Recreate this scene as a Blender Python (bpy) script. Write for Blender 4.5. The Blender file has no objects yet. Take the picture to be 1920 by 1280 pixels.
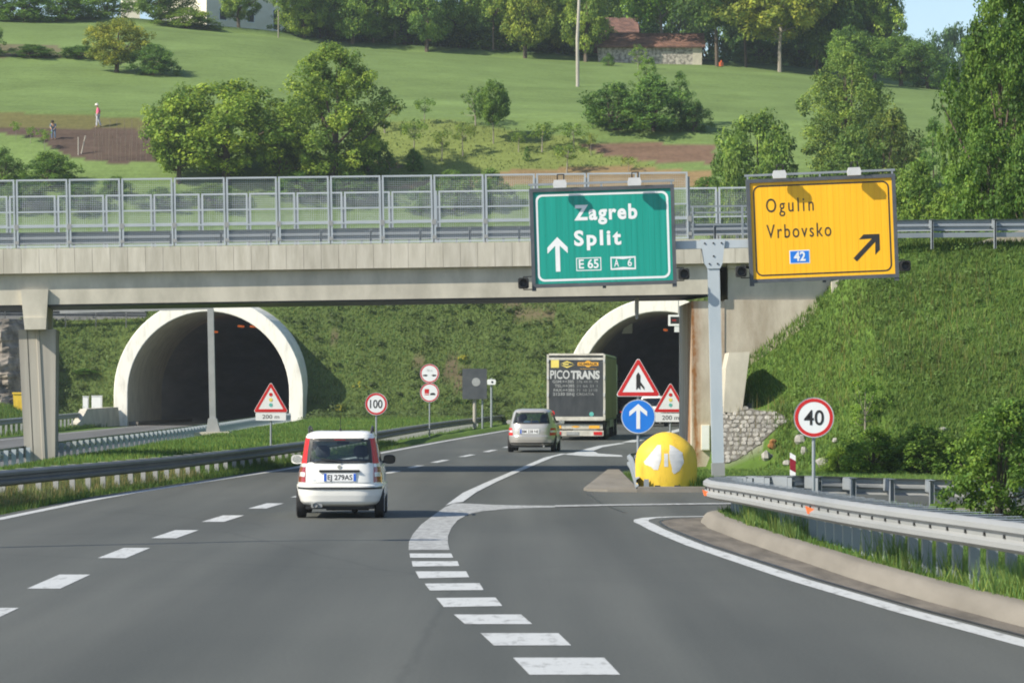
import bpy, math, random
import numpy as np
from mathutils import Vector, Matrix, Euler

random.seed(7)
rng = np.random.default_rng(7)
sc = bpy.context.scene
col = sc.collection
R = math.radians

# ------------------------------------------------------------------ camera, sky, sun, exposure
F, H, HY = 6200.0, 2.3, 726.0          # focal length in photo pixels, eye height (m), horizon row of the photo
cam = bpy.data.cameras.new('camera')
cam.lens = F / 1920 * 36
cam.sensor_width = 36
cam.shift_y = (HY - 640) / 1920
cam.clip_end = 6000
cam.clip_start = 0.5
cam.dof.use_dof = True
cam.dof.focus_distance = 80
cam.dof.aperture_fstop = 8.0
camo = bpy.data.objects.new('camera', cam)
camo.location = (0, 0, H)
camo.rotation_euler = (R(90), 0, 0)
col.objects.link(camo)
sc.camera = camo

SUN_AZ, SUN_EL = R(62), R(38)           # sun behind the camera's left shoulder
world = bpy.data.worlds.new('World')
sc.world = world
world.use_nodes = True
nt = world.node_tree
bg = nt.nodes['Background']
sky = nt.nodes.new('ShaderNodeTexSky')
sky.sky_type = 'NISHITA'
sky.sun_disc = False
sky.sun_elevation = SUN_EL
sky.sun_rotation = math.pi + SUN_AZ
sky.air_density = 1.0
sky.dust_density = 0.6
sky.ozone_density = 2.0
nt.links.new(sky.outputs[0], bg.inputs[0])
bg.inputs[1].default_value = 0.10
sun = bpy.data.lights.new('sun', 'SUN')
sun.energy = 4.2
sun.angle = R(0.53)
sun.color = (1.0, 0.92, 0.775)
suno = bpy.data.objects.new('sun', sun)
d = Vector((math.sin(SUN_AZ) * math.cos(SUN_EL), math.cos(SUN_AZ) * math.cos(SUN_EL), -math.sin(SUN_EL)))
suno.rotation_euler = d.to_track_quat('-Z', 'Y').to_euler()
suno.location = (-60, -40, 60)
col.objects.link(suno)
sc.view_settings.view_transform = 'Standard'
sc.view_settings.look = 'None'
sc.view_settings.exposure = 0.80
sc.view_settings.gamma = 1
HAZE = .00019                            # density of the thin haze built at the end
sc.cycles.max_bounces = 6
sc.cycles.filter_width = 1.9            # a slightly soft lens
sc.cycles.volume_bounces = 0
sc.cycles.transparent_max_bounces = 12

# ------------------------------------------------------------------ helpers
def P(px, py, Y):
    return Vector(((px - 960) / F * Y, Y, H + (HY - py) / F * Y))
def gp(px, py, z=0.0):
    Y = F * (H - z) / (py - HY)
    return Vector(((px - 960) / F * Y, Y, z))

class MB:
    """collects shapes and links them as ONE mesh object"""
    def __init__(s):
        s.v, s.f, s.m = [], [], []
    def add(s, vs, fs, m=0):
        o = len(s.v)
        s.v += [tuple(v) for v in vs]
        s.f += [tuple(i + o for i in f) for f in fs]
        s.m += [m] * len(fs)
        return s
    def box(s, x0, x1, y0, y1, z0, z1, m=0):
        vs = [(x, y, z) for z in (z0, z1) for y in (y0, y1) for x in (x0, x1)]
        return s.add(vs, [(0, 2, 3, 1), (4, 5, 7, 6), (0, 1, 5, 4), (2, 6, 7, 3), (0, 4, 6, 2), (1, 3, 7, 5)], m)
    def bbox(s, x0, x1, y0, y1, z0, z1, b=0.02, m=0):
        """box with chamfered edges along y (front outline chamfered) """
        poly = [(x0 + b, z0), (x1 - b, z0), (x1, z0 + b), (x1, z1 - b), (x1 - b, z1), (x0 + b, z1), (x0, z1 - b), (x0, z0 + b)]
        return s.prism(poly, y0, y1, m)
    def obox(s, c, a, b, e, m=0):
        c, a, b, e = map(Vector, (c, a, b, e))
        vs = [c + a * i + b * j + e * k for k in (-1, 1) for j in (-1, 1) for i in (-1, 1)]
        return s.add(vs, [(0, 2, 3, 1), (4, 5, 7, 6), (0, 1, 5, 4), (2, 6, 7, 3), (0, 4, 6, 2), (1, 3, 7, 5)], m)
    def bar(s, p, q, w, h=None, m=0):
        """square bar from p to q"""
        p, q = Vector(p), Vector(q)
        h = h or w
        t = (q - p); L = t.length; t.normalize()
        up = Vector((0, 0, 1)) if abs(t.z) < .9 else Vector((0, 1, 0))
        a = t.cross(up).normalized(); b = a.cross(t).normalized()
        return s.obox((p + q) / 2, t * L / 2, a * w / 2, b * h / 2, m)
    def tube(s, pts, r, n=8, m=0, cap=True):
        pts = [Vector(p) for p in pts]
        rs = r if isinstance(r, (list, tuple)) else [r] * len(pts)
        rings = []
        for i, p in enumerate(pts):
            t = (pts[min(i + 1, len(pts) - 1)] - pts[max(i - 1, 0)]).normalized()
            up = Vector((0, 0, 1)) if abs(t.z) < .9 else Vector((0, 1, 0))
            a = t.cross(up).normalized(); b = a.cross(t)
            rings.append([p + (a * math.cos(k * 2 * math.pi / n) + b * math.sin(k * 2 * math.pi / n)) * rs[i] for k in range(n)])
        return s.loft(rings, True, cap, cap, m)
    def loft(s, rings, closed=True, cap0=False, cap1=False, m=0):
        n = len(rings[0]); vs = [p for r in rings for p in r]; fs = []
        for i in range(len(rings) - 1):
            for k in range(n if closed else n - 1):
                k2 = (k + 1) % n
                fs.append((i * n + k, i * n + k2, (i + 1) * n + k2, (i + 1) * n + k))
        if cap0: fs.append(tuple(range(n))[::-1])
        if cap1: fs.append(tuple((len(rings) - 1) * n + k for k in range(n)))
        return s.add(vs, fs, m)
    def prism(s, poly, y0, y1, m=0):
        """polygon in x,z (seen from the viewer) pushed from y0 (front) to y1 (back)"""
        n = len(poly)
        vs = [(x, y0, z) for x, z in poly] + [(x, y1, z) for x, z in poly]
        fs = [tuple(range(n)), tuple(range(2 * n - 1, n - 1, -1))]
        fs += [(k, k + n, (k + 1) % n + n, (k + 1) % n) for k in range(n)]
        return s.add(vs, fs, m)
    def ring(s, outer, inner, y0, y1, m=0):
        """frame between two outlines of the same count"""
        n = len(outer)
        vs = [(x, y0, z) for x, z in outer] + [(x, y0, z) for x, z in inner] + [(x, y1, z) for x, z in outer] + [(x, y1, z) for x, z in inner]
        fs = []
        for k in range(n):
            j = (k + 1) % n
            fs += [(k, j, n + j, n + k), (2 * n + k, 3 * n + k, 3 * n + j, 2 * n + j), (k, 2 * n + k, 2 * n + j, j), (n + k, n + j, 3 * n + j, 3 * n + k)]
        return s.add(vs, fs, m)
    def slab(s, poly, z0, z1, m=0):
        """polygon in x,y pushed from z0 to z1"""
        n = len(poly)
        vs = [(x, y, z0) for x, y in poly] + [(x, y, z1) for x, y in poly]
        fs = [tuple(range(n))[::-1], tuple(range(n, 2 * n))]
        fs += [(k, (k + 1) % n, (k + 1) % n + n, k + n) for k in range(n)]
        return s.add(vs, fs, m)
    def text(s, body, x, z, cap, y=-0.004, width=None, bold=0.0, align='LEFT', xs=1.0, spc=1.0, m=0, t=0.004):
        vs, fs = glyphs(body, bold, spc)
        k = cap / CAP
        xsn = vs[:, 0]
        w0 = xsn.max() - xsn.min()
        kx = (width / w0) if width else k * xs
        X = (vs[:, 0] - xsn.min()) * kx
        if align == 'CENTER': X = X - w0 * kx / 2
        Z = vs[:, 1] * k
        n = len(vs)
        s.add([(x + X[i], y, z + Z[i]) for i in range(n)], fs, m)
        return s
    def build(s, name, mats, parent=None, smooth=False, world=False):
        me = bpy.data.meshes.new(name)
        vs = s.v
        if world and parent is not None:
            inv = WM(parent).inverted()
            vs = [tuple(inv @ Vector(v)) for v in vs]
        me.from_pydata(vs, [], s.f)
        for m in (mats if isinstance(mats, (list, tuple)) else [mats]): me.materials.append(m)
        me.polygons.foreach_set('material_index', s.m)
        if smooth: shade(me)
        me.update()
        o = bpy.data.objects.new(name, me)
        col.objects.link(o)
        o.parent = parent
        return o

def shade(me, ang=35):
    me.polygons.foreach_set('use_smooth', [True] * len(me.polygons))
    try: me.set_sharp_from_angle(angle=R(ang))
    except Exception: pass

def WM(o):
    m = o.matrix_basis.copy()
    while o.parent: o = o.parent; m = o.matrix_basis @ m
    return m

_gl = {}
def glyphs(body, bold, spc):
    key = (body, bold, spc)
    if key not in _gl:
        cu = bpy.data.curves.new('letters', 'FONT')
        cu.body = body; cu.size = 1; cu.offset = bold; cu.space_character = spc; cu.resolution_u = 4
        cu.fill_mode = 'BOTH' if hasattr(cu, 'fill_mode') else cu.fill_mode
        o = bpy.data.objects.new('letters', cu)
        col.objects.link(o)
        dg = bpy.context.evaluated_depsgraph_get()
        me = bpy.data.meshes.new_from_object(o.evaluated_get(dg))
        vs = np.zeros(len(me.vertices) * 3); me.vertices.foreach_get('co', vs)
        _gl[key] = (vs.reshape(-1, 3), [tuple(p.vertices) for p in me.polygons])
        bpy.data.objects.remove(o); bpy.data.curves.remove(cu); bpy.data.meshes.remove(me)
    return _gl[key]
CAP = 1.0
CAP = float(glyphs('H', 0, 1)[0][:, 1].max())

def tag(o, label, cat, group=None, kind=None):
    if label: o['label'] = label
    if cat: o['category'] = cat
    if group: o['group'] = group
    if kind: o['kind'] = kind
    return o
def thing(name, label, cat, loc=(0, 0, 0), rot=(0, 0, 0), group=None):
    o = bpy.data.objects.new(name, None)
    o.empty_display_size = .3
    o.location = loc; o.rotation_euler = rot
    col.objects.link(o)
    return tag(o, label, cat, group)
def struct(o):
    o['kind'] = 'structure'
    return o
def kids(o):
    return list(o.children)
def copy_tree(o, parent=None):
    c = o.copy(); col.objects.link(c); c.parent = parent
    for ch in list(o.children): copy_tree(ch, c)
    return c

def npmesh(name, V, Fc, mat, cols=None, parent=None, smooth=False):
    """V (n,3), Fc (m,k) -> one mesh object; cols (n,3) a colour per vertex"""
    me = bpy.data.meshes.new(name)
    V = np.asarray(V, np.float32); Fc = np.asarray(Fc, np.int32)
    me.vertices.add(len(V)); me.vertices.foreach_set('co', V.ravel())
    k = Fc.shape[1]
    me.loops.add(Fc.size); me.loops.foreach_set('vertex_index', Fc.ravel())
    me.polygons.add(len(Fc)); me.polygons.foreach_set('loop_start', np.arange(0, Fc.size, k, dtype=np.int32))
    me.update(calc_edges=True)
    if cols is not None:
        a = me.color_attributes.new('Col', 'FLOAT_COLOR', 'POINT')
        c4 = np.ones((len(V), 4), np.float32); c4[:, :3] = cols
        a.data.foreach_set('color', c4.ravel())
    me.materials.append(mat)
    if smooth: me.polygons.foreach_set('use_smooth', [True] * len(me.polygons))
    me.validate()
    o = bpy.data.objects.new(name, me)
    col.objects.link(o); o.parent = parent
    return o

# ------------------------------------------------------------------ materials
def nodes(name):
    m = bpy.data.materials.new(name); m.use_nodes = True
    return m, m.node_tree, m.node_tree.nodes, m.node_tree.links, m.node_tree.nodes['Principled BSDF']

def c4(c): return (c[0], c[1], c[2], 1)
def mk(name, c, rough=.6, metal=0, c2=None, scale=4, detail=6, bump=0, stretch=(1, 1, 1), spec=.4, lo=.35, hi=.65, island=0, emit=0, coat=0, bscale=None):
    m, t, N, L, b = nodes(name)
    b.inputs['Base Color'].default_value = c4(c)
    b.inputs['Roughness'].default_value = rough
    b.inputs['Metallic'].default_value = metal
    b.inputs['Specular IOR Level'].default_value = spec
    if coat: b.inputs['Coat Weight'].default_value = coat; b.inputs['Coat Roughness'].default_value = .05
    if emit:
        b.inputs['Emission Color'].default_value = c4(c); b.inputs['Emission Strength'].default_value = emit
    if c2 is not None:
        tc = N.new('ShaderNodeTexCoord'); mp = N.new('ShaderNodeMapping'); mp.inputs['Scale'].default_value = stretch
        no = N.new('ShaderNodeTexNoise'); no.inputs['Scale'].default_value = scale; no.inputs['Detail'].default_value = detail; no.inputs['Roughness'].default_value = .62
        rp = N.new('ShaderNodeValToRGB'); rp.color_ramp.elements[0].position = lo; rp.color_ramp.elements[1].position = hi
        rp.color_ramp.elements[0].color = c4(c); rp.color_ramp.elements[1].color = c4(c2)
        L.new(tc.outputs['Object'], mp.inputs[0]); L.new(mp.outputs[0], no.inputs['Vector']); L.new(no.outputs[0], rp.inputs[0])
        out = rp.outputs[0]
        if island:
            g = N.new('ShaderNodeNewGeometry'); mr = N.new('ShaderNodeMapRange')
            mr.inputs['To Min'].default_value = 1 - island; mr.inputs['To Max'].default_value = 1 + island
            mx = N.new('ShaderNodeVectorMath'); mx.operation = 'SCALE'
            L.new(g.outputs['Random Per Island'], mr.inputs[0]); L.new(out, mx.inputs[0]); L.new(mr.outputs[0], mx.inputs['Scale'])
            out = mx.outputs[0]
        L.new(out, b.inputs['Base Color'])
        if bump:
            bp = N.new('ShaderNodeBump'); bp.inputs['Strength'].default_value = bump; bp.inputs['Distance'].default_value = .03
            src = no
            if bscale:
                src = N.new('ShaderNodeTexNoise'); src.inputs['Scale'].default_value = bscale; src.inputs['Detail'].default_value = 5
                L.new(mp.outputs[0], src.inputs['Vector'])
            L.new(src.outputs[0], bp.inputs['Height']); L.new(bp.outputs[0], b.inputs['Normal'])
    return m

def leafmat(name, trans=.35, rough=.6, objcol=True, gain=1.0):
    m, t, N, L, b = nodes(name)
    at = N.new('ShaderNodeAttribute'); at.attribute_name = 'Col'
    src = at.outputs['Color']
    if objcol:
        oi = N.new('ShaderNodeObjectInfo'); mx = N.new('ShaderNodeMix'); mx.data_type = 'RGBA'; mx.blend_type = 'MULTIPLY'; mx.inputs[0].default_value = 1
        L.new(src, mx.inputs[6]); L.new(oi.outputs['Color'], mx.inputs[7]); src = mx.outputs[2]
    b.inputs['Roughness'].default_value = rough; b.inputs['Specular IOR Level'].default_value = .25
    tr = N.new('ShaderNodeBsdfTranslucent'); ms = N.new('ShaderNodeMixShader'); ms.inputs[0].default_value = trans
    L.new(src, b.inputs['Base Color']); L.new(src, tr.inputs[0])
    L.new(b.outputs[0], ms.inputs[1]); L.new(tr.outputs[0], ms.inputs[2])
    L.new(ms.outputs[0], N['Material Output'].inputs[0])
    return m

def asphalt(name, a, b_, tracks=True):
    m, t, N, L, b = nodes(name)
    tc = N.new('ShaderNodeTexCoord')
    def noise(scale, stretch=(1, 1, 1), detail=5):
        mp = N.new('ShaderNodeMapping'); mp.inputs['Scale'].default_value = stretch
        no = N.new('ShaderNodeTexNoise'); no.inputs['Scale'].default_value = scale; no.inputs['Detail'].default_value = detail
        L.new(tc.outputs['Object'], mp.inputs[0]); L.new(mp.outputs[0], no.inputs['Vector'])
        return no
    n1 = noise(26, (1, .8, 1), 3); n2 = noise(.22, (1, .35, 1), 5); n3 = noise(.9, (1, .025, 1), 4)
    ad = N.new('ShaderNodeMath'); ad.operation = 'ADD'; L.new(n2.outputs[0], ad.inputs[0]); L.new(n3.outputs[0], ad.inputs[1])
    mu = N.new('ShaderNodeMath'); mu.operation = 'MULTIPLY_ADD'; mu.inputs[1].default_value = .9; L.new(n1.outputs[0], mu.inputs[0]); L.new(ad.outputs[0], mu.inputs[2])
    rp = N.new('ShaderNodeValToRGB'); rp.color_ramp.elements[0].position = 1.06 / 2; rp.color_ramp.elements[1].position = 1.86 / 2
    dv = N.new('ShaderNodeMath'); dv.operation = 'MULTIPLY'; dv.inputs[1].default_value = .5; L.new(mu.outputs[0], dv.inputs[0]); L.new(dv.outputs[0], rp.inputs[0])
    rp.color_ramp.elements[0].color = c4(a); rp.color_ramp.elements[1].color = c4(b_)
    L.new(rp.outputs[0], b.inputs['Base Color'])
    b.inputs['Roughness'].default_value = .78; b.inputs['Specular IOR Level'].default_value = .35
    # hairline cracks, and long pale or oily stains in the wheel tracks
    vo = N.new('ShaderNodeTexVoronoi'); vo.feature = 'DISTANCE_TO_EDGE'; vo.inputs['Scale'].default_value = .085
    wv = noise(1.2, (1, 1, 1), 4); mv = N.new('ShaderNodeMix'); mv.data_type = 'VECTOR'; mv.inputs[0].default_value = .12
    L.new(tc.outputs['Object'], mv.inputs[4]); L.new(wv.outputs[1], mv.inputs[5]); L.new(mv.outputs[1], vo.inputs['Vector'])
    cr_ = N.new('ShaderNodeMapRange'); cr_.inputs['From Min'].default_value = .0; cr_.inputs['From Max'].default_value = .004; cr_.inputs['To Min'].default_value = .84; cr_.inputs['To Max'].default_value = 1
    L.new(vo.outputs['Distance'], cr_.inputs[0])
    n4 = noise(.5, (1.6, .05, 1), 6); st = N.new('ShaderNodeMapRange'); st.inputs['From Min'].default_value = .35; st.inputs['From Max'].default_value = .7; st.inputs['To Min'].default_value = .86; st.inputs['To Max'].default_value = 1.16
    L.new(n4.outputs[0], st.inputs[0])
    m1 = N.new('ShaderNodeMath'); m1.operation = 'MULTIPLY'; L.new(cr_.outputs[0], m1.inputs[0]); L.new(st.outputs[0], m1.inputs[1])
    sc_ = N.new('ShaderNodeVectorMath'); sc_.operation = 'SCALE'; L.new(rp.outputs[0], sc_.inputs[0]); L.new(m1.outputs[0], sc_.inputs['Scale']); L.new(sc_.outputs[0], b.inputs['Base Color'])
    n5 = noise(90, (1, .6, 1), 2); ag = N.new('ShaderNodeMath'); ag.operation = 'ADD'; L.new(n1.outputs[0], ag.inputs[0]); L.new(n5.outputs[0], ag.inputs[1])
    bp = N.new('ShaderNodeBump'); bp.inputs['Strength'].default_value = .3; bp.inputs['Distance'].default_value = .01
    L.new(ag.outputs[0], bp.inputs['Height']); L.new(bp.outputs[0], b.inputs['Normal'])
    return m

def paintmark(name, c, worn):
    """road paint worn through to the asphalt in small flecks"""
    m, t, N, L, b = nodes(name)
    tc = N.new('ShaderNodeTexCoord'); no = N.new('ShaderNodeTexNoise'); no.inputs['Scale'].default_value = 7; no.inputs['Detail'].default_value = 8; no.inputs['Roughness'].default_value = .7
    mp = N.new('ShaderNodeMapping'); mp.inputs['Scale'].default_value = (1, .3, 1)
    L.new(tc.outputs['Object'], mp.inputs[0]); L.new(mp.outputs[0], no.inputs['Vector'])
    rp = N.new('ShaderNodeValToRGB'); rp.color_ramp.elements[0].position = .28; rp.color_ramp.elements[1].position = .28 + worn
    rp.color_ramp.elements[0].color = (.16, .16, .155, 1); rp.color_ramp.elements[1].color = c4(c)
    L.new(no.outputs[0], rp.inputs[0]); L.new(rp.outputs[0], b.inputs['Base Color'])
    b.inputs['Roughness'].default_value = .7; b.inputs['Specular IOR Level'].default_value = .3
    return m

def glassmat(name, tint, refl=.10):
    m, t, N, L, b = nodes(name)
    tr = N.new('ShaderNodeBsdfTransparent'); tr.inputs[0].default_value = c4(tint)
    gl = N.new('ShaderNodeBsdfGlossy'); gl.inputs['Roughness'].default_value = .03
    fr = N.new('ShaderNodeFresnel'); fr.inputs[0].default_value = 1.5
    ms = N.new('ShaderNodeMixShader')
    ad = N.new('ShaderNodeMath'); ad.inputs[1].default_value = refl * .4; L.new(fr.outputs[0], ad.inputs[0]); L.new(ad.outputs[0], ms.inputs[0])
    L.new(tr.outputs[0], ms.inputs[1]); L.new(gl.outputs[0], ms.inputs[2]); L.new(ms.outputs[0], N['Material Output'].inputs[0])
    return m

def rustwall(name):
    """board-marked concrete with rust running down in streaks"""
    m, t, N, L, b = nodes(name)
    tc = N.new('ShaderNodeTexCoord')
    def noise(scale, st, det=6):
        mp = N.new('ShaderNodeMapping'); mp.inputs['Scale'].default_value = st
        no = N.new('ShaderNodeTexNoise'); no.inputs['Scale'].default_value = scale; no.inputs['Detail'].default_value = det; no.inputs['Roughness'].default_value = .65
        L.new(tc.outputs['Object'], mp.inputs[0]); L.new(mp.outputs[0], no.inputs['Vector']); return no
    n1 = noise(1.4, (1, 1, .35)); n2 = noise(2.6, (1.2, 1, .09)); n3 = noise(9, (1, 1, .6))
    r1 = N.new('ShaderNodeValToRGB'); r1.color_ramp.elements[0].position = .3; r1.color_ramp.elements[1].position = .72
    r1.color_ramp.elements[0].color = (.38, .335, .26, 1); r1.color_ramp.elements[1].color = (.70, .65, .54, 1)
    L.new(n1.outputs[0], r1.inputs[0])
    r2 = N.new('ShaderNodeValToRGB'); r2.color_ramp.elements[0].position = .30; r2.color_ramp.elements[1].position = .52
    r2.color_ramp.elements[0].color = (0, 0, 0, 1); r2.color_ramp.elements[1].color = (1, 1, 1, 1)
    L.new(n2.outputs[0], r2.inputs[0])
    mu = N.new('ShaderNodeMath'); mu.operation = 'MULTIPLY_ADD'; mu.inputs[1].default_value = 2.0; mu.inputs[2].default_value = .06; mu3 = N.new('ShaderNodeMath'); mu3.operation = 'MULTIPLY'; L.new(r2.outputs[0], mu3.inputs[0]); L.new(n3.outputs[0], mu3.inputs[1]); L.new(mu3.outputs[0], mu.inputs[0])
    # rust gathers where the drain runs: a band near the road-side corner
    mp = N.new('ShaderNodeSeparateXYZ'); L.new(tc.outputs['Object'], mp.inputs[0])
    nw = noise(1.6, (1, 1, .5)); wx = N.new('ShaderNodeMath'); wx.operation = 'MULTIPLY_ADD'; wx.inputs[1].default_value = .16; L.new(nw.outputs[0], wx.inputs[0]); L.new(mp.outputs[0], wx.inputs[2])
    m0 = N.new('ShaderNodeMapRange'); m0.inputs['From Min'].default_value = 4.9; m0.inputs['From Max'].default_value = 6.4; L.new(wx.outputs[0], m0.inputs[0])
    mr = N.new('ShaderNodeValToRGB'); e = mr.color_ramp.elements; e[0].position = .06; e[0].color = (0, 0, 0, 1); e[1].position = .13; e[1].color = (1, 1, 1, 1)
    for p_, v_ in ((.18, .6), (.25, .30), (.34, .05), (.62, .05), (.66, .45), (.72, .08)):
        q_ = e.new(p_); q_.color = (v_, v_, v_, 1)
    L.new(m0.outputs[0], mr.inputs[0])
    mu2 = N.new('ShaderNodeMath'); mu2.operation = 'MULTIPLY'; mu2.use_clamp = True; L.new(mu.outputs[0], mu2.inputs[0]); L.new(mr.outputs[0], mu2.inputs[1])
    mx = N.new('ShaderNodeMix'); mx.data_type = 'RGBA'; L.new(mu2.outputs[0], mx.inputs[0]); L.new(r1.outputs[0], mx.inputs[6]); mx.inputs[7].default_value = (.27, .125, .045, 1)
    L.new(mx.outputs[2], b.inputs['Base Color']); b.inputs['Roughness'].default_value = .9; b.inputs['Specular IOR Level'].default_value = .2
    bp = N.new('ShaderNodeBump'); bp.inputs['Strength'].default_value = .25; bp.inputs['Distance'].default_value = .02; L.new(n3.outputs[0], bp.inputs['Height']); L.new(bp.outputs[0], b.inputs['Normal'])
    return m

def groundmat(name):
    m, t, N, L, b = nodes(name)
    at = N.new('ShaderNodeAttribute'); at.attribute_name = 'Col'
    tc = N.new('ShaderNodeTexCoord')
    def noise(scale, st=(1, 1, 1), det=6):
        mp = N.new('ShaderNodeMapping'); mp.inputs['Scale'].default_value = st
        no = N.new('ShaderNodeTexNoise'); no.inputs['Scale'].default_value = scale; no.inputs['Detail'].default_value = det; no.inputs['Roughness'].default_value = .65
        L.new(tc.outputs['Object'], mp.inputs[0]); L.new(mp.outputs[0], no.inputs['Vector']); return no
    n1 = noise(.16, (1, .6, 1)); n2 = noise(3.5, (1, .5, 1), 8)
    n6 = noise(1.1, (.3, 1.6, .6), 9)
    a0 = N.new('ShaderNodeMath'); a0.operation = 'MULTIPLY_ADD'; a0.inputs[1].default_value = .9; L.new(n6.outputs[0], a0.inputs[0]); L.new(n1.outputs[0], a0.inputs[2])
    ad = N.new('ShaderNodeMath'); ad.operation = 'ADD'; L.new(a0.outputs[0], ad.inputs[0]); L.new(n2.outputs[0], ad.inputs[1])
    mr = N.new('ShaderNodeMapRange'); mr.inputs['From Min'].default_value = 1.1; mr.inputs['From Max'].default_value = 1.8; mr.inputs['To Min'].default_value = .74; mr.inputs['To Max'].default_value = 1.26
    L.new(ad.outputs[0], mr.inputs[0])
    mx = N.new('ShaderNodeVectorMath'); mx.operation = 'SCALE'; L.new(at.outputs['Color'], mx.inputs[0]); L.new(mr.outputs[0], mx.inputs['Scale'])
    L.new(mx.outputs[0], b.inputs['Base Color']); b.inputs['Roughness'].default_value = 1; b.inputs['Specular IOR Level'].default_value = .05
    bp = N.new('ShaderNodeBump'); bp.inputs['Strength'].default_value = .12; bp.inputs['Distance'].default_value = .1; L.new(n2.outputs[0], bp.inputs['Height']); L.new(bp.outputs[0], b.inputs['Normal'])
    return m

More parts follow.
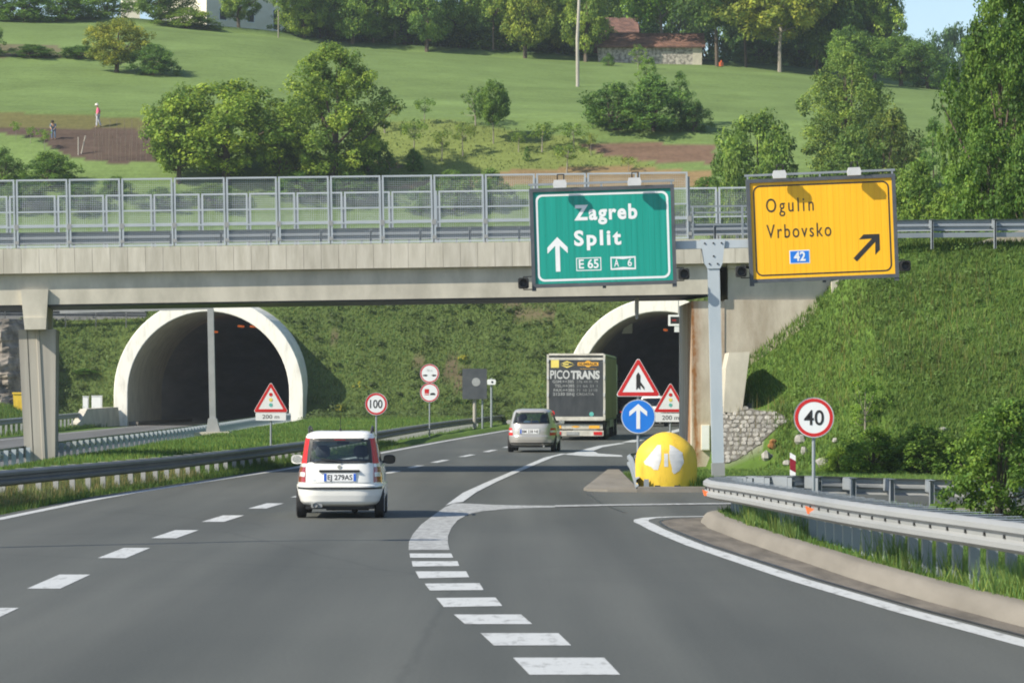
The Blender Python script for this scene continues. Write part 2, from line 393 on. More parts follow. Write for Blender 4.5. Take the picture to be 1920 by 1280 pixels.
MAT = dict(
    asphalt=asphalt('asphalt', (.053, .0575, .0515), (.096, .0995, .089)),
    asphalt_old=asphalt('asphalt_old', (.09, .09, .088), (.14, .138, .132)),
    paint=paintmark('road_paint', (.44, .455, .455), .2),
    paint_worn=paintmark('road_paint_worn', (.38, .39, .385), .36),
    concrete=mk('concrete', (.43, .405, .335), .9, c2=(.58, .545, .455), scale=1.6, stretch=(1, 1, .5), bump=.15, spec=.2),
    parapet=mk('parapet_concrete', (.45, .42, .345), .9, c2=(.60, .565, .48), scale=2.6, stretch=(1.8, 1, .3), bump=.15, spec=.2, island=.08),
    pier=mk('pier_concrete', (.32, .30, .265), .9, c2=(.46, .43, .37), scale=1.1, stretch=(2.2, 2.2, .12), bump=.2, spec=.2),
    rustwall=rustwall('stained_concrete'),
    ringwhite=mk('white_rendered_concrete', (.58, .56, .50), .85, c2=(.82, .80, .73), scale=1.5, stretch=(1.6, 1, .35), spec=.2, lo=.30, hi=.50, detail=10),
    greywall=mk('grey_concrete', (.15, .155, .16), .9, c2=(.24, .245, .25), scale=1.2, stretch=(1, 1, .4)),
    mortar=mk('mortar', (.085, .08, .07), .95, c2=(.13, .125, .11), scale=5),
    lamphouse=mk('grey_white_housing', (.50, .51, .52), .5, c2=(.58, .59, .6), scale=4),
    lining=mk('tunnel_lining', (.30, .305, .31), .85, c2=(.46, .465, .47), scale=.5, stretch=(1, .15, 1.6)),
    kerb=mk('kerb_concrete', (.165, .152, .130), .95, c2=(.22, .203, .175), scale=1.6, stretch=(1, .16, 1), spec=.15),
    gutter=mk('dusty_gutter', (.105, .096, .084), .95, c2=(.18, .162, .138), scale=1.3, stretch=(2.5, .5, 1), bump=.3, spec=.1, bscale=20),
    galv=mk('galvanised_steel', (.235, .265, .29), .5, .2, c2=(.285, .315, .34), scale=.8, stretch=(1, .12, 1), spec=.5),
    fence_steel=mk('fence_steel', (.40, .445, .48), .5, .15, c2=(.47, .51, .54), scale=1.5),
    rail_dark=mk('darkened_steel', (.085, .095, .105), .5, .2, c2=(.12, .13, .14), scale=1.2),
    galv_dull=mk('weathered_galvanised_steel', (.25, .26, .26), .6, .15, c2=(.33, .335, .33), scale=1.2, stretch=(1, .15, 1), spec=.4),
    galv_post=mk('grey_painted_steel', (.38, .44, .49), .5, .15, c2=(.48, .53, .57), scale=1.2, stretch=(1, 1, .3), spec=.4),
    darkframe=mk('dark_grey_frame', (.065, .075, .088), .5, c2=(.09, .10, .115), scale=3),
    black=mk('black_plastic', (.012, .012, .013), .5, c2=(.02, .02, .02), scale=5),
    blacktrim=mk('black_trim', (.02, .021, .023), .45, c2=(.03, .03, .03), scale=9),
    white=mk('white_sheet', (.74, .75, .74), .45, c2=(.80, .81, .80), scale=3),
    signwhite=mk('white_reflective_sheet', (.70, .72, .74), .4, c2=(.76, .78, .80), scale=2),
    red=mk('red_reflective_sheet', (.50, .018, .02), .4, c2=(.56, .025, .025), scale=2),
    blue=mk('blue_reflective_sheet', (.012, .16, .62), .4, c2=(.015, .19, .68), scale=2),
    green=mk('green_sign_sheet', (.004, .255, .20), .42, c2=(.010, .315, .255), scale=5, stretch=(1.6, 1, .03)),
    yellow=mk('yellow_sign_sheet', (.86, .44, .010), .42, c2=(.93, .50, .016), scale=5, stretch=(1.6, 1, .03)),
    yellowpl=mk('yellow_plastic', (.50, .325, .028), .6, c2=(.70, .47, .04), scale=3.5, stretch=(1.5, 1.5, .4), lo=.28, hi=.5),
    signblack=mk('black_letter_sheet', (.02, .02, .02), .5, c2=(.03, .03, .03), scale=8),
    rust=mk('rusty_steel', (.10, .055, .035), .9, c2=(.2, .1, .05), scale=9),
    lamp=mk('warm_tunnel_lamp', (1.0, .22, .04), .5, emit=.22),
    tail_lit=mk('lit_tail_lamp', (1.0, .02, .02), .4, emit=.5),
    stone=mk('limestone', (.24, .235, .215), .95, c2=(.37, .355, .32), scale=2.4, bump=.4, island=.22, spec=.1),
    cliff=mk('cliff_rock', (.10, .09, .075), .95, c2=(.33, .29, .24), scale=1.1, bump=.9, spec=.1, detail=9),
    ochre=mk('ochre_stone', (.22, .10, .035), .95, c2=(.32, .17, .07), scale=8, bump=.4, spec=.1),
    bark=mk('bark', (.06, .045, .032), .95, c2=(.15, .12, .09), scale=6, stretch=(1, 1, .2), bump=.5),
    palebark=mk('pale_bark', (.20, .18, .14), .95, c2=(.32, .29, .24), scale=6, stretch=(1, 1, .2), bump=.5),
    stake=mk('stake_wood', (.14, .115, .09), .9, c2=(.22, .18, .14), scale=5),
    wood=mk('weathered_wood', (.30, .28, .24), .9, c2=(.42, .39, .34), scale=5, stretch=(1, 1, .1)),
    roof=mk('red_roof_tiles', (.10, .058, .045), .9, c2=(.215, .115, .082), scale=1.3, stretch=(1, 1, 1), bump=.6, island=.2),
    stonewall=mk('rubble_stone_wall', (.17, .16, .145), .95, c2=(.46, .43, .38), scale=3.2, bump=.8, detail=9, lo=.42, hi=.58),
    render_=mk('cream_render', (.72, .66, .52), .9, c2=(.80, .75, .62), scale=1),
    leaf=leafmat('leaves', .45),
    grass=leafmat('grass_blades', .42),
    ground=groundmat('ground_cover'),
    carwhite=mk('white_car_paint', (.74, .735, .70), .25, c2=(.78, .775, .74), scale=1.2, spec=.5, coat=.6),
    carsilver=mk('silver_car_paint', (.46, .44, .41), .3, .45, c2=(.50, .48, .45), scale=1.2, coat=.5),
    cardark=mk('dark_car_paint', (.02, .022, .026), .3, c2=(.03, .03, .034), scale=1.2, coat=.5),
    tyre=mk('tyre_rubber', (.016, .016, .017), .85, c2=(.03, .03, .03), scale=9),
    rim=mk('wheel_rim', (.45, .46, .47), .35, .7, c2=(.55, .55, .56), scale=6),
    interior=mk('dark_interior', (.025, .027, .03), .9, c2=(.04, .04, .043), scale=5),
    seat=mk('seat_fabric', (.035, .04, .05), .9, c2=(.06, .065, .075), scale=12),
    glass=glassmat('car_glass', (.70, .78, .76)),
    glass_dark_refl=mk('dark_reflection_mirror', (.02, .022, .025), .15, c2=(.03, .03, .035), scale=9),  # right mirror: the dark trees it reflects are put into the colour
    redlens=mk('red_lamp_lens', (.50, .008, .010), .45, c2=(.60, .02, .02), scale=20),
    darkredlens=mk('dark_red_lamp_lens', (.22, .008, .012), .2, c2=(.3, .012, .016), scale=20, coat=.6),
    clearlens=mk('clear_lamp_lens', (.62, .60, .60), .15, c2=(.75, .74, .74), scale=25, coat=.7),
    chrome=mk('chrome', (.6, .6, .6), .2, .9, c2=(.7, .7, .7), scale=9),
    platewhite=mk('plate_white', (.74, .75, .76), .4, c2=(.8, .8, .8), scale=9),
    plateblue=mk('plate_blue', (.02, .10, .50), .4, c2=(.03, .12, .55), scale=9),
    tarp=mk('dark_grey_tarpaulin', (.032, .037, .042), .55, c2=(.058, .064, .07), scale=1.6, stretch=(2, 2, .5)),
    curtain=mk('olive_side_curtain', (.17, .14, .095), .6, c2=(.25, .21, .15), scale=1.4, stretch=(1, 1.5, .3)),
    dirtywhite=mk('dirty_white_paint', (.40, .38, .33), .6, c2=(.62, .60, .54), scale=2.5),
    logoyellow=mk('yellow_decal', (.72, .58, .12), .5, c2=(.80, .66, .18), scale=4),
    logoorange=mk('orange_decal', (.75, .36, .03), .5, c2=(.82, .44, .05), scale=4),
    decalwhite=mk('white_decal', (.46, .47, .47), .5, c2=(.58, .59, .59), scale=4),
    decalgrey=mk('faded_decal', (.26, .27, .27), .5, c2=(.36, .37, .37), scale=6),
    teal=mk('teal_decal', (.10, .42, .38), .5, c2=(.14, .46, .42), scale=6),
    orange=mk('orange_reflector', (.85, .16, .04), .35, c2=(.9, .2, .06), scale=9),
    pink=mk('pink_shirt', (.85, .11, .25), .8, c2=(.90, .15, .3), scale=9),
    bluecloth=mk('blue_work_clothes', (.10, .16, .26), .9, c2=(.14, .21, .32), scale=9),
    greycloth=mk('pale_grey_trousers', (.46, .47, .50), .9, c2=(.56, .57, .6), scale=9),
    hat=mk('pale_hat', (.66, .64, .58), .9, c2=(.72, .7, .64), scale=9),
    skin=mk('skin', (.42, .24, .17), .6, c2=(.47, .28, .2), scale=9),
    hair=mk('dark_hair', (.03, .025, .02), .8, c2=(.05, .04, .03), scale=20),
    panelgrey=mk('grey_sign_back', (.055, .062, .07), .55, c2=(.085, .092, .10), scale=2.2),
    paleblue=mk('pale_cabinet', (.66, .68, .68), .5, c2=(.74, .75, .75), scale=2),
)

# ------------------------------------------------------------------ the lie of the land
def sm(a, b, x):
    t = np.clip((np.asarray(x, float) - a) / (b - a), 0, 1)
    return t * t * (3 - 2 * t)
EDGE = ([20, 30, 40, 50, 58, 70, 82, 92.6, 116, 140.5, 178, 206, 240, 300], [-9.1, -9.2, -9.3, -9.25, -8.98, -8.5, -7.4, -6.4, -4.6, -2.97, -.2, 3.2, 6.2, 11])
def edgeX(Y): return np.interp(Y, *EDGE)
RAIL = [(46, -10.9, .74), (52, -10.6, .73), (58, -10.2, .71), (63.6, -9.85, .70), (74, -8.75, .66), (83, -7.95, .63), (102, -6.5, .62), (124.7, -5.2, .62), (162.8, -3.3, .62), (204, -.4, .62)]
def railX(Y): return np.interp(Y, [p[0] for p in RAIL], [p[1] for p in RAIL])
LINE = ([14, 22, 29.6, 33.9, 39.5, 48.2, 53, 56, 57.6], [7.3, 5.75, 4.62, 4.05, 3.42, 2.66, 2.36, 2.25, 2.42])   # right edge line of the exit lane
def lineX(Y): return np.interp(Y, *LINE)
KERB = [(14, 7.95), (22, 6.45), (29, 5.30), (31.4, 4.95), (36, 4.42), (39.7, 4.10), (45.4, 3.72), (50, 3.42), (54, 3.22), (56.6, 3.24), (58.2, 3.55), (59.4, 4.4), (60.0, 5.6), (60.4, 8), (60.6, 14), (60.6, 24)]
def kerbX(Y): return np.interp(Y, [p[0] for p in KERB], [p[1] for p in KERB])
def Yw(X): return 88.3 + .105 * X
def ztop(X): return np.interp(X, [4.2, 5.25, 5.45, 6.3, 7.4, 8.5, 9.4, 14, 40], [.22, .34, 1.2, 3.05, 3.9, 4.85, 6.05, 6.45, 6.9])
TUN = [(-18.8, 204.7), (9.2, 204.7)]; TAX = .07; TRI, TRO, TZC = 5.05, 5.92, 1.95
CRX = [-400, 0, 250, 500, 640, 900, 1100, 1320, 1450, 1600, 1800, 2600]
CRY = [30, 38, 45, 66, 84, 102, 116, 122, 130, 146, 166, 190]
def hillz(Y, px):
    crest = np.interp(px, CRX, CRY)
    mid = np.interp(px, [0, 900, 1300, 1800], [212, 216, 228, 236])
    Yk = [198, 205.0, 206.2, 210.4, 217, 226, 234]
    zk = [.35, .6, 1.9, 8.4, 12.8, 16.7, 20.4]
    z1 = np.interp(Y, Yk, zk)
    zb = H + (HY - mid) / F * 238
    zc = H + (HY - crest) / F * 325
    t = np.clip((Y - 238) / (325 - 238), 0, 1)
    z2 = zb + (zc - zb) * (t * .75 + .25 * t * t * (3 - 2 * t))
    z = np.where(Y < 234, z1, np.where(Y < 238, 20.4 + (zb - 20.4) * (Y - 234) / 4, z2))
    return np.where(Y > 325, zc + .6 - .012 * (Y - 325), z)
def wob(X, Y, s, k=0):
    return (np.sin(X / s * 1.3 + Y / s * .7 + k) + np.sin(X / s * .53 - Y / s * 1.1 + 2.1 * k + 1) + np.sin(Y / s * 1.9 + .4 * X / s + 3 * k)) / 3
def G(X, Y):
    X = np.asarray(X, float); Y = np.asarray(Y, float)
    px = 960 + X / np.maximum(Y, 1) * F
    z = np.full(np.broadcast(X, Y).shape, -.09)
    # left verge and median
    e = edgeX(Y) - .55
    ve = sm(0, .5, e - X) * .17
    t = np.minimum(railX(Y) - .2 - X, X + 13.35)
    med = sm(0, 2.0, t) * .34 * sm(50, 75, Y)
    opp = sm(-13.6, -13.9, X) * .30 * (1 - sm(-23.6, -24.6, X))       # the other carriageway lies low again
    z = z + ve + med - opp + .03 * wob(X, Y, 2.3) * (ve > .1)
    z = z + sm(-24.5, -32, X) * 1.3 * sm(120, 190, Y)
    # island behind the kerb
    isl = (X > kerbX(np.minimum(Y, 60.3)) + .22) & (Y < 60.6)
    zi = .17 - .22 * sm(.8, 3.5, X - kerbX(np.minimum(Y, 60.3))) + .02 * wob(X, Y, 1.1)
    z = np.where(isl, np.maximum(zi, .0 + .02 * wob(X, Y, 1.0)), z)
    # gore island in front of the abutment and the approach embankment
    gore = (Y > 72.9) & (X > 3.1 + (Y - 73) * .05) & (Y < Yw(X) + .2)
    z = np.where(gore, .10, z)
    yw = Yw(X)
    front = ztop(X) - np.maximum(yw - Y, 0) * .62
    emb = np.where(Y > yw, np.where(X > 8.2, ztop(X), -.09), np.maximum(front, .05) + .12 * wob(X, Y, 1.7) * (front > .3))
    z = np.where((X > 4.25) & (Y > 74.2) & (Y <= yw), np.maximum(z, emb), z)
    pyp = np.clip(866 - (Y - 84.7 + (px - 1350) / 110 * .8) / 1.8 * 100, 762, 900)      # the pitched foot of the slope
    zp = H + (HY - pyp) / F * Y - .05
    z = np.where((px > 1338) & (px < 1500) & (Y > 82.8) & (Y <= yw), np.maximum(z, zp), z)
    z = np.where((X > 8.2) & (Y > yw), emb, z)
    # ground behind the embankment climbing to the hill
    b = sm(1405, 1500, px) * sm(0, 3, X - 8.2)
    bank = np.interp(Y, [88, 100, 120, 160, 206, 226], [6.3, 6.4, 6.8, 9.0, 13.5, 17.0])
    z = np.where((Y > 95.5) & (Y <= 240), np.where(px > 1395, -.09 + (bank + .09) * b, z), z)
    # hill over the tunnels
    hz = hillz(Y, px) + (.35 * wob(X, Y, 9) + .18 * wob(X, Y, 3.1, 1)) * sm(206, 212, Y) * (1 - .6 * sm(240, 250, Y))
    w = sm(197, 204, Y)
    z = np.where(Y > 197, np.maximum(z * (1 - w) + hz * w, np.where(px > 1395, z, -9)), z)
    # the road lies open up to the portals
    for cx, cy in TUN:
        ax = cx + (Y - cy) * TAX
        k = 1 - sm(5.75, 7.2, np.abs(X - ax))
        z = np.where((Y > 150) & (Y < 205.6), z * (1 - k) - .09 * k, z)
    return z
def Gf(x, y): return float(G(np.array([x]), np.array([y]))[0])
def hit(px, py, Y0=199., Y1=330.):
    Ys = np.arange(Y0, Y1, .25); X = (px - 960) / F * Ys
    pr = HY - (G(X, Ys) - H) / Ys * F
    i = np.argmax(pr <= py)
    if pr[i] > py: i = len(Ys) - 1
    return Vector((float(X[i]), float(Ys[i]), float(G(X[i:i + 1], Ys[i:i + 1])[0])))

def inpoly(x, y, poly):
    x = np.asarray(x); y = np.asarray(y); r = np.zeros(x.shape, bool); n = len(poly)
    for i in range(n):
        x0, y0 = poly[i]; x1, y1 = poly[(i + 1) % n]
        c = ((y0 > y) != (y1 > y)) & (x < (x1 - x0) * (y - y0) / ((y1 - y0) or 1e-9) + x0)
        r ^= c
    return r

# rows of the sheet: dense where the land is seen steeply
Yr = np.concatenate([np.arange(8, 20, 1.0), np.arange(20, 58, .35), np.arange(58, 100, .6), np.arange(100, 197, 2.0), np.arange(197, 246, .5), np.arange(246, 330, 1.5), np.arange(330, 500, 12), np.array([520, 600, 750, 1000, 1500, 2200])])
Pc = np.concatenate([np.arange(-3200, -160, 160), np.arange(-160, 2120, 7.0), np.arange(2120, 5200, 160)])
PX, YY = np.meshgrid(Pc, Yr)
XX = (PX - 960) / F * YY
ZZ = G(XX, YY)
# near the camera the fan gets narrow: spread it by hand so that the sheet still covers the verges
PYv = HY - (ZZ - H) / YY * F
jx = 14 * wob(XX, YY, 1.9, 2) + 6 * wob(XX, YY, .7, 5); jy = 4 * wob(XX, YY, 1.3, 4)
qx, qy = PX + jx, PYv + jy
C = np.zeros(XX.shape + (3,))
C[:] = (.080, .135, .030)                                   # verge grass
hillm = YY > 203.5
slope = (YY > 198) & (YY <= 213)
C[slope] = (.085, .12, .036)
n = wob(XX, YY, 1.3, 7) + .6 * wob(XX, YY, .5, 3)
C[slope & (n > .80)] = (.125, .105, .062)                    # bare earth between the scrub
field = YY > 213
C[field] = (.128, .186, .060)
band = .5 + .5 * wob(XX * .25, YY * 2.2, 9, 3)
C[field] = C[field] * (0.86 + .26 * band[field])[:, None]
orch = inpoly(qx, qy, [(690, 345), (690, 232), (800, 224), (930, 236), (1090, 262), (1180, 292), (1250, 322), (1270, 350)]) & field
C[orch] = (.145, .18, .052)
bare = inpoly(qx, qy, [(690, 350), (960, 318), (1160, 312), (1330, 322), (1340, 350)])
C[bare & (YY > 215)] = (.21, .15, .075)
C[inpoly(qx, qy, [(-200, 212), (120, 216), (310, 222), (310, 246), (100, 242), (-200, 236)]) & field] = (.12, .115, .045)
soilL = inpoly(qx, qy, [(-120, 236), (110, 238), (310, 247), (310, 302), (215, 306), (140, 292), (60, 262), (0, 248)])
C[soilL & (YY > 215)] = (.088, .064, .050)
soilR = inpoly(qx, qy, [(1072, 271), (1180, 268), (1345, 274), (1350, 305), (1230, 304), (1130, 290)])
C[soilR & (YY > 215)] = (.145, .095, .066)
C[inpoly(qx, qy, [(690, 300), (735, 300), (760, 316), (690, 318)]) & (YY > 215)] = (.12, .075, .05)
C[inpoly(qx, qy, [(-50, 82), (60, 84), (140, 92), (140, 104), (-50, 108)]) & field] = (.13, .12, .065)
C[(YY > 72) & (YY < 100) & (XX > 4)] = (.080, .135, .028)
C[inpoly(PX, PYv, [(1346, 760), (1402, 764), (1466, 776), (1449, 806), (1414, 838), (1378, 864), (1346, 872)]) & (YY > 70) & (YY < 92)] = (.24, .225, .195)
C[(YY > 325)] = (.05, .085, .03)
# faces, leaving out what lies inside the two tunnels
nr, nc = XX.shape
idx = np.arange(nr * nc).reshape(nr, nc)
Q = np.stack([idx[:-1, :-1], idx[:-1, 1:], idx[1:, 1:], idx[1:, :-1]], -1).reshape(-1, 4)
V = np.stack([XX, YY, ZZ], -1).reshape(-1, 3)
cen = V[Q].mean(1)
keep = np.ones(len(Q), bool)
for cx, cy in TUN:
    dx = np.abs(cen[:, 0] - (cx + (cen[:, 1] - cy) * TAX))
    dz = cen[:, 2] - TZC
    rr = np.where(dz > 0, np.hypot(dx, dz), dx)
    keep &= ~((rr < TRI + .42) & (cen[:, 1] > 205.0) & (cen[:, 1] < 230))
ground = struct(npmesh('ground', V, Q[keep], MAT['ground'], C.reshape(-1, 3), smooth=True))

# ------------------------------------------------------------------ roads
def strip(ptsL, ptsR, z):
    mb = MB(); n = len(ptsL)
    vs = [(p[0], p[1], z) for p in ptsL] + [(p[0], p[1], z) for p in ptsR]
    mb.add(vs, [(k, n + k, n + k + 1, k + 1) for k in range(n - 1)])
    return mb
def flat(poly, z, y=None):
    mb = MB(); mb.add([(p[0], p[1], z) for p in poly], [tuple(range(len(poly)))]); return mb
Ya = np.array([6, 14, 20, 30, 40, 50, 58, 64, 70, 76, 82, 87, 92.6, 100, 108, 116, 128, 140.5, 150, 165, 178, 190, 200, 206, 215, 230, 260])
Lf = [(float(edgeX(y)) - .35, y) for y in Ya]
Rt = []
for y in Ya:
    if y < 58: x = float(kerbX(y)) + .1
    elif y < 74: x = 30.
    elif y < 88: x = 4.6
    else: x = (1290 - 960) / F * y + 2.2 * (y > 100)
    Rt.append((x, y))
road = struct(strip(Lf[:7], Rt[:7], 0).build('road', MAT['asphalt']))
mb = MB()
for a in range(6, len(Ya) - 1):
    l0, l1 = Lf[a], Lf[a + 1]
    r0, r1 = (max(Rt[a][0], 0), Lf[a][1]), Rt[a + 1]
    x0 = 30. if Ya[a] < 72.5 else Rt[a + 1][0]
    x1 = 30. if Ya[a + 1] < 72.5 else Rt[a + 1][0]
    if Ya[a] < 60: x0 = x1 = 30.
    mb.add([(l0[0], l0[1], 0), (x0, l0[1], 0), (x1, l1[1], 0), (l1[0], l1[1], 0)], [(0, 1, 2, 3)])
rd2 = mb.build('junction_road', MAT['asphalt']); struct(rd2)
opp = struct(strip([(-23.6 + (y > 150) * (y - 150) * .012 + (y > 206) * (y - 206) * .07, y) for y in Ya], [(-13.75 + (y > 200) * (y - 200) * .07, y) for y in Ya], -.05).build('opposite_road', MAT['asphalt_old']))

def mark(name, poly, mat='paint', parent=road, z=.005):
    return flat(poly, z).build(name, MAT[mat], parent)
def quad_px(pts, z=0): return [tuple(gp(x, y, z))[:2] for x, y in pts]
# left edge line
mb = MB(); ys = np.arange(24, 204, 4.)
mb = strip([(float(edgeX(y)) - .09, y) for y in ys], [(float(edgeX(y)) + .13, y) for y in ys], .005)
mb.build('edge_line', MAT['paint'], road)
# lane dashes of the main carriageway
LANE = ([20, 30, 39, 46, 52, 58, 64, 80, 89.7, 96, 103, 111.4, 120, 135, 150, 206], [-5.25, -5.3, -5.36, -5.4, -5.28, -5.07, -4.78, -3.95, -3.26, -2.8, -2.25, -1.5, -.77, .45, 1.7, 7.2])
dash_y = [33.05, 39.2, 45.95, 51.85, 58.0, 64.2, 70.6, 77, 83.5, 89.7, 96, 103, 111.4, 119.8, 128, 137]
for y in dash_y:
    hl = 1.42 if y < 100 else 1.9
    a, b = y - hl, y + hl
    xa, xb = np.interp(a, *LANE), np.interp(b, *LANE); w = .17 if y < 70 else .12
    if y < 60: w = .19
    mark('lane_dash', [(xa - w, a), (xa + w, a), (xb + w, b), (xb - w, b)])
# block marks between the lane and the exit lane
blocks = [((962, 1233), (1133, 1233), (1163, 1265), (993, 1265)), ((901, 1187), (1047, 1187), (1071, 1210), (926, 1210)), ((851, 1152), (977, 1152), (998, 1170), (872, 1170)),
          ((818, 1121), (929, 1120), (942, 1136), (832, 1138)), ((796, 1094), (899, 1093), (907, 1106), (806, 1107)), ((779, 1071), (874, 1071), (880, 1082), (786, 1084)),
          ((772, 1052), (858, 1052), (861, 1061), (774, 1062)), ((768, 1037.5), (846, 1037.5), (850, 1045.5), (769, 1045.5))]
for b in blocks: mark('block_mark', quad_px(b))
bl = gp(1105, 1330); mark('block_mark', quad_px([(1052, 1290), (1268, 1290), (1330, 1340), (1100, 1340)]))
# the gore marking: one wide stripe that splits round the nose
gore = [(766, 1031), (767, 1015), (775, 1000), (790, 983), (815, 964), (835, 950), (852, 943), (870, 943.5), (925, 946.2), (985, 947.5), (1060, 948),
        (1060, 950.5), (1000, 951.8), (950, 954), (905, 958), (878, 964), (858, 975), (846, 990), (840, 1005), (840, 1018), (843, 1031)]
mark('gore_marking', quad_px(gore), 'paint_worn')
left = [(835, 948), (868, 924), (910, 905), (950, 888), (985, 873), (1020, 858), (1052, 850.5)]
rightb = [(1064, 850.8), (1040, 856), (1004, 871), (970, 886), (932, 903), (893, 923), (868, 941), (852, 943)]
mark('edge_line', quad_px(left + rightb), 'paint', z=.010)
wedge = [(1052, 851.5), (1075, 849), (1098, 841.5), (1122, 835.5), (1160, 830.5), (1175, 830.5), (1130, 838), (1112, 845), (1122, 850), (1165, 853), (1168, 856), (1100, 855)]
mark('gore_marking', quad_px(wedge), 'paint', z=.006)
mark('edge_line', quad_px([(1165, 829.4), (1300, 797.5), (1320, 797.5), (1190, 829.0)]), 'paint', z=.009)
# exit lane lines
ys = np.array([14, 18, 22, 26, 29.6, 33.9, 39.5, 44, 48.2, 51, 53.5, 55.4])
cl = [(float(lineX(y)), y) for y in ys] + [(2.21, 56.6), (2.25, 57.5), (2.42, 58.25), (2.75, 58.7), (3.4, 58.95), (4.5, 59.2), (6, 59.4)]
Lp, Rp = [], []
for i, p in enumerate(cl):
    a, b = Vector(cl[max(i - 1, 0)]), Vector(cl[min(i + 1, len(cl) - 1)])
    t = (b - a).normalized(); nrm = Vector((-t.y, t.x)); w = .13 if i < 13 else .13
    Lp.append(Vector(p) + nrm * w); Rp.append(Vector(p) - nrm * w)
strip([tuple(p) for p in Lp], [tuple(p) for p in Rp], .005).build('edge_line', MAT['paint'], road)
ex = [(1040, 947.6), (1120, 946.2), (1320, 943.6), (1600, 941), (1600, 943.5), (1320, 946), (1120, 949), (1040, 951)]
mark('edge_line', quad_px(ex), 'paint_worn', rd2, z=.012)
# opposite carriageway lines
strip([(-14.25, y) for y in ys * 0 + np.linspace(70, 203, 12)], [(-14.1, y) for y in np.linspace(70, 203, 12)], -.044).build('edge_line', MAT['paint_worn'], opp)
for k in range(8):
    y = 96 + k * 15.
    mark('lane_dash', [(-18.4, y), (-18.25, y), (-18.2, y + 6), (-18.35, y + 6)], 'paint_worn', opp, -.044)
strip([(-22.9, y) for y in np.linspace(70, 203, 9)], [(-22.7, y) for y in np.linspace(70, 203, 9)], -.044).build('edge_line', MAT['paint_worn'], opp)
# gutter and kerb of the exit lane
g = []
kp = [(float(kerbX(y)), y) for y in [14, 18, 22, 26, 29, 31.4, 34, 36, 39.7, 42.5, 45.4, 48, 50, 52, 54, 55.4]] + [(3.23, 56.5), (3.33, 57.3), (3.55, 58.1), (4.05, 58.9), (4.8, 59.6), (6, 60.0), (8, 60.3), (14, 60.4), (24, 60.4)]
gl = [(float(lineX(y)) + .24, y) for y in [14, 18, 22, 26, 29, 31.4, 34, 36, 39.7, 42.5, 45.4, 48, 50, 52, 54, 55.4]] + [(2.52, 56.5), (2.62, 57.3), (2.85, 58.0), (3.4, 58.5), (4.6, 58.85), (6, 59.1)]
struct(strip(gl, [(x + .06, y) for x, y in kp[:len(gl)]], .004).build('gutter', MAT['gutter']))
mb = strip([(x - .02, y) for x, y in gl], [(x + .03 + .012 * math.sin(7.3 * y), y) for x, y in gl], .0075); mb.build('tar_joint', MAT['blacktrim'], road)
ck = [(1101, 925), (1112, 932), (1122, 940), (1133, 946), (1150, 953), (1172, 961)]
cka = [tuple(gp(x, y))[:2] for x, y in ck]; strip([(x - .012, y) for x, y in cka], [(x + .014, y + .05) for x, y in cka], .006).build('tar_joint', MAT['blacktrim'], rd2)
prof = [(-.02, -.05), (.0, .03), (.05, .12), (.10, .172), (.16, .192), (.30, .19), (.34, .1), (.34, -.05)]
kf = []
for i in range(len(kp) - 1):                                  # even steps along the kerb, a joint every metre
    p0, p1, p2, p3 = (Vector(kp[j]) for j in (max(i - 1, 0), i, i + 1, min(i + 2, len(kp) - 1)))
    n = max(1, int((p2 - p1).length / .25))
    for k in range(n):
        t = k / n; kf.append(.5 * ((2 * p1) + (-p0 + p2) * t + (2 * p0 - 5 * p1 + 4 * p2 - p3) * t * t + (-p0 + 3 * p1 - 3 * p2 + p3) * t ** 3))
rings = []
for i in range(1, len(kf) - 1):
    p = kf[i]; t = (kf[i + 1] - kf[i - 1]).normalized(); nr_ = Vector((t.y, -t.x)); h = 1 if p.y < 56 else max(.55, 1 - (p.y - 56) * .10)
    rings.append([Vector((p.x + nr_.x * d_, p.y + nr_.y * d_, z_ * h)) for d_, z_ in prof])
mb = MB(); mb.loft(rings, False); kerb = mb.build('kerb', MAT['kerb'], smooth=True); struct(kerb)
# concrete nose of the gore island
mb = MB()
nose = [(1.62, 73.6), (2.0, 73.0), (2.75, 72.7), (4.6, 72.6), (4.6, 73.05), (2.9, 73.2), (3.0, 90), (2.75, 90)]
mb.slab([(1.60, 73.9), (1.68, 73.3), (2.1, 72.85), (2.75, 72.65), (2.80, 73.6), (2.95, 92), (2.70, 92)], -.05, .055)
mb.slab([(2.752, 72.6), (4.9, 72.55), (4.9, 72.95), (2.80, 73.0)], -.05, .115)
struct(mb.build('island_kerb', MAT['kerb']))

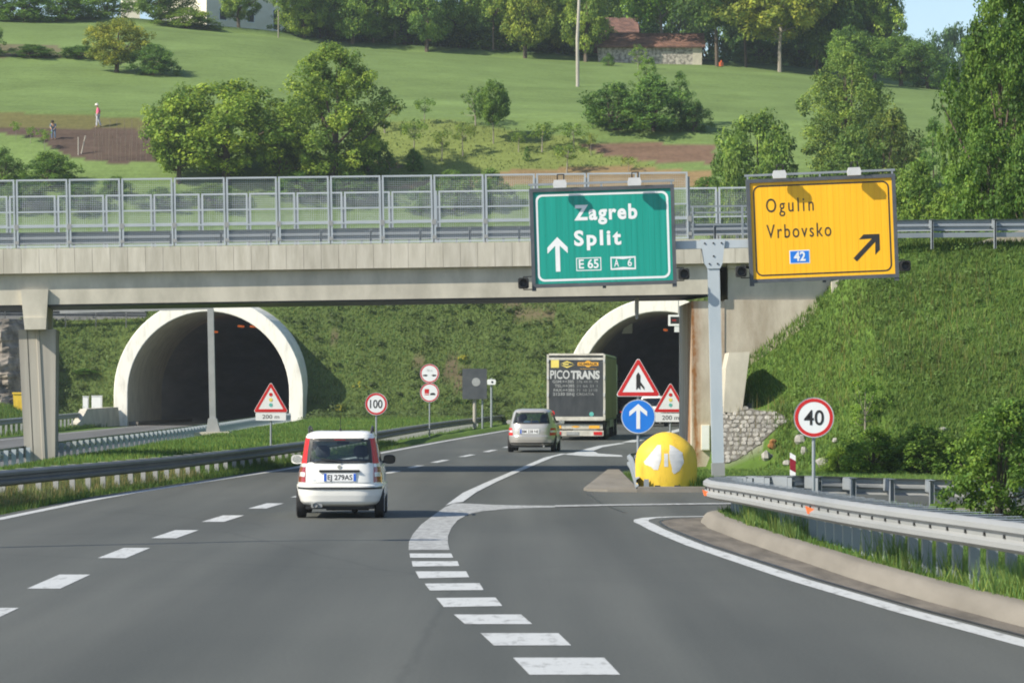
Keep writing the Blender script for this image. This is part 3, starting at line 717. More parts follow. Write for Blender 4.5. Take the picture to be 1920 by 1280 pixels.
# ------------------------------------------------------------------ tunnels
def arch(r, cx=0, legs=True, n=36, zb=-.25):
    pts = [(cx - r, zb)]
    pts += [(cx - r * math.cos(math.pi * k / n), TZC + r * math.sin(math.pi * k / n)) for k in range(n + 1)]
    pts += [(cx + r, zb)]
    return pts
def tunnel(cx, cy, label, lamps):
    t = thing('tunnel', label, 'tunnel', (cx, cy, 0), (0, 0, -math.atan(TAX)), 'twin motorway tunnels')
    o, i = arch(TRO), arch(TRI)
    mb = MB(); n = len(o)
    rings = [[(x, 0, z) for x, z in i], [(x, -.02, z) for x, z in arch(TRI + .04)], [(x, -.02, z) for x, z in arch(TRO - .04)], [(x, 0.04, z) for x, z in o], [(x, 15, z) for x, z in o]]
    mb.loft(rings, False); mb.build('portal_ring', MAT['ringwhite'], t)
    mb = MB()
    rings = [[(x + .0014 * y * y, y, z) for x, z in i] for y in np.linspace(11.02, 150, 26)]
    mb.loft(rings, False, m=0)
    e = rings[-1]; mb.add(e, [tuple(range(len(e)))])
    mb.build('lining', MAT['lining'], t, smooth=True)
    mb = MB(); mb.loft([[(x + .0014 * y * y, y, z) for x, z in arch(TRI - .01)] for y in np.linspace(.01, 11, 8)], False); mb.build('mouth_lining', MAT['concrete'], t, smooth=True)  # pale portal section; daylight reaching the mouth is put into its colour
    mb = MB(); mb.add([(-5.0, .5, .03), (5.0, .5, .03), (5.0 + .0014 * 22500, 150, .03), (-5 + .0014 * 22500, 150, .03)], [(0, 1, 2, 3)]); mb.build('roadway', MAT['asphalt'], t)
    for x, y, z, l in lamps:
        mb = MB(); mb.bbox(x - .12, x + .12, y, y + l, z, z + .12, .03); mb.build('tunnel_lamp', MAT['lamp'], t)
    for s in (-1, 1):
        mb = MB(); mb.box(s * 4.9 - .45, s * 4.9 + .45, .3, 140, -.05, .17) if s < 0 else mb.box(4.45, 5.0, .3, 60, -.05, .17)
        mb.build('walkway', MAT['kerb'], t)
    return t
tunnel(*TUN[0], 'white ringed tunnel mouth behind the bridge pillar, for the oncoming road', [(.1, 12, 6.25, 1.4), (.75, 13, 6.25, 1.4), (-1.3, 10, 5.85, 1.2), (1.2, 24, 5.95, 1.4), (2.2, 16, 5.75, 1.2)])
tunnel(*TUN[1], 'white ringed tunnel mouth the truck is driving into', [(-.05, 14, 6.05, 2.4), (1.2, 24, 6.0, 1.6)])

# ------------------------------------------------------------------ overpass
BY, BA, BS = 88.0, R(6), .0185
bridge = thing('overpass_bridge', 'concrete road bridge with a panelled edge crossing over the motorway', 'bridge', (0, BY, 0), (0, -BS, BA))
BW = 5.5
# edge panels
mb = MB(); u = -21.6
k = 0
while u < 9.3:
    w = .462
    mb.box(u + .0035, u + w - .0035, 0, .16, 5.52, 6.17, 0); u += w
mb.build('parapet', MAT['parapet'], bridge)
mb = MB(); mb.box(-21.6, 9.3, .162, .5, 5.55, 6.155); mb.box(-21.6, 9.3, .5, BW - .3, 5.45, 5.98); mb.box(-21.6, 9.3, BW - .3, BW, 5.5, 6.17)
mb.build('deck', MAT['concrete'], bridge)
mb = MB()
for v0, v1 in ((.20, .85), (2.4, 3.1), (4.6, 5.25)):
    mb.box(-21.6, 5.66, v0, v1, 4.70, 5.53)
mb.build('beam', MAT['concrete'], bridge)
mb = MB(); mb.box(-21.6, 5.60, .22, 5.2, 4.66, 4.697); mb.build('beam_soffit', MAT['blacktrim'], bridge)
# crosshead end and pillar
cu = -12.50
mb = MB(); mb.prism([(cu - .36, 5.1), (cu + .36, 5.1), (cu + .31, 4.48), (cu + .30, 4.36), (cu - .30, 4.36), (cu - .31, 4.48)], .08, .5)
mb.prism([(cu - .30, 4.36), (cu + .30, 4.36), (cu + .28, 4.05), (cu - .27, 4.05)], .02, .6)
mb.box(cu - .3, cu + .3, .6, 5.2, 4.05, 4.66)
mb.build('crosshead', MAT['concrete'], bridge)
mb = MB()
def pier_ring(z):
    t = (z - .0) / 4.0
    xl = cu + (-.34 - .12 * t); xr = cu + (.42 + .10 * t)
    d0, d1 = .62 + .0 * t, 3.2 + .3 * t
    g = .04
    return [(xl, d0, z), (xl + .22, d0, z), (xl + .22, d0 + g, z), (xl + .25, d0 + g, z), (xl + .25, d0, z), (xl + .46, d0, z), (xl + .47, d0 - .03, z), (xl + .54, d0 - .03, z), (xl + .55, d0, z), (xr, d0, z),
            (xr, d0 + .7, z), (xr - .07, d0 + .72, z), (xr - .07, d0 + .95, z), (xr, d0 + .97, z), (xr, d1, z), (xl, d1, z)]
mb.loft([pier_ring(z) for z in (-.2, 1.0, 2.2, 3.3, 4.06)], True, True, True)
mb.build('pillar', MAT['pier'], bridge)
mb = MB(); mb.tube([(5.62 - 2.05, .9, 4.66), (3.56, .9, 4.22)], .055, 10); mb.tube([(3.56, .9, 4.22), (3.56, .9, 4.08)], .045, 10)
mb.build('drain_pipe', MAT['galv_dull'], bridge)
# abutment: road side face, front with rust, wing wall
Xa = 4.83
mb = MB()
def yf(x): return 88.38 + .105 * x
mb.slab([(Xa, yf(Xa)), (5.72, yf(5.72)), (5.72, 94.6), (Xa - .05, 94.6)], -.1, 4.62)
mb.slab([(5.722, yf(5.722) + .02), (9.6, yf(9.6) + .02), (9.6, 94.6), (5.722, 94.6)], -.1, 4.66)
mb.build('abutment', MAT['rustwall'], bridge, world=True)
mb = MB()
mb.slab([(5.82, yf(5.8) + .10), (9.7, yf(9.7) + .10), (9.7, 94.5), (5.82, 94.5)], 4.662, 5.50)
mb.slab([(5.80, yf(5.8) - .05), (6.05, yf(6.05) - .05), (6.05, 94.5), (5.80, 94.5)], 5.502, 5.78)
mb.build('back_wall', MAT['concrete'], bridge, world=True)
mb = MB(); mb.box(5.2, 5.62, 0, .3, 4.66, 4.72); 
cab = thing('electrical_box', 'small cream cabinet fixed to the rusty bridge abutment behind the steel post', 'cabinet', (5.17, yf(5.17), 0))
mb = MB(); mb.bbox(-.09, .14, -.13, -.005, .62, 1.3, .01); mb.build('cabinet_body', MAT['render_'], cab)
mb = MB(); mb.box(-.075, .125, -.136, -.131, .64, 1.28); mb.build('cabinet_door', MAT['paleblue'], cab)
# flank block standing on the slope
bt = MB()
Yb = 86.2
def pz(px, py, Y): v = P(px, py, Y); return (v.x, v.z)
bt.prism([pz(1357, 772, Yb), pz(1391, 775, Yb), pz(1406, 659, Yb), pz(1367, 661, Yb), pz(1361, 690, Yb)], Yb, Yb + 1.7)
tag(bt.build('concrete_wing_block', MAT['concrete']), 'leaning pale concrete block standing out of the grass beside the abutment', 'concrete block')

# ---- mesh screens on the bridge
tmpl = {}
def panel_parts(w, h):
    fr = MB(); r = .045
    for x in (r / 2, w - r / 2): fr.box(x - r / 2, x + r / 2, -r / 2, r / 2, 0, h)
    for z in (r / 2, h - r / 2): fr.box(r, w - r, -r / 2 + .002, r / 2 - .002, z - r / 2, z + r / 2)
    for z in (h * .30, h * .52): fr.box(r, w - r, -r / 2 + .002, r / 2 - .002, z - .02, z + .02)
    me = MB(); q = .0024
    x = r + .02
    while x < w - r:
        me.box(x - q, x + q, .024, .030, r, h - r); x += .05
    z = r + .02
    while z < h - r:
        me.box(r, w - r, .0305, .0365, z - q, z + q); z += .05
    po = MB(); po.box(w + .008, w + .058, .0, .07, -.1, h * .93); po.box(w - .02, w + .09, -.03, .0, h * .26, h * .34); po.box(w - .02, w + .09, -.03, .0, h * .05, h * .1)
    return fr, me, po
def screen(name, label, u0, v, z0, w, h, n, pitch):
    t = thing(name, label, 'fence', (0, BY, 0), (0, -BS, BA))
    fr, me, po = panel_parts(w, h)
    first = None
    for k in range(n):
        if k == 0:
            a = fr.build('panel_frame', MAT['fence_steel'], t); b = me.build('wire_mesh', MAT['fence_steel'], a); c = po.build('post', MAT['galv_dull'], t)
            first = (a, b, c)
        else:
            a = first[0].copy(); col.objects.link(a); b = first[1].copy(); col.objects.link(b); b.parent = a
            c = first[2].copy(); col.objects.link(c)
        a.location = (u0 + k * pitch, v, z0); c.location = (u0 + k * pitch, v, z0)
    return t
screen('mesh_fence', 'tall wire mesh screen along the near edge of the bridge', -12.93 - 7 * 1.373, .08, 6.19, 1.335, 1.79, 20, 1.373)
screen('mesh_fence', 'wire mesh screen on the far edge of the bridge, seen through the near one', -13.35 - 6 * 1.33, 5.3, 6.12, 1.28, 1.74, 22, 1.33)
# low handrail on the bridge end behind the signs
hr = thing('handrail', 'plain steel handrail between the mesh screen and the yellow sign', 'handrail', (0, BY, 0), (0, -BS, BA))
mb = MB()
for z in (6.56, 6.88, 7.05): mb.box(4.95, 9.2, .08, .12, z - .022, z + .022)
mb.build('rail', MAT['galv'], hr)
for x in (5.0, 6.35, 7.7, 9.1):
    m2 = MB(); m2.box(x - .025, x + .025, .06, .11, 6.18, 7.05); m2.build('post', MAT['galv'], hr)

# ------------------------------------------------------------------ guardrails
WP = [(.0, .0), (.030, -.012), (.075, -.045), (.078, -.098), (.028, -.130), (.022, -.178), (.078, -.212), (.075, -.265), (.030, -.298), (.0, -.31)]
def smooth_path(pts, n):
    pts = [Vector(p) for p in pts]; out = []
    for i in range(len(pts) - 1):
        p0, p1, p2, p3 = pts[max(i - 1, 0)], pts[i], pts[i + 1], pts[min(i + 2, len(pts) - 1)]
        for k in range(n):
            t = k / n
            out.append(.5 * ((2 * p1) + (-p0 + p2) * t + (2 * p0 - 5 * p1 + 4 * p2 - p3) * t * t + (-p0 + 3 * p1 - 3 * p2 + p3) * t ** 3))
    out.append(pts[-1]); return out
def guardrail(name, label, pts, side, sp, mats=('galv_dull', 'galv_dull'), ground=None, posts=100, n=5, block=True, boltm=True, post_w=.055, skip0=0., ph=None, group=None, post_d=.11, straight=False, off=.10):
    """pts: (x, y, z of the rail's top); side +1 = posts stand to the right of the walking direction"""
    path = [Vector(p) for p in pts] if straight else smooth_path(pts, n)
    t = thing(name, label, 'guardrail', (path[0].x, path[0].y, 0), group=group)
    O = Vector((path[0].x, path[0].y, 0))
    rings = []
    for i, p in enumerate(path):
        d = (path[min(i + 1, len(path) - 1)] - path[max(i - 1, 0)]); d.z = 0; d.normalize()
        nrm = Vector((d.y, -d.x, 0)) * -side
        prof = [p - O + nrm * a + Vector((0, 0, b)) for a, b in WP]
        prof += [p - O + nrm * (a - .006) + Vector((0, 0, b + .0)) for a, b in reversed(WP)]
        rings.append(prof)
    mb = MB(); mb.loft(rings, True, True, True)
    rail = mb.build('rail', MAT[mats[0]], t, smooth=True)
    # posts
    L = [0.]
    for i in range(1, len(path)): L.append(L[-1] + (path[i] - path[i - 1]).length)
    s = skip0; proto = None; cnt = 0
    while s < L[-1]:
        i = max(k for k in range(len(L)) if L[k] <= s); i = min(i, len(path) - 2)
        f = (s - L[i]) / max(L[i + 1] - L[i], 1e-6)
        p = path[i].lerp(path[i + 1], f); d = path[i + 1] - path[i]; d.z = 0; d.normalize()
        nrm = Vector((d.y, -d.x, 0)) * side
        if cnt < posts:
            if proto is None:
                m2 = MB(); h = ph or .95
                w, dd = post_w, post_d
                m2.box(-w / 2, w / 2, off, off + .006, -h, -.03); m2.box(-w / 2, -w / 2 + .006, off + .006, off + dd, -h, -.03); m2.box(w / 2 - .006, w / 2, off + .006, off + dd, -h, -.03)
                proto = m2.build('post', MAT[mats[1]], t)
                if block:
                    m3 = MB(); m3.bbox(-.05, .05, -.02, off - .001, -.24, -.01, .012); m3.box(-.055, .055, -.01, off + .16, -.009, -.003)
                    bp_ = m3.build('spacer', MAT[mats[1]], proto)
                if boltm:
                    m4 = MB(); m4.box(-.022, .022, -.042, -.022, -.173, -.137); m4.build('bolt', MAT['black'], proto)
                o = proto
            else:
                o = proto.copy(); col.objects.link(o)
                for ch in list(proto.children):
                    c2 = ch.copy(); col.objects.link(c2); c2.parent = o
            o.location = p - O
            o.rotation_euler = (0, 0, math.atan2(nrm.y, nrm.x) - math.pi / 2)
            cnt += 1
        s += sp
    return t
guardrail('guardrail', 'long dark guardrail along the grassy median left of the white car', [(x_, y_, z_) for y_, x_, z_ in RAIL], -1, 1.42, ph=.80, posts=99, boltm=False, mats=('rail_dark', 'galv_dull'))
guardrail('guardrail', 'light guardrail on the far side of the median, along the oncoming road', [(-12.75, 64, .76), (-12.75, 80, .76), (-12.95, 97, .76), (-12.9, 130, .76), (-13.6, 178, .76), (-13.7, 202, .76)], 1, 1.42, ph=.7, posts=99, boltm=False, block=False, mats=('galv', 'fence_steel'))
U = [(8.3, 12.5, 1.0), (6.4, 20, 1.0), (5.28, 29.5, .99), (4.88, 33, .975), (4.45, 37, .94), (4.12, 41, .90), (3.84, 46, .85), (3.56, 51, .80), (3.36, 54.5, .755), (3.36, 56.8, .735), (3.65, 58.7, .72), (4.4, 60.0, .70), (5.4, 60.8, .68), (7.0, 61.2, .62), (9.5, 61.2, .56), (12.5, 60.9, .5), (15, 60.2, .5)]
ug = guardrail('guardrail', 'curved pale guardrail bending round the grass island at the exit', U, 1, .78, mats=('galv_dull', 'galv'), ph=1.1, n=6, post_w=.085, skip0=.3, off=.40)
for px, py, Yq in ((1524, 955, 43.4), (1328, 923, 55.4)):
    v = P(px, py, Yq); mb = MB(); s = .05
    mb.prism([(-s, s), (s * 1.2, s * .2), (s * .6, -s), (-s * .4, -s * 1.1)], -.03, .03)
    o = mb.build('reflector', MAT['orange'], ug); o.location = Vector((float(kerbX(Yq)) * 0 + v.x - .05, v.y, v.z)) - ug.location
guardrail('guardrail', 'dark guardrail on the verge left of the oncoming road beyond the pillar', [(-24.6, 120, .75), (-24.7, 150, .75), (-25.2, 176, .78), (-25.8, 200, .8)], -1, 2.0, ph=.9, boltm=False, block=False)
guardrail('guardrail', 'dark guardrail high on the slope beside the left tunnel, under the bridge', [P(-160, 581, 208.4) , P(20, 583, 208.5), P(110, 583.5, 208.6), P(274, 585, 208.8)], 1, 1.9, ph=1.0, boltm=False, block=False, straight=True, mats=('panelgrey', 'galv_dull'))
ap = [(9.0, 88.62, 6.76), (11, 88.85, 6.80), (13.7, 89.1, 6.83), (16, 89.35, 6.86), (22, 90, 6.96), (34, 91.3, 7.1)]
guardrail('guardrail', 'pale double guardrail on top of the grassy embankment right of the yellow sign', ap, 1, 1.72, ph=.8, boltm=False, mats=('galv', 'galv'), skip0=.55)
apg = [o for o in col.objects if o.get('label', '').startswith('pale double guardrail')][0]
mb = MB()
for i in range(len(ap) - 1):
    p, q = Vector(ap[i]), Vector(ap[i + 1]); k = Vector((0, -.06, -.42)); mb.bar(p - apg.location + k, q - apg.location + k, .05, .13)
mb.build('lower_rail', MAT['galv'], apg)
mbx = MB()
kb = [(8.6, 88.9), (14, 89.5), (34, 91.7)]
for i in range(2):
    a, b = kb[i], kb[i + 1]; za, zb_ = ztop(a[0]), ztop(b[0])
    mbx.add([(a[0], a[1], za - .3), (b[0], b[1], zb_ - .3), (b[0], b[1], zb_ + .16), (a[0], a[1], za + .16), (a[0], a[1] + .5, za - .3), (b[0], b[1] + .5, zb_ - .3), (b[0], b[1] + .5, zb_ + .16), (a[0], a[1] + .5, za + .16)],
            [(0, 1, 2, 3), (7, 6, 5, 4), (3, 2, 6, 7), (0, 3, 7, 4), (1, 5, 6, 2)])
struct(mbx.build('approach_kerb', MAT['concrete']))
# guardrails on the bridge deck (near and far lane edge)
def on_bridge(u, v, w):
    return Matrix.Rotation(BA, 4, 'Z') @ Vector((u, v, w + BS * u)) + Vector((0, BY, 0))
for v, lab, sd, zz in ((.95, 'guardrail on the bridge deck just behind the near mesh screen', 1, 6.63), (4.75, 'guardrail on the far side of the bridge deck', -1, 6.78)):
    guardrail('guardrail', lab, [on_bridge(-21, v, zz), on_bridge(-8, v, zz), on_bridge(9.2, v, zz)], sd, 1.33, ph=.68, boltm=False, mats=('galv', 'galv'), group=None, posts=24, block=False, straight=True)
# short rail beside the crash cushion
guardrail('guardrail', 'short guardrail running back from the yellow crash cushion', [(2.82, 73.2, .30), (2.83, 76, .52), (2.92, 80, .60), (3.02, 84.5, .60), (3.25, 86.0, .60), (3.7, 86.6, .60), (4.7, 86.8, .6)], 1, 1.33, ph=.6, boltm=False, block=False, mats=('galv', 'galv'))

# small concrete wall, barrier and cabinets by the left tunnel
mb = MB()
a, b = P(-260, 600, 209), P(270, 602, 209)
mb.box(a.x, b.x, 209.3, 209.8, 5.5, 7.25); tag(mb.build('retaining_wall', MAT['greywall']), 'grey concrete wall behind the high guardrail beside the left tunnel', 'wall')
mb = MB()
a, b = Vector((-25.6, 194.5, 0)), Vector((-24.35, 204.5, 0)); nn_ = Vector((-.95, .12, 0)) * .45
bz = [(0, .12), (.10, .35), (.24, 1.02), (.9, 1.08), (1, 1.08)]
vs = []
for f_, z_ in bz:
    p = a.lerp(b, f_); vs += [p + Vector((.1, 0, -.15)), p + Vector((0, 0, z_)), p + nn_ + Vector((0, 0, z_)), p + nn_ + Vector((0, 0, -.15))]
mb.loft([vs[k * 4:k * 4 + 4] for k in range(len(bz))], True, True, True)
tag(mb.build('concrete_barrier', MAT['concrete']), 'grey concrete safety barrier sloping up to the left tunnel mouth', 'barrier')
for px, w, y0, y1, lab in ((161, 10, 743, 766, 'small grey cabinet left of the larger white one by the tunnel'), (182, 19, 742, 767, 'white cabinet standing behind the sloping concrete barrier')):
    c = P(px, 770, 204.3); hw = w / 2 / F * 204.3; h = (768 - y0) / F * 204.3
    t = thing('roadside_cabinet', lab, 'cabinet', (c.x, c.y, c.z - .2))
    mb = MB(); mb.bbox(-hw, hw, -.2, .2, 0, h + .25, .03); mb.box(-hw - .02, hw + .02, -.23, .22, h + .25, h + .29); mb.build('cabinet_body', MAT['paleblue'] if w < 12 else MAT['white'], t)
    mb = MB(); mb.box(-hw * .8, hw * .8, -.207, -.203, .1, h + .2); mb.box(-hw * .7, -hw * .6, -.22, -.208, h * .5, h * .6); mb.build('cabinet_door', MAT['white'], t)
# yellow bin on the left verge
c = P(42, 770, 196.); 
bn = thing('yellow_bin', 'yellow plastic grit bin on the grass left of the bridge pillar', 'bin', (c.x, c.y, Gf(c.x, c.y)))
zz = c.z - Gf(c.x, c.y)
mb = MB(); mb.loft([[(-.50 * k, -.4 * k, z), (.50 * k, -.4 * k, z), (.50 * k, .4 * k, z), (-.50 * k, .4 * k, z)] for k, z in ((.86, -.1), (.9, zz), (1.0, zz + 1.0))], True, True, True); mb.build('bin_body', MAT['yellowpl'], bn)
mb = MB(); mb.bbox(-.55, .55, -.45, .45, zz + 1.0, zz + 1.1, .03); mb.build('lid', MAT['yellowpl'], bn)

# ------------------------------------------------------------------ sign gantry over the exit
GY = 77.0; GS = F / GY
gz0 = -.02
gb = P(1347, 893, GY)
gan = thing('sign_gantry', 'grey steel T-shaped post carrying the green and the yellow sign', 'sign gantry', (gb.x, GY, 0), (0, -R(1.3), 0))
Hg = 5.62
mb = MB(); mb.bbox(-.135, .135, -.13, .13, .55, Hg - .05, .02); mb.build('mast', MAT['galv_post'], gan)
mb = MB(); mb.bbox(-.15, .15, -.145, .145, .1, .55, .02); mb.build('mast_foot', MAT['galv_dull'], gan)
mb = MB(); mb.box(-.3, .3, -.3, .3, .06, .10)
for sx in (-.22, -.08, .08, .22): mb.tube([(sx, -.24, .1), (sx, -.24, .2)], .02, 6)
mb.build('base_plate', MAT['galv_dull'], gan)
mb = MB(); mb.bbox(-1.2, 1.1, -.1, .1, Hg - .09, Hg + .10, .012); mb.build('arm', MAT['galv_post'], gan)
mb = MB(); mb.prism([(-.30, Hg + .12), (.28, Hg + .12), (.20, Hg - .45), (.145, Hg - .56), (-.145, Hg - .56), (-.21, Hg - .45)], -.155, -.131); mb.prism([(-.30, Hg + .12), (.28, Hg + .12), (.20, Hg - .45), (-.21, Hg - .45)], .131, .155)
pl = mb.build('gusset_plate', MAT['galv_post'], gan)
for x, z in ((-.2, .03), (0, .03), (.19, .03), (0, -.27), (-.1, -.45), (.09, -.45)):
    mb = MB(); mb.tube([(x, -.156, Hg + z), (x, -.175, Hg + z)], .022, 6); mb.build('bolt', MAT['blacktrim'], pl)

def rr(x0, x1, z0, z1, r, n=5):
    pts = []
    for cx, cz, a0 in ((x1 - r, z0 + r, -90), (x1 - r, z1 - r, 0), (x0 + r, z1 - r, 90), (x0 + r, z0 + r, 180)):
        for k in range(n + 1):
            a = R(a0 + 90 * k / n); pts.append((cx + r * math.cos(a), cz + r * math.sin(a)))
    return pts
def big_sign(name, label, cpx, cpy, w, h, rot, face, lamps_px, flash_l, flash_r):
    c = P(cpx, cpy, GY - .32)
    t = thing(name, label, 'road sign', c, (0, -R(rot), 0))
    W, Hh = w / 2, h / 2
    mb = MB(); fo = [(-W, -Hh), (W, -Hh), (W, Hh), (-W, Hh)]; k = .085
    mb.ring(fo, [(-W + k, -Hh + k), (W - k, -Hh + k), (W - k, Hh - k), (-W + k, Hh - k)], -.05, .09)
    for s in (-1, 1): mb.box(s * (W - .05) - .05, s * (W - .05) + .05, -.03, .08, -Hh - .07, -Hh - .002)
    mb.box(-.04, .04, .0, .06, -Hh - .05, -Hh - .002)
    mb.build('frame', MAT['darkframe'], t)
    mb = MB(); x = -W + k
    nb = 24; pw = (2 * W - 2 * k) / nb
    for i in range(nb): mb.box(x + i * pw + .0012, x + (i + 1) * pw - .0012, -.01, .03, -Hh + k - .002, Hh - k + .002)
    mb.box(-W + k, W - k, .031, .08, -Hh + k, Hh - k, 1)
    mb.build('panel', [face, MAT['darkframe']], t)
    mb = MB(); mb.bar((-W - .02, .12, Hh + .10), (W + .02, .12, Hh + .10), .05)
    for x in (-W + .05, 0, W - .05): mb.bar((x, .12, Hh - .1), (x, .12, Hh + .10), .04)
    mb.build('top_rail', MAT['galv'], t)
    for lx in lamps_px:
        l = MB(); yo = -.27; z0 = Hh - .035
        l.prism([(lx - .145, z0 + .02), (lx + .145, z0 + .02), (lx + .16, z0 + .11), (lx + .13, z0 + .20), (lx - .13, z0 + .20), (lx - .16, z0 + .11)], yo - .07, yo + .07)
        lo = l.build('lamp_housing', MAT['lamphouse'], t)
        a = MB(); a.tube([(lx - .05, yo, z0 + .2), (lx - .05, yo + .05, z0 + .33), (lx - .05, .12, Hh + .1)], .014, 6); a.tube([(lx + .1, yo, z0 + .2), (lx + .1, yo + .05, z0 + .33), (lx + .1, .12, Hh + .1)], .014, 6)
        a.tube([(lx - .05, yo + .05, z0 + .33), (lx + .1, yo + .05, z0 + .33)], .014, 6)
        a.build('lamp_arm', MAT['blacktrim'], t)
    for fx, fz in (flash_l, flash_r):
        f = MB(); f.bbox(fx - .125, fx + .125, -.08, .14, fz - .125, fz + .125, .03)
        o = f.build('flasher', MAT['blacktrim'], t)
        f = MB(); n = 18
        f.loft([[(fx + math.cos(2 * math.pi * q / n) * r, y, fz + math.sin(2 * math.pi * q / n) * r) for q in range(n)] for r, y in ((.108, -.08), (.108, -.20), (.096, -.20), (.09, -.09), (.0, -.075))], True); f.build('visor', MAT['black'], o)
        s = 1 if fx > 0 else -1
        f = MB()
        for dz in (-.15, .15):
            f.tube([(fx, .03, fz + dz * .8), (fx, .03, fz + dz), (s * W * .985, .03, fz + dz)], .014, 6)
        f.tube([(s * W * .985, .03, fz - .15), (s * W * .985, .03, fz + .15)], .016, 6)
        f.build('bracket', MAT['blacktrim'], o)
    return t
g1 = big_sign('green_sign', 'green motorway sign reading Zagreb and Split with an upward arrow', 1130.5, 443, 3.36, 2.30, 1.75, MAT['green'], ((1049 - 1127) / GS, (1188 - 1127) / GS), ((980 - 1131) / GS, -1.03), ((1280 - 1131) / GS, -.93))
S = MB(); W, Hh = 1.68, 1.15
S.ring(rr(-W + .14, W - .14, -Hh + .14, Hh - .14, .16), rr(-W + .19, W - .19, -Hh + .19, Hh - .19, .12), -.0135, -.0105)
S.build('border', MAT['signwhite'], g1)
def lx(px, py, cx, cy, rot, s=GS):
    a = R(rot); dx, dz = (px - cx) / s, (cy - py) / s
    return dx * math.cos(a) + dz * math.sin(a), -dx * math.sin(a) + dz * math.cos(a)
def put(mb, body, px, py, px2, cappx, cx, cy, rot, **kw):
    x, z = lx(px, py, cx, cy, rot); x2, _ = lx(px2, py, cx, cy, rot)
    mb.text(body, x, z, cappx / GS, width=(x2 - x) if px2 else None, **kw)
S = MB()
put(S, 'Zagreb', 1077, 412.5, 1195, 26, 1130.5, 443, 1.75, bold=.036, spc=1.18, y=-.0135)
S.build('lettering', MAT['signwhite'], g1); S = MB()
put(S, 'Split', 1077, 460, 1165, 26, 1130.5, 443, 1.75, bold=.036, spc=1.25, y=-.0135)
S.build('lettering', MAT['signwhite'], g1)
x, z = lx(1047, 509, 1130.5, 443, 1.75)
S = MB(); S.prism([(x - .052, z), (x + .052, z), (x + .052, z + .60), (x + .235, z + .42), (x + .235, z + .56), (x, z + .80), (x - .235, z + .56), (x - .235, z + .42), (x - .052, z + .60)], -.0135, -.0105)
S.build('arrow', MAT['signwhite'], g1)
x0, z0 = lx(1081, 508, 1130.5, 443, 1.75); x1, z1 = lx(1127, 482, 1130.5, 443, 1.75)
S = MB(); S.ring([(x0, z0), (x1, z0), (x1, z1), (x0, z1)], [(x0 + .02, z0 + .02), (x1 - .02, z0 + .02), (x1 - .02, z1 - .02), (x0 + .02, z1 - .02)], -.0135, -.0105)
S.text('E 65', x0 + .06, z0 + .06, .2, y=-.0135, width=x1 - x0 - .12, bold=.02)
S.build('route_plate', MAT['signwhite'], g1)
x0, z0 = lx(1145, 506, 1130.5, 443, 1.75); x1, z1 = lx(1191.5, 480, 1130.5, 443, 1.75)
S = MB(); xm = (x0 + x1) / 2
S.ring([(x0, z0), (xm, z0), (x1, z0), (x1, z1), (xm, z1), (x0, z1)], [(x0 + .03, z0 + .035), (xm, z0 + .062), (x1 - .03, z0 + .035), (x1 - .03, z1 - .035), (xm, z1 - .062), (x0 + .03, z1 - .035)], -.0135, -.0105)
S.text('A', x0 + .085, z0 + .08, .165, y=-.0135, width=.11, bold=.02); S.text('6', x1 - .19, z0 + .08, .165, y=-.0135, width=.10, bold=.02)
S.build('route_plate', MAT['signwhite'], g1)

g2 = big_sign('yellow_sign', 'yellow exit sign reading Ogulin and Vrbovsko with a slanting arrow', 1542, 428.5, 3.46, 2.40, 2.3, MAT['yellow'], ((1462 - 1540) / GS, (1601 - 1540) / GS), ((1388 - 1543) / GS, -.92), ((1694 - 1543) / GS, -.94))
W, Hh = 1.73, 1.20
S = MB(); S.ring(rr(-W + .15, W - .15, -Hh + .15, Hh - .15, .16), rr(-W + .185, W - .185, -Hh + .185, Hh - .185, .125), -.0135, -.0105); S.build('border', MAT['signblack'], g2)
S = MB()
put(S, 'Ogulin', 1437, 398.5, 1526, 25, 1542, 428.5, 2.3, bold=.004, spc=1.35, y=-.0135)
S.build('lettering', MAT['signblack'], g2); S = MB()
put(S, 'Vrbovsko', 1438, 447, 1559, 25, 1542, 428.5, 2.3, bold=.004, spc=1.25, y=-.0135)
S.build('lettering', MAT['signblack'], g2)
a0 = Vector((*lx(1603, 487, 1542, 428.5, 2.3), 0)); a1 = Vector((*lx(1645, 442, 1542, 428.5, 2.3), 0))
t_ = (a1 - a0).normalized(); n_ = Vector((-t_.y, t_.x, 0)); A = lambda p, a, b: tuple((p + t_ * a + n_ * b))[:2]
S = MB(); S.prism([A(a0, 0, -.055), A(a1, -.14, -.055), A(a1, -.36, -.26), A(a1, -.20, -.26), A(a1, .06, 0), A(a1, -.20, .26), A(a1, -.36, .26), A(a1, -.14, .055), A(a0, 0, .055)], -.0135, -.0105)
S.build('arrow', MAT['signblack'], g2)
x0, z0 = lx(1481, 494.5, 1542, 428.5, 2.3); x1, z1 = lx(1518, 468, 1542, 428.5, 2.3)
S = MB(); S.prism([(x0, z0), (x1, z0), (x1, z1), (x0, z1)], -.0135, -.0105); rp_ = S.build('route_plate', MAT['signwhite'], g2)
S = MB(); S.prism([(x0 + .02, z0 + .02), (x1 - .02, z0 + .02), (x1 - .02, z1 - .02), (x0 + .02, z1 - .02)], -.017, -.014); S.build('route_field', MAT['blue'], rp_)
S = MB(); S.text('42', (x0 + x1) / 2, z0 + .065, .20, y=-.021, width=.27, bold=.03, align='CENTER'); S.build('lettering', MAT['signwhite'], rp_)

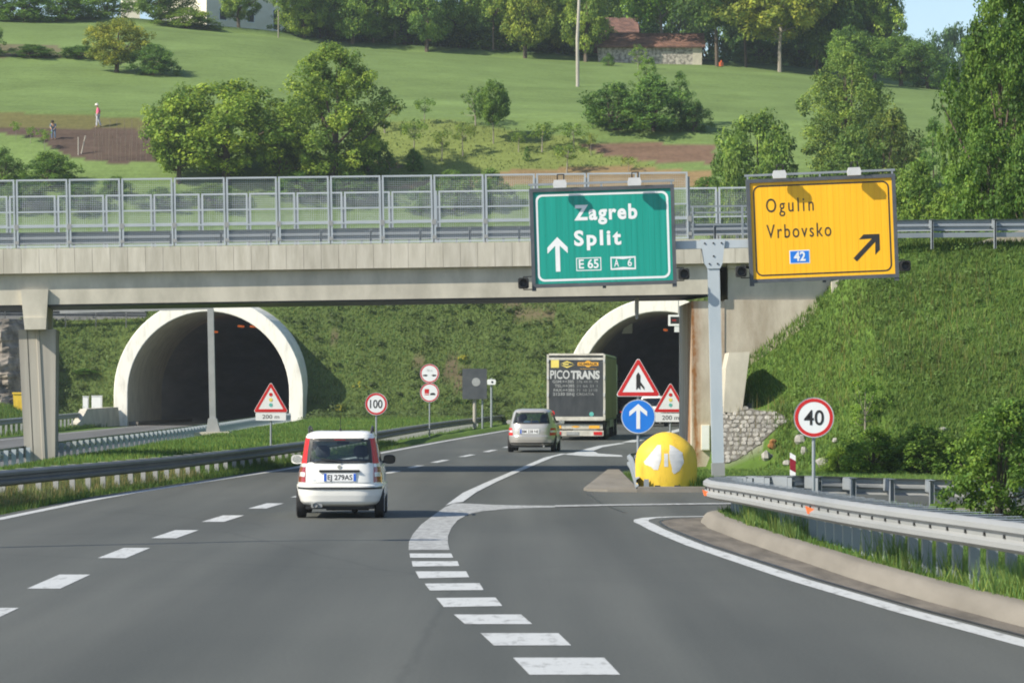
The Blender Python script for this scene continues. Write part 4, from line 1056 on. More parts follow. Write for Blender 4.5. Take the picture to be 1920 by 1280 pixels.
# ------------------------------------------------------------------ small signs
def circ(r, n=40, cx=0, cz=0): return [(cx + r * math.cos(2 * math.pi * k / n), cz + r * math.sin(2 * math.pi * k / n)) for k in range(n)]
def tri(s, r, dz=0, n=5):
    """rounded upright triangle, side s, centred on its box"""
    h = s * .866; V3 = [(-s / 2, -h / 2), (s / 2, -h / 2), (0, h / 2)]; out = []
    for i in range(3):
        p = Vector(V3[i]); a = (Vector(V3[i - 1]) - p).normalized(); b = (Vector(V3[(i + 1) % 3]) - p).normalized()
        c = p + (a + b).normalized() * (r / math.sin(R(30)))
        st = {0: 150, 1: 270, 2: 30}[i]
        for k in range(n + 1):
            an = R(st + 120 * k / n); out.append((c.x + r * math.cos(an), c.y + r * math.sin(an) + dz))
    return out
def disc(post, z, r, rim, ring=.17, name='disc'):
    mb = MB(); mb.prism(circ(r, cz=z), -.062, -.04); d0 = mb.build(name, [MAT['signwhite']], post)
    if rim:
        mb = MB(); k = .955
        mb.ring(circ(r * k, cz=z), circ(r * (1 - ring * 1.25), cz=z), -.0655, -.0625); mb.build('red_ring', MAT['red'], d0)
    mb = MB(); mb.ring(circ(r * 1.012, cz=z), circ(r * .985, cz=z), -.066, -.036); mb.build('edge', MAT['galv'], d0)
    return d0
def warn(post, z, s, name='warning_triangle'):
    mb = MB(); mb.prism(tri(s, .05, z), -.062, -.04); d0 = mb.build(name, MAT['signwhite'], post)
    mb = MB(); mb.ring(tri(s * .965, .045, z - .004), tri(s * .70, .012, z - s * .035), -.0655, -.0625); mb.build('red_border', MAT['red'], d0)
    return d0
def post_of(name, label, px, Y, zbase, ztop_, r=.032, mat='galv', group=None):
    x = (px - 960) / F * Y
    t = thing(name, label, 'road sign', (x, Y, zbase), group=group)
    mb = MB(); mb.tube([(0, 0, -.15), (0, 0, ztop_ - zbase)], r, 10); mb.build('post', MAT[mat], t)
    return t, zbase
def zof(py, Y): return H + (HY - py) / F * Y
def traffic_light_warning(label, px, top, bot, plate, Y, post_px=None):
    zb = Gf((px - 960) / F * Y, Y) if px < 1000 else 0.
    t, z0 = post_of('warning_sign', label, px, Y, zb, zof(top + 8, Y), group='traffic light warning signs')
    zc = (zof(top, Y) + zof(bot, Y)) / 2 - z0; s = (bot - top) / F * Y / .866
    d0 = warn(t, zc, s)
    for dz, m in ((.115, 'red'), (-.03, 'logoyellow'), (-.175, 'teal')):
        mb = MB(); mb.prism(circ(.055, 16, 0, zc + dz * s - s * .045), -.069, -.066); mb.build('signal_dot', MAT[m], d0)
    h0, h1 = zof(plate[1], Y) - z0, zof(plate[0], Y) - z0; w = 28.5 / F * Y
    mb = MB(); mb.prism(rr(-w, w, h0, h1, .02), -.06, -.042); p = mb.build('distance_plate', MAT['signwhite'], t)
    mb = MB(); mb.text('200 m', 0, h0 + (h1 - h0) * .25, (h1 - h0) * .5, y=-.064, width=w * 1.1, align='CENTER'); mb.build('lettering', MAT['signblack'], p)
    return t
traffic_light_warning('red triangle warning of traffic lights, standing in front of the left tunnel', 508, 715, 773, (773.5, 788), 99)
traffic_light_warning('red triangle warning of traffic lights, half behind the bridge abutment', 1257, 716, 773, (774.5, 790.5), 101.5)
# speed limit 100
def limit(label, px, cy, rpx, Y, txt, zb, w):
    t, z0 = post_of('speed_limit_sign', label, px, Y, zb, zof(cy, Y))
    zc = zof(cy, Y) - z0; r = rpx / F * Y
    d0 = disc(t, zc, r, True)
    mb = MB(); mb.text(txt, 0, zc - r * .36, r * .72, y=-.067, width=r * w, align='CENTER', bold=.012); mb.build('lettering', MAT['signblack'], d0)
Y = 117.; limit('round speed limit sign reading 100 above the median guardrail', 705.5, 757, 21, Y, '100', Gf((705 - 960) / F * Y, Y), 1.12)
Y = 66.; limit('round speed limit sign reading 40 inside the curved guardrail', 1525.5, 782.5, 37.5, 60.2, '40', 0.0, 1.0)
# two discs on one post
Y = 150.; t, z0 = post_of('prohibition_sign', 'two red ringed round signs one above the other on the median', 805.5, Y, Gf((805 - 960) / F * Y, Y), zof(690, Y))
for cy in (700, 735.5):
    zc = zof(cy, Y) - z0; r = 18 / F * Y; d0 = disc(t, zc, r, True, .13)
    mb = MB()
    if cy == 700:
        for sx in (-1, 1):
            mb.prism([(sx * r * .18, zc - r * .18), (sx * r * .36, zc - r * .10), (sx * r * .7, zc - r * .14), (sx * r * .7, zc - r * .24), (sx * r * .36, zc - r * .30)], -.069, -.066)
        mb.build('vehicle_symbol', MAT['signblack'], d0)
        mb = MB(); mb.text('70 m', 0, zc + r * .22, r * .2, y=-.068, align='CENTER'); mb.build('lettering', MAT['decalgrey'], d0)
    else:
        mb.box(-r * .52, -r * .06, -.069, -.066, zc - r * .1, zc + r * .36); mb.box(-r * .52, -r * .06, -.069, -.066, zc - r * .26, zc - r * .18); mb.build('truck_symbol', MAT['red'], d0)
        mb = MB(); mb.prism([(r * .05, zc - r * .26), (r * .6, zc - r * .26), (r * .6, zc - r * .16), (r * .48, zc - r * .04), (r * .2, zc - r * .04), (r * .05, zc - r * .16)], -.069, -.066); mb.build('vehicle_symbol', MAT['signblack'], d0)
# dark panel seen from the back
Y = 178.; x = (890 - 960) / F * Y; zb = Gf(x, Y)
t = thing('panel_sign', 'square dark grey panel on a wooden post between the two tunnels', 'road sign', (x, Y, zb))
mb = MB(); mb.bbox(-.66, .66, -.1, .1, zof(748, Y) - zb, zof(691, Y) - zb, .03); p = mb.build('panel', MAT['panelgrey'], t)
mb = MB(); mb.prism(circ(.23, 20, .08, zof(716, Y) - zb), -.112, -.101); mb.build('round_lens', MAT['decalgrey'], p)
mb = MB(); mb.tube([(.0, .12, -.2), (.0, .12, zof(748, Y) - zb)], .10, 10); mb.build('post', MAT['wood'], t)
mb = MB(); mb.tube([(.42, .12, -.2), (.42, .12, zof(748, Y) - zb)], .055, 8); mb.build('stay', MAT['galv'], t)
# small camera / signal on a thin mast
Y = 184.; x = (921.5 - 960) / F * Y; zb = Gf(x, Y)
t = thing('camera_mast', 'thin grey mast with a small white box beside the dark panel', 'camera mast', (x, Y, zb))
mb = MB(); mb.tube([(0, 0, -.2), (0, 0, zof(709, Y) - zb)], [.07, .06], 8); mb.build('post', MAT['galv'], t)
mb = MB(); mb.bbox(-.24, .24, -.16, -.05, zof(721, Y) - zb, zof(711, Y) - zb, .05); b0 = mb.build('camera_box', MAT['white'], t)
mb = MB(); mb.prism(circ(.06, 12, .04, zof(716, Y) - zb), -.175, -.161); mb.build('lens', MAT['blacktrim'], b0)
# merge sign and blue arrow on one post
Y = 82.; x = (1196.5 - 960) / F * Y
t = thing('merge_sign', 'red triangle merge sign above a round blue sign with a white upward arrow', 'road sign', (x, Y, .05))
mb = MB(); mb.tube([(0, 0, -.1), (0, 0, zof(690, Y) - .05)], .036, 10); mb.build('post', MAT['galv'], t)
zc = (zof(669, Y) + zof(743, Y)) / 2 - .05; s = 74 / F * Y / .866
d0 = warn(t, zc, s)
mb = MB(); k = s * .55
zz = zc - s * .29
mb.prism([(-.05, zz + .05), (-.05, zz + .36), (-.0, zz + .44), (.05, zz + .36), (.05, zz + .21), (.15, zz + .07), (.15, zz + .0), (.05, zz + .12), (.05, zz + .0), (0, zz + .06), (-.05, zz + .0)], -.069, -.066); mb.build('merge_symbol', MAT['signblack'], d0)
zc = zof(780.5, Y) - .05; r = 32 / F * Y
d0 = disc(t, zc, r, False, name='mandatory_disc')
mb = MB(); mb.prism(circ(r * .95, cz=zc), -.0655, -.0625); b0 = mb.build('blue_field', MAT['blue'], d0)
mb = MB(); a = r
mb.prism([(-.11 * a, zc - .72 * a), (.11 * a, zc - .72 * a), (.11 * a, zc + .36 * a), (.52 * a, zc + .02 * a), (.52 * a, zc + .30 * a), (0, zc + .74 * a), (-.52 * a, zc + .30 * a), (-.52 * a, zc + .02 * a), (-.11 * a, zc + .36 * a)], -.069, -.066); mb.build('arrow', MAT['signwhite'], d0)
# delineator post
Y = 62.8; x = (1486.5 - 960) / F * Y
t = thing('delineator_post', 'white roadside marker post with a dark red slanting band', 'marker post', (x, Y, -.05))
zt = zof(848, Y) + .05; zl = zof(893, Y) + .05; w = .052
mb = MB(); mb.prism([(-w, -.1), (w, -.1), (w, zt - .06), (-w, zt)], -.03, .03); p = mb.build('post_body', MAT['white'], t)
mb = MB(); q = zt - .10; mb.prism([(-w - .002, q - .22), (w + .002, q - .28), (w + .002, q - .06), (-w - .002, q)], -.034, .034); mb.build('reflector_band', mk('dark_red_band', (.22, .012, .025), .4, c2=(.27, .015, .03), scale=9), p)
# crash cushion
x = (1249.5 - 960) / F * 73.6
t = thing('crash_cushion', 'yellow dome-shaped crash cushion with white arrow patches at the exit nose', 'crash cushion', (x, 73.7, .10))
n = 48; rad = .70
prof = [(.655, -.02), (.66, .04), (.685, .2), (.692, .45), (.688, .58), (.665, .72), (.635, .805), (.585, .885), (.51, .965), (.42, 1.04), (.32, 1.11), (.22, 1.165), (.11, 1.198), (.0, 1.208)]
ringsC = []
for r_, z_ in prof:
    ringsC.append([(r_ * math.cos(2 * math.pi * k / n), r_ * .8 * math.sin(2 * math.pi * k / n), z_) for k in range(n)])
mb = MB(); mb.loft(ringsC, True, True, False); cu_ = mb.build('cushion_body', MAT['yellowpl'], t, smooth=True)
def cush(x_, z_, off=.004):
    r_ = np.interp(z_, [p[1] for p in prof], [p[0] for p in prof]) 
    xx = min(abs(x_), r_ * .98)
    return -.8 * math.sqrt(max(r_ * r_ - xx * xx, 0)) - off
def patch(poly, mat, name):
    from mathutils.geometry import tessellate_polygon
    xs = [p[0] for p in poly]; zs = [p[1] for p in poly]
    st = .0125; mbp = MB()
    gx = np.arange(min(xs), max(xs), st); gz = np.arange(min(zs), max(zs), st)
    for a in gx:
        for b in gz:
            if inpoly(np.array([a + st / 2]), np.array([b + st / 2]), poly)[0]:
                q = [(a, b), (a + st, b), (a + st, b + st), (a, b + st)]
                mbp.add([(u, cush(u, v), v) for u, v in q], [(0, 1, 2, 3)])
    mbp.build(name, MAT[mat], cu_)
CS = F / 73.1
def cl_(pts): return [((a - 1249.5) / CS, (922 - b) / CS) for a, b in pts]
patch(cl_([(1206, 875), (1232, 843), (1238, 843), (1238, 870), (1232, 890), (1225, 890), (1218, 884), (1208, 880)]), 'decalwhite', 'arrow_patch')
patch(cl_([(1254, 843), (1260, 845), (1278, 858), (1281, 876), (1272, 892), (1262, 898), (1258, 892), (1258, 886), (1253, 868)]), 'decalwhite', 'arrow_patch')
patch(cl_([(1243.5, 860), (1251, 860), (1251, 884), (1243.5, 884)]), 'decalwhite', 'arrow_patch')
mb = MB()
for a in (1231, 1268):
    u = (a - 1249.5) / CS; mb.box(u - .06, u + .06, cush(u, .05, .02), cush(u, .05, -.1), .0, .035)
mb.build('foot_slot', MAT['blacktrim'], t)
# gantry post behind the bridge, in front of the left tunnel
Y = 134.; x = (400 - 960) / F * Y
t = thing('lamp_gantry', 'tall grey steel post with a long arm, standing before the left tunnel', 'sign gantry', (x, Y, .1), (0, -R(1.2), 0))
zt = zof(578, Y) - .1
mb = MB(); mb.bbox(-.125, .125, -.125, .125, .6, zt, .03); mb.build('mast', MAT['galv_dull'], t)
mb = MB(); mb.prism([(-.28, .40), (.30, .40), (.17, .95), (-.17, .95)], -.22, .22); mb.build('mast_foot', MAT['galv_dull'], t)
mb = MB(); mb.bar((-6.1, 0, zt + .02), (.1, 0, zt + .06), .2); mb.build('arm', MAT['galv_dull'], t)
mb = MB(); mb.bbox(-.75, .75, -.6, .6, -.5, .40, .05); mb.build('foundation', MAT['concrete'], t)
# signals in the right tunnel
c = P(1176, 617, 215.); t = thing('lane_signal', 'grey trapezoid signal box hanging inside the right tunnel', 'signal', c)
mb = MB(); mb.prism([(-.36, -.28), (.32, -.28), (.32, .38), (-.10, .38)], -.2, .2); mb.build('signal_box', MAT['paleblue'], t)
mb = MB(); mb.bar((.0, 0, .38), (.0, 0, .8), .05); mb.bar((.25, 0, .38), (.25, 0, .8), .05); mb.build('hanger', MAT['galv_dull'], t)
c = P(1266, 600.5, 203.2); t = thing('message_display', 'small white framed display hanging at the mouth of the right tunnel', 'signal', c)
mb = MB(); mb.ring([(-.42, -.34), (.62, -.34), (.62, .34), (-.42, .34)], [(-.30, -.22), (.50, -.22), (.50, .22), (-.30, .22)], -.15, .15); mb.build('display_frame', MAT['white'], t)
mb = MB(); mb.box(-.30, .50, -.10, .12, -.22, .22); mb.build('display_face', MAT['black'], t)
mb = MB(); mb.box(-.2, .05, -.106, -.101, -.05, .06); mb.build('red_light', MAT['darkredlens'], t)
mb = MB(); mb.box(-.05, .35, -.12, .12, -.72, -.345); mb.build('lower_box', MAT['paleblue'], t)
mb = MB(); mb.bar((.2, 0, .34), (.2, 0, 1.3), .06); mb.build('hanger', MAT['galv_dull'], t)
# street lamp beside the road, left of the picture: its shadow falls across the lane
t = thing('street_lamp', 'tall grey street lamp on the median, left of the white car', 'street lamp', (-13.0, 44.6, 0))
mb = MB(); mb.tube([(0, 0, -.3), (0, 0, 8.2)], [.12, .075], 12); mb.tube([(0, 0, 8.1), (.5, 0, 8.6), (1.3, 0, 8.75)], [.06, .05, .045], 8); mb.build('pole', MAT['galv'], t)
mb = MB(); mb.bbox(1.2, 2.0, -.16, .16, 8.68, 8.84, .05); mb.build('lamp_head', MAT['galv_dull'], t)

# ------------------------------------------------------------------ vehicles (seen from behind; +y is forward, rear at y = 0)
def lerp_rows(rows, z):
    zs = [r[0] for r in rows]
    return [float(np.interp(z, zs, [r[k] for r in rows])) for k in range(1, len(rows[0]))]
class Car:
    """body stacked from rounded horizontal slices: rows of (z, half width, y rear, y front)"""
    N = 88
    def __init__(s, rows, n=5.0): s.rows, s.n = rows, n
    def pt(s, z, a, k=1.0):
        w, y0, y1 = lerp_rows(s.rows, z); c, q = math.cos(a), math.sin(a); e = 2 / s.n
        yc, L = (y0 + y1) / 2, (y1 - y0) / 2
        return (w * k * math.copysign(abs(c) ** e, c), yc + (L - (1 - k) * .6) * math.copysign(abs(q) ** e, q), z)
    def rear(s, x, z, off=.004):
        w, y0, y1 = lerp_rows(s.rows, z); yc, L = (y0 + y1) / 2, (y1 - y0) / 2
        return yc - L * max(1 - min(abs(x) / w, .995) ** s.n, 1e-4) ** (1 / s.n) - off
    def front(s, x, z, off=.004):
        w, y0, y1 = lerp_rows(s.rows, z); yc, L = (y0 + y1) / 2, (y1 - y0) / 2
        return yc + L * max(1 - min(abs(x) / w, .995) ** s.n, 1e-4) ** (1 / s.n) + off
    def side(s, y, z, off=.004):
        w, y0, y1 = lerp_rows(s.rows, z); yc, L = (y0 + y1) / 2, (y1 - y0) / 2
        return w * max(1 - min(abs(y - yc) / L, .999) ** s.n, 1e-4) ** (1 / s.n) + off
    def zs(s):
        z0, z1 = s.rows[0][0], s.rows[-1][0]
        return sorted(set([r[0] for r in s.rows] + list(np.linspace(z0, z1, 44))))
    def shell(s, holes, k=1.0):
        zs = s.zs(); N = s.N
        # points crowd to the corners so the flanks stay smooth
        an = []
        for i in range(N):
            a = 2 * math.pi * i / N; an.append(a - .0 * math.sin(4 * a))
        mb = MB(); V_ = [s.pt(z, a, k) for z in zs for a in an]; Fs = []
        for j in range(len(zs) - 1):
            for i in range(N):
                q = (j * N + i, j * N + (i + 1) % N, (j + 1) * N + (i + 1) % N, (j + 1) * N + i)
                c = [sum(V_[v][m] for v in q) / 4 for m in range(3)]
                if not any(h(*c) for h in holes): Fs.append(q)
        Fs.append(tuple(range(N))[::-1]); Fs.append(tuple((len(zs) - 1) * N + i for i in range(N)))
        mb.add(V_, Fs); return mb
    def patch(s, surf, rows, nx=14, nz=8, off=.004, t=.012):
        """rows: (z, x left, x right) from low to high, laid on the surface 'surf'"""
        zlo, zhi = rows[0][0], rows[-1][0]; mb = MB(); f, b = [], []
        zz = sorted(set(list(np.linspace(zlo, zhi, nz + 1)) + [r[0] for r in rows]))
        for z in zz:
            a, c = lerp_rows(rows, z)
            for i in range(nx + 1):
                x = a + (c - a) * i / nx
                f.append(surf(x, z, off)); b.append(surf(x, z, off - t))
        n = nx + 1; m = len(f); fs = []
        for j in range(len(zz) - 1):
            for i in range(nx):
                q = (j * n + i, j * n + i + 1, (j + 1) * n + i + 1, (j + 1) * n + i); fs.append(q)
        rim = [i for i in range(n)] + [j * n + nx for j in range(1, len(zz))] + [(len(zz) - 1) * n + i for i in range(nx - 1, -1, -1)] + [j * n for j in range(len(zz) - 2, 0, -1)]
        for k in range(len(rim)):
            u, v = rim[k], rim[(k + 1) % len(rim)]; fs.append((v, u, u + m, v + m))
        mb.add(f + b, fs); return mb
    def on_rear(s, rows, off=.004, **k): return s.patch(lambda x, z, o: (x, s.rear(x, z, o), z), rows, off=off, **k)
    def on_front(s, rows, off=.004, **k): return s.patch(lambda x, z, o: (x, s.front(x, z, o), z), rows, off=off, **k)
    def on_side(s, sg, rows, off=.004, **k): return s.patch(lambda y, z, o: (sg * s.side(y, z, o), y, z), rows, off=off, **k)

def wheel(t, x, y, r, w, name='wheel'):
    o = bpy.data.objects.new(name, None); col.objects.link(o); o.parent = t; o.location = (x, y, r); o.empty_display_size = .1
    n = 28; sg = 1 if x > 0 else -1
    prof = [(r * .62, -w / 2 * .9), (r * .9, -w / 2), (r * .985, -w / 2 * .8), (r, -w / 2 * .4), (r, w / 2 * .4), (r * .985, w / 2 * .8), (r * .9, w / 2), (r * .62, w / 2 * .9)]
    mb = MB(); mb.loft([[(p, q * math.cos(2 * math.pi * k / n), q * math.sin(2 * math.pi * k / n)) for k in range(n)] for q, p in prof], True, True, True); mb.build('tyre', MAT['tyre'], o, smooth=True)
    mb = MB(); xo = sg * (w / 2 * .92)
    for k in range(7):
        a = 2 * math.pi * k / 7; d_ = Vector((0, math.cos(a), math.sin(a))); e = Vector((0, -math.sin(a), math.cos(a)))
        mb.obox(Vector((xo, 0, 0)) + d_ * r * .33, d_ * r * .30, e * .03, Vector((.012, 0, 0)))
    mb.tube([(xo - .02 * sg, 0, 0), (xo + .014 * sg, 0, 0)], r * .16, 12)
    mb.tube([(xo - .03 * sg, 0, 0), (xo - .015 * sg, 0, 0)], r * .64, 24)
    mb.build('rim', MAT['rim'], o)
    return o
def seat(t, x, y, z, h=.62):
    mb = MB(); mb.loft([[(x + sx * w, y + dy - .07, zz), (x + sx * w, y + dy + .07, zz)][0] for sx in (0,)] for zz, w, dy in ()) if False else None
    s = MB()
    rings = []
    for zz, w, d_, dy in ((z, .20, .09, .10), (z + .1, .25, .11, .06), (z + .35, .25, .10, .0), (z + h - .08, .20, .08, -.05), (z + h, .14, .05, -.07)):
        rings.append([(x + w * math.copysign(abs(math.cos(a)) ** .5, math.cos(a)), y + dy + d_ * math.copysign(abs(math.sin(a)) ** .5, math.sin(a)), zz) for a in [2 * math.pi * k / 20 for k in range(20)]])
    s.loft(rings, True, True, True)
    o = s.build('seat', MAT['seat'], t, smooth=True)
    s = MB(); zt_ = z + h + .03; rings = []
    for zz, w, d_ in ((zt_, .07, .03), (zt_ + .03, .13, .05), (zt_ + .13, .135, .05), (zt_ + .2, .10, .04), (zt_ + .22, .04, .02)):
        rings.append([(x + w * math.copysign(abs(math.cos(a)) ** .6, math.cos(a)), y - .08 + d_ * math.sin(a), zz) for a in [2 * math.pi * k / 18 for k in range(18)]])
    s.loft(rings, True, True, True); s.tube([(x - .05, y - .07, z + h - .02), (x - .05, y - .08, zt_ + .05)], .01, 6); s.tube([(x + .05, y - .07, z + h - .02), (x + .05, y - .08, zt_ + .05)], .01, 6)
    s.build('headrest', MAT['seat'], o, smooth=True)
def inside(z0, z1, f):
    return lambda x, y, z: z0 < z < z1 and f(x, y, z)

def plate(t, car, xc, z0, z1, w, txt, blue='LR', plain=False):
    y = car.rear(0, (z0 + z1) / 2, .012) - .004
    mb = MB(); mb.box(xc - w, xc + w, y, y + .02, z0, z1); p = mb.build('number_plate', MAT['platewhite'], t)
    bw = w * .17
    mb = MB()
    mb.box(xc - w + .004, xc - w + bw, y - .003, y - .0005, z0 + .004, z1 - .004)
    if 'R' in blue: mb.box(xc + w - bw, xc + w - .004, y - .003, y - .0005, z0 + .004, z1 - .004)
    mb.build('blue_band', MAT['plateblue'], p)
    mb = MB(); mb.text(txt, xc + (bw / 2 if 'R' not in blue else 0), z0 + (z1 - z0) * .2, (z1 - z0) * .6, y=y - .003, width=2 * w - (1 + ('R' in blue)) * bw - .04, align='CENTER', bold=.015); mb.build('lettering', MAT['signblack'], p)

# ---- small white car
rows = [(.215, .66, .16, 3.30), (.25, .715, .07, 3.42), (.30, .755, .03, 3.48), (.40, .785, .008, 3.53), (.52, .795, .0, 3.54), (.58, .790, .004, 3.54), (.60, .775, .022, 3.53), (.70, .762, .03, 3.50), (.80, .752, .04, 3.46), (.88, .735, .055, 3.40), (.95, .712, .07, 3.05),
        (1.0, .698, .085, 2.72), (1.06, .685, .10, 2.55), (1.2, .662, .145, 2.35), (1.35, .640, .20, 2.13), (1.43, .620, .235, 1.98), (1.475, .595, .26, 1.88), (1.505, .55, .31, 1.74), (1.525, .47, .42, 1.6), (1.535, .34, .62, 1.4)]
pc = Vector(((636.5 - 960) / F * 58.0, 57.95, 0))
wc = thing('white_car', 'small white hatchback with red pillar lamps driving in the left lane', 'car', pc, (0, 0, R(.9)))
cr = Car(rows, 5.2)
rw = inside(.985, 1.395, lambda x, y, z: y < .6 and abs(x) < .575 - (z - .98) * .13)
sw = inside(.99, 1.40, lambda x, y, z: abs(x) > .5 and .42 < y < 2.2 - (z - 1) * .9)
fw = inside(.99, 1.42, lambda x, y, z: y > 1.5 and abs(x) < .60)
cr.shell([rw, sw, fw]).build('body', MAT['carwhite'], wc, smooth=True)
cr.shell([rw, sw, fw, lambda x, y, z: z < .6], .965).build('interior', MAT['interior'], wc, smooth=True)
g = cr.on_rear([(.99, -.555, .555), (1.20, -.53, .53), (1.385, -.505, .505)], off=.008); w_ = g.build('rear_window', MAT['glass'], wc, smooth=True)
mb = MB()
fo = [(-.575, .972), (.575, .972), (.555, 1.2), (.525, 1.405), (-.525, 1.405), (-.555, 1.2)]; fi = [(-.515, 1.012), (.515, 1.012), (.495, 1.2), (.47, 1.352), (-.47, 1.352), (-.495, 1.2)]
def sub(poly, k=8):
    out = []
    for i in range(len(poly)):
        a, b = poly[i], poly[(i + 1) % len(poly)]
        out += [(a[0] + (b[0] - a[0]) * q / k, a[1] + (b[1] - a[1]) * q / k) for q in range(k)]
    return out
so, si = sub(fo), sub(fi); nn = len(so)
mb.add([(x, cr.rear(x, z, .012), z) for x, z in so] + [(x, cr.rear(x, z, .012), z) for x, z in si] + [(x, cr.rear(x, z, -.02), z) for x, z in so], [(k, (k + 1) % nn, nn + (k + 1) % nn, nn + k) for k in range(nn)] + [(k, 2 * nn + k, 2 * nn + (k + 1) % nn, (k + 1) % nn) for k in range(nn)])
mb.build('window_seal', MAT['blacktrim'], w_)
mb = MB(); mb.bar((0, cr.rear(0, 1.01, .03), 1.0), (-.33, cr.rear(.3, 1.04, .03), 1.05), .02); mb.tube([(0, cr.rear(0, 1.0, .0), 1.0), (0, cr.rear(0, 1.0, .04), 1.0)], .025, 8); mb.build('wiper', MAT['blacktrim'], w_)
cr.on_rear([(1.375, -.10, .10), (1.386, -.10, .10)], off=.018).build('brake_lamp', MAT['darkredlens'], wc)
for s in (-1, 1):
    a = lambda z, x0, x1: (z, min(s * x0, s * x1), max(s * x0, s * x1))
    l = cr.on_rear([a(.965, .583, .688), a(1.2, .562, .652), a(1.405, .532, .612), ], off=.014, t=.03).build('tail_lamp', MAT['redlens'], wc, smooth=True)
    cr.on_rear([a(.905, .60, .715), a(.963, .588, .692)], off=.014, t=.03).build('clear_lens', MAT['clearlens'], l, smooth=True)
    cr.on_rear([a(.635, .60, .742), a(.70, .60, .742), a(.903, .60, .716)], off=.013, t=.03).build('lower_lens', MAT['darkredlens'], l, smooth=True)
    cr.on_rear([a(.735, .615, .72), a(.81, .613, .71)], off=.017, t=.02).build('clear_lens', MAT['clearlens'], l, smooth=True)
    b_ = [(.99, .45, 2.12), (1.2, .48, 1.96), (1.385, .50, 1.78)]
    cr.on_side(s, b_, off=.006, nx=20).build('side_window', MAT['glass'], wc, smooth=True)
    mb = MB(); mb.box(s * .668 - .012, s * .668 + .012, .0, .0, 0, 0) if 0 else None
    cr.on_side(s, [(.985, 1.20, 1.28), (1.395, 1.17, 1.24)], off=.012, nx=2).build('window_pillar', MAT['blacktrim'], wc)
    mb = MB(); mb.tube([(s * .545, .50, 1.50), (s * .555, .56, 1.575), (s * .555, 1.0, 1.60), (s * .555, 1.55, 1.565), (s * .545, 1.62, 1.50)], .021, 8); mb.build('roof_rail', MAT['blacktrim'], wc, smooth=True)
    mo = MB(); n = 16; rings = []
    for yy, k in ((-.045, .86), (-.05, .95), (.0, 1.0), (.06, .8), (.09, .4)):
        rings.append([(s * .835 + .112 * k * math.copysign(abs(math.cos(q)) ** .7, math.cos(q)), 2.02 + yy, 1.0 + .085 * k * math.copysign(abs(math.sin(q)) ** .7, math.sin(q))) for q in [2 * math.pi * i / n for i in range(n)]])
    mo.loft(rings, True, True, True); mo.bar((s * .68, 2.06, .93), (s * .76, 2.05, .97), .05)
    mm = mo.build('wing_mirror', MAT['blacktrim'] if s > 0 else MAT['carwhite'], wc, smooth=True)  # right housing black: the shade on that side is put into the colour
    mb = MB(); mb.add([(s * .835 + .09 * math.cos(q), 1.968, 1.0 + .066 * math.sin(q)) for q in [2 * math.pi * i / 20 for i in range(20)]], [tuple(range(20))[::-1]]); mb.build('mirror_glass', MAT['chrome'] if s < 0 else MAT['glass_dark_refl'], mm)  # right glass carries its dark reflection as colour
    for y in (.62, 2.90): wheel(wc, s * .69, y, .285, .17)
cr.on_front([(1.0, -.60, .60), (1.2, -.58, .58), (1.40, -.55, .55)], off=.006).build('windscreen', MAT['glass'], wc, smooth=True)
seat(wc, -.34, 1.35, .42, .60); seat(wc, .34, 1.35, .42, .60)
mb = MB(); mb.box(-.55, .55, .55, .75, .5, .93); mb.build('rear_bench', MAT['seat'], wc)
mb = MB(); mb.bbox(-.11, .11, 1.93, 1.95, 1.27, 1.33, .01); mb.build('inner_mirror', MAT['black'], wc)
cr.on_rear([(.515, -.775, .775), (.552, -.775, .775)], off=.014, nx=40).build('bumper_strip', MAT['blacktrim'], wc)
mb = MB(); y = cr.rear(0, .83, 0); mb.bbox(-.36, .36, y - .035, y + .01, .815, .855, .015); mb.build('tailgate_handle', MAT['blacktrim'], wc)
plate(wc, cr, 0.01, .655, .795, .285, 'EJ 279AS', 'LR')
mb = MB(); mb.tube([(0, cr.rear(0, .905, .0) , .905), (0, cr.rear(0, .905, .014), .905)], .036, 16); mb.build('round_badge', MAT['chrome'], wc)
cr.on_rear([(.668, -.555, -.41), (.678, -.555, -.41)], off=.008).build('badge_script', MAT['chrome'], wc)
for z in (.645,):
    cr.on_rear([(.628, -.555, .555), (.633, -.555, .555)], off=.003, nx=30).build('tailgate_gap', MAT['blacktrim'], wc)
mb = MB(); mb.tube([(0, .55, 1.53), (0, .60, 1.56)], .02, 8); mb.tube([(0, .58, 1.55), (0, .50, 1.80)], .006, 6); mb.build('aerial', MAT['black'], wc)
mb = MB(); mb.box(-.60, .60, .18, 3.2, .165, .22); mb.box(-.25, .5, .5, 1.2, .13, .165); mb.tube([(-.12, .5, .2), (-.12, .5, .13)], .05, 8); mb.tube([(.25, .3, .19), (.25, .7, .13)], .06, 8); mb.build('underbody', MAT['black'], wc)
mb = MB(); mb.tube([(-.42, .0, .235), (-.42, .4, .235)], .045, 14, cap=False); mb.tube([(-.42, .02, .235), (-.42, .4, .235)], .038, 14); mb.bbox(-.50, -.30, .06, .5, .19, .27, .02); mb.build('exhaust', MAT['galv_dull'], wc)

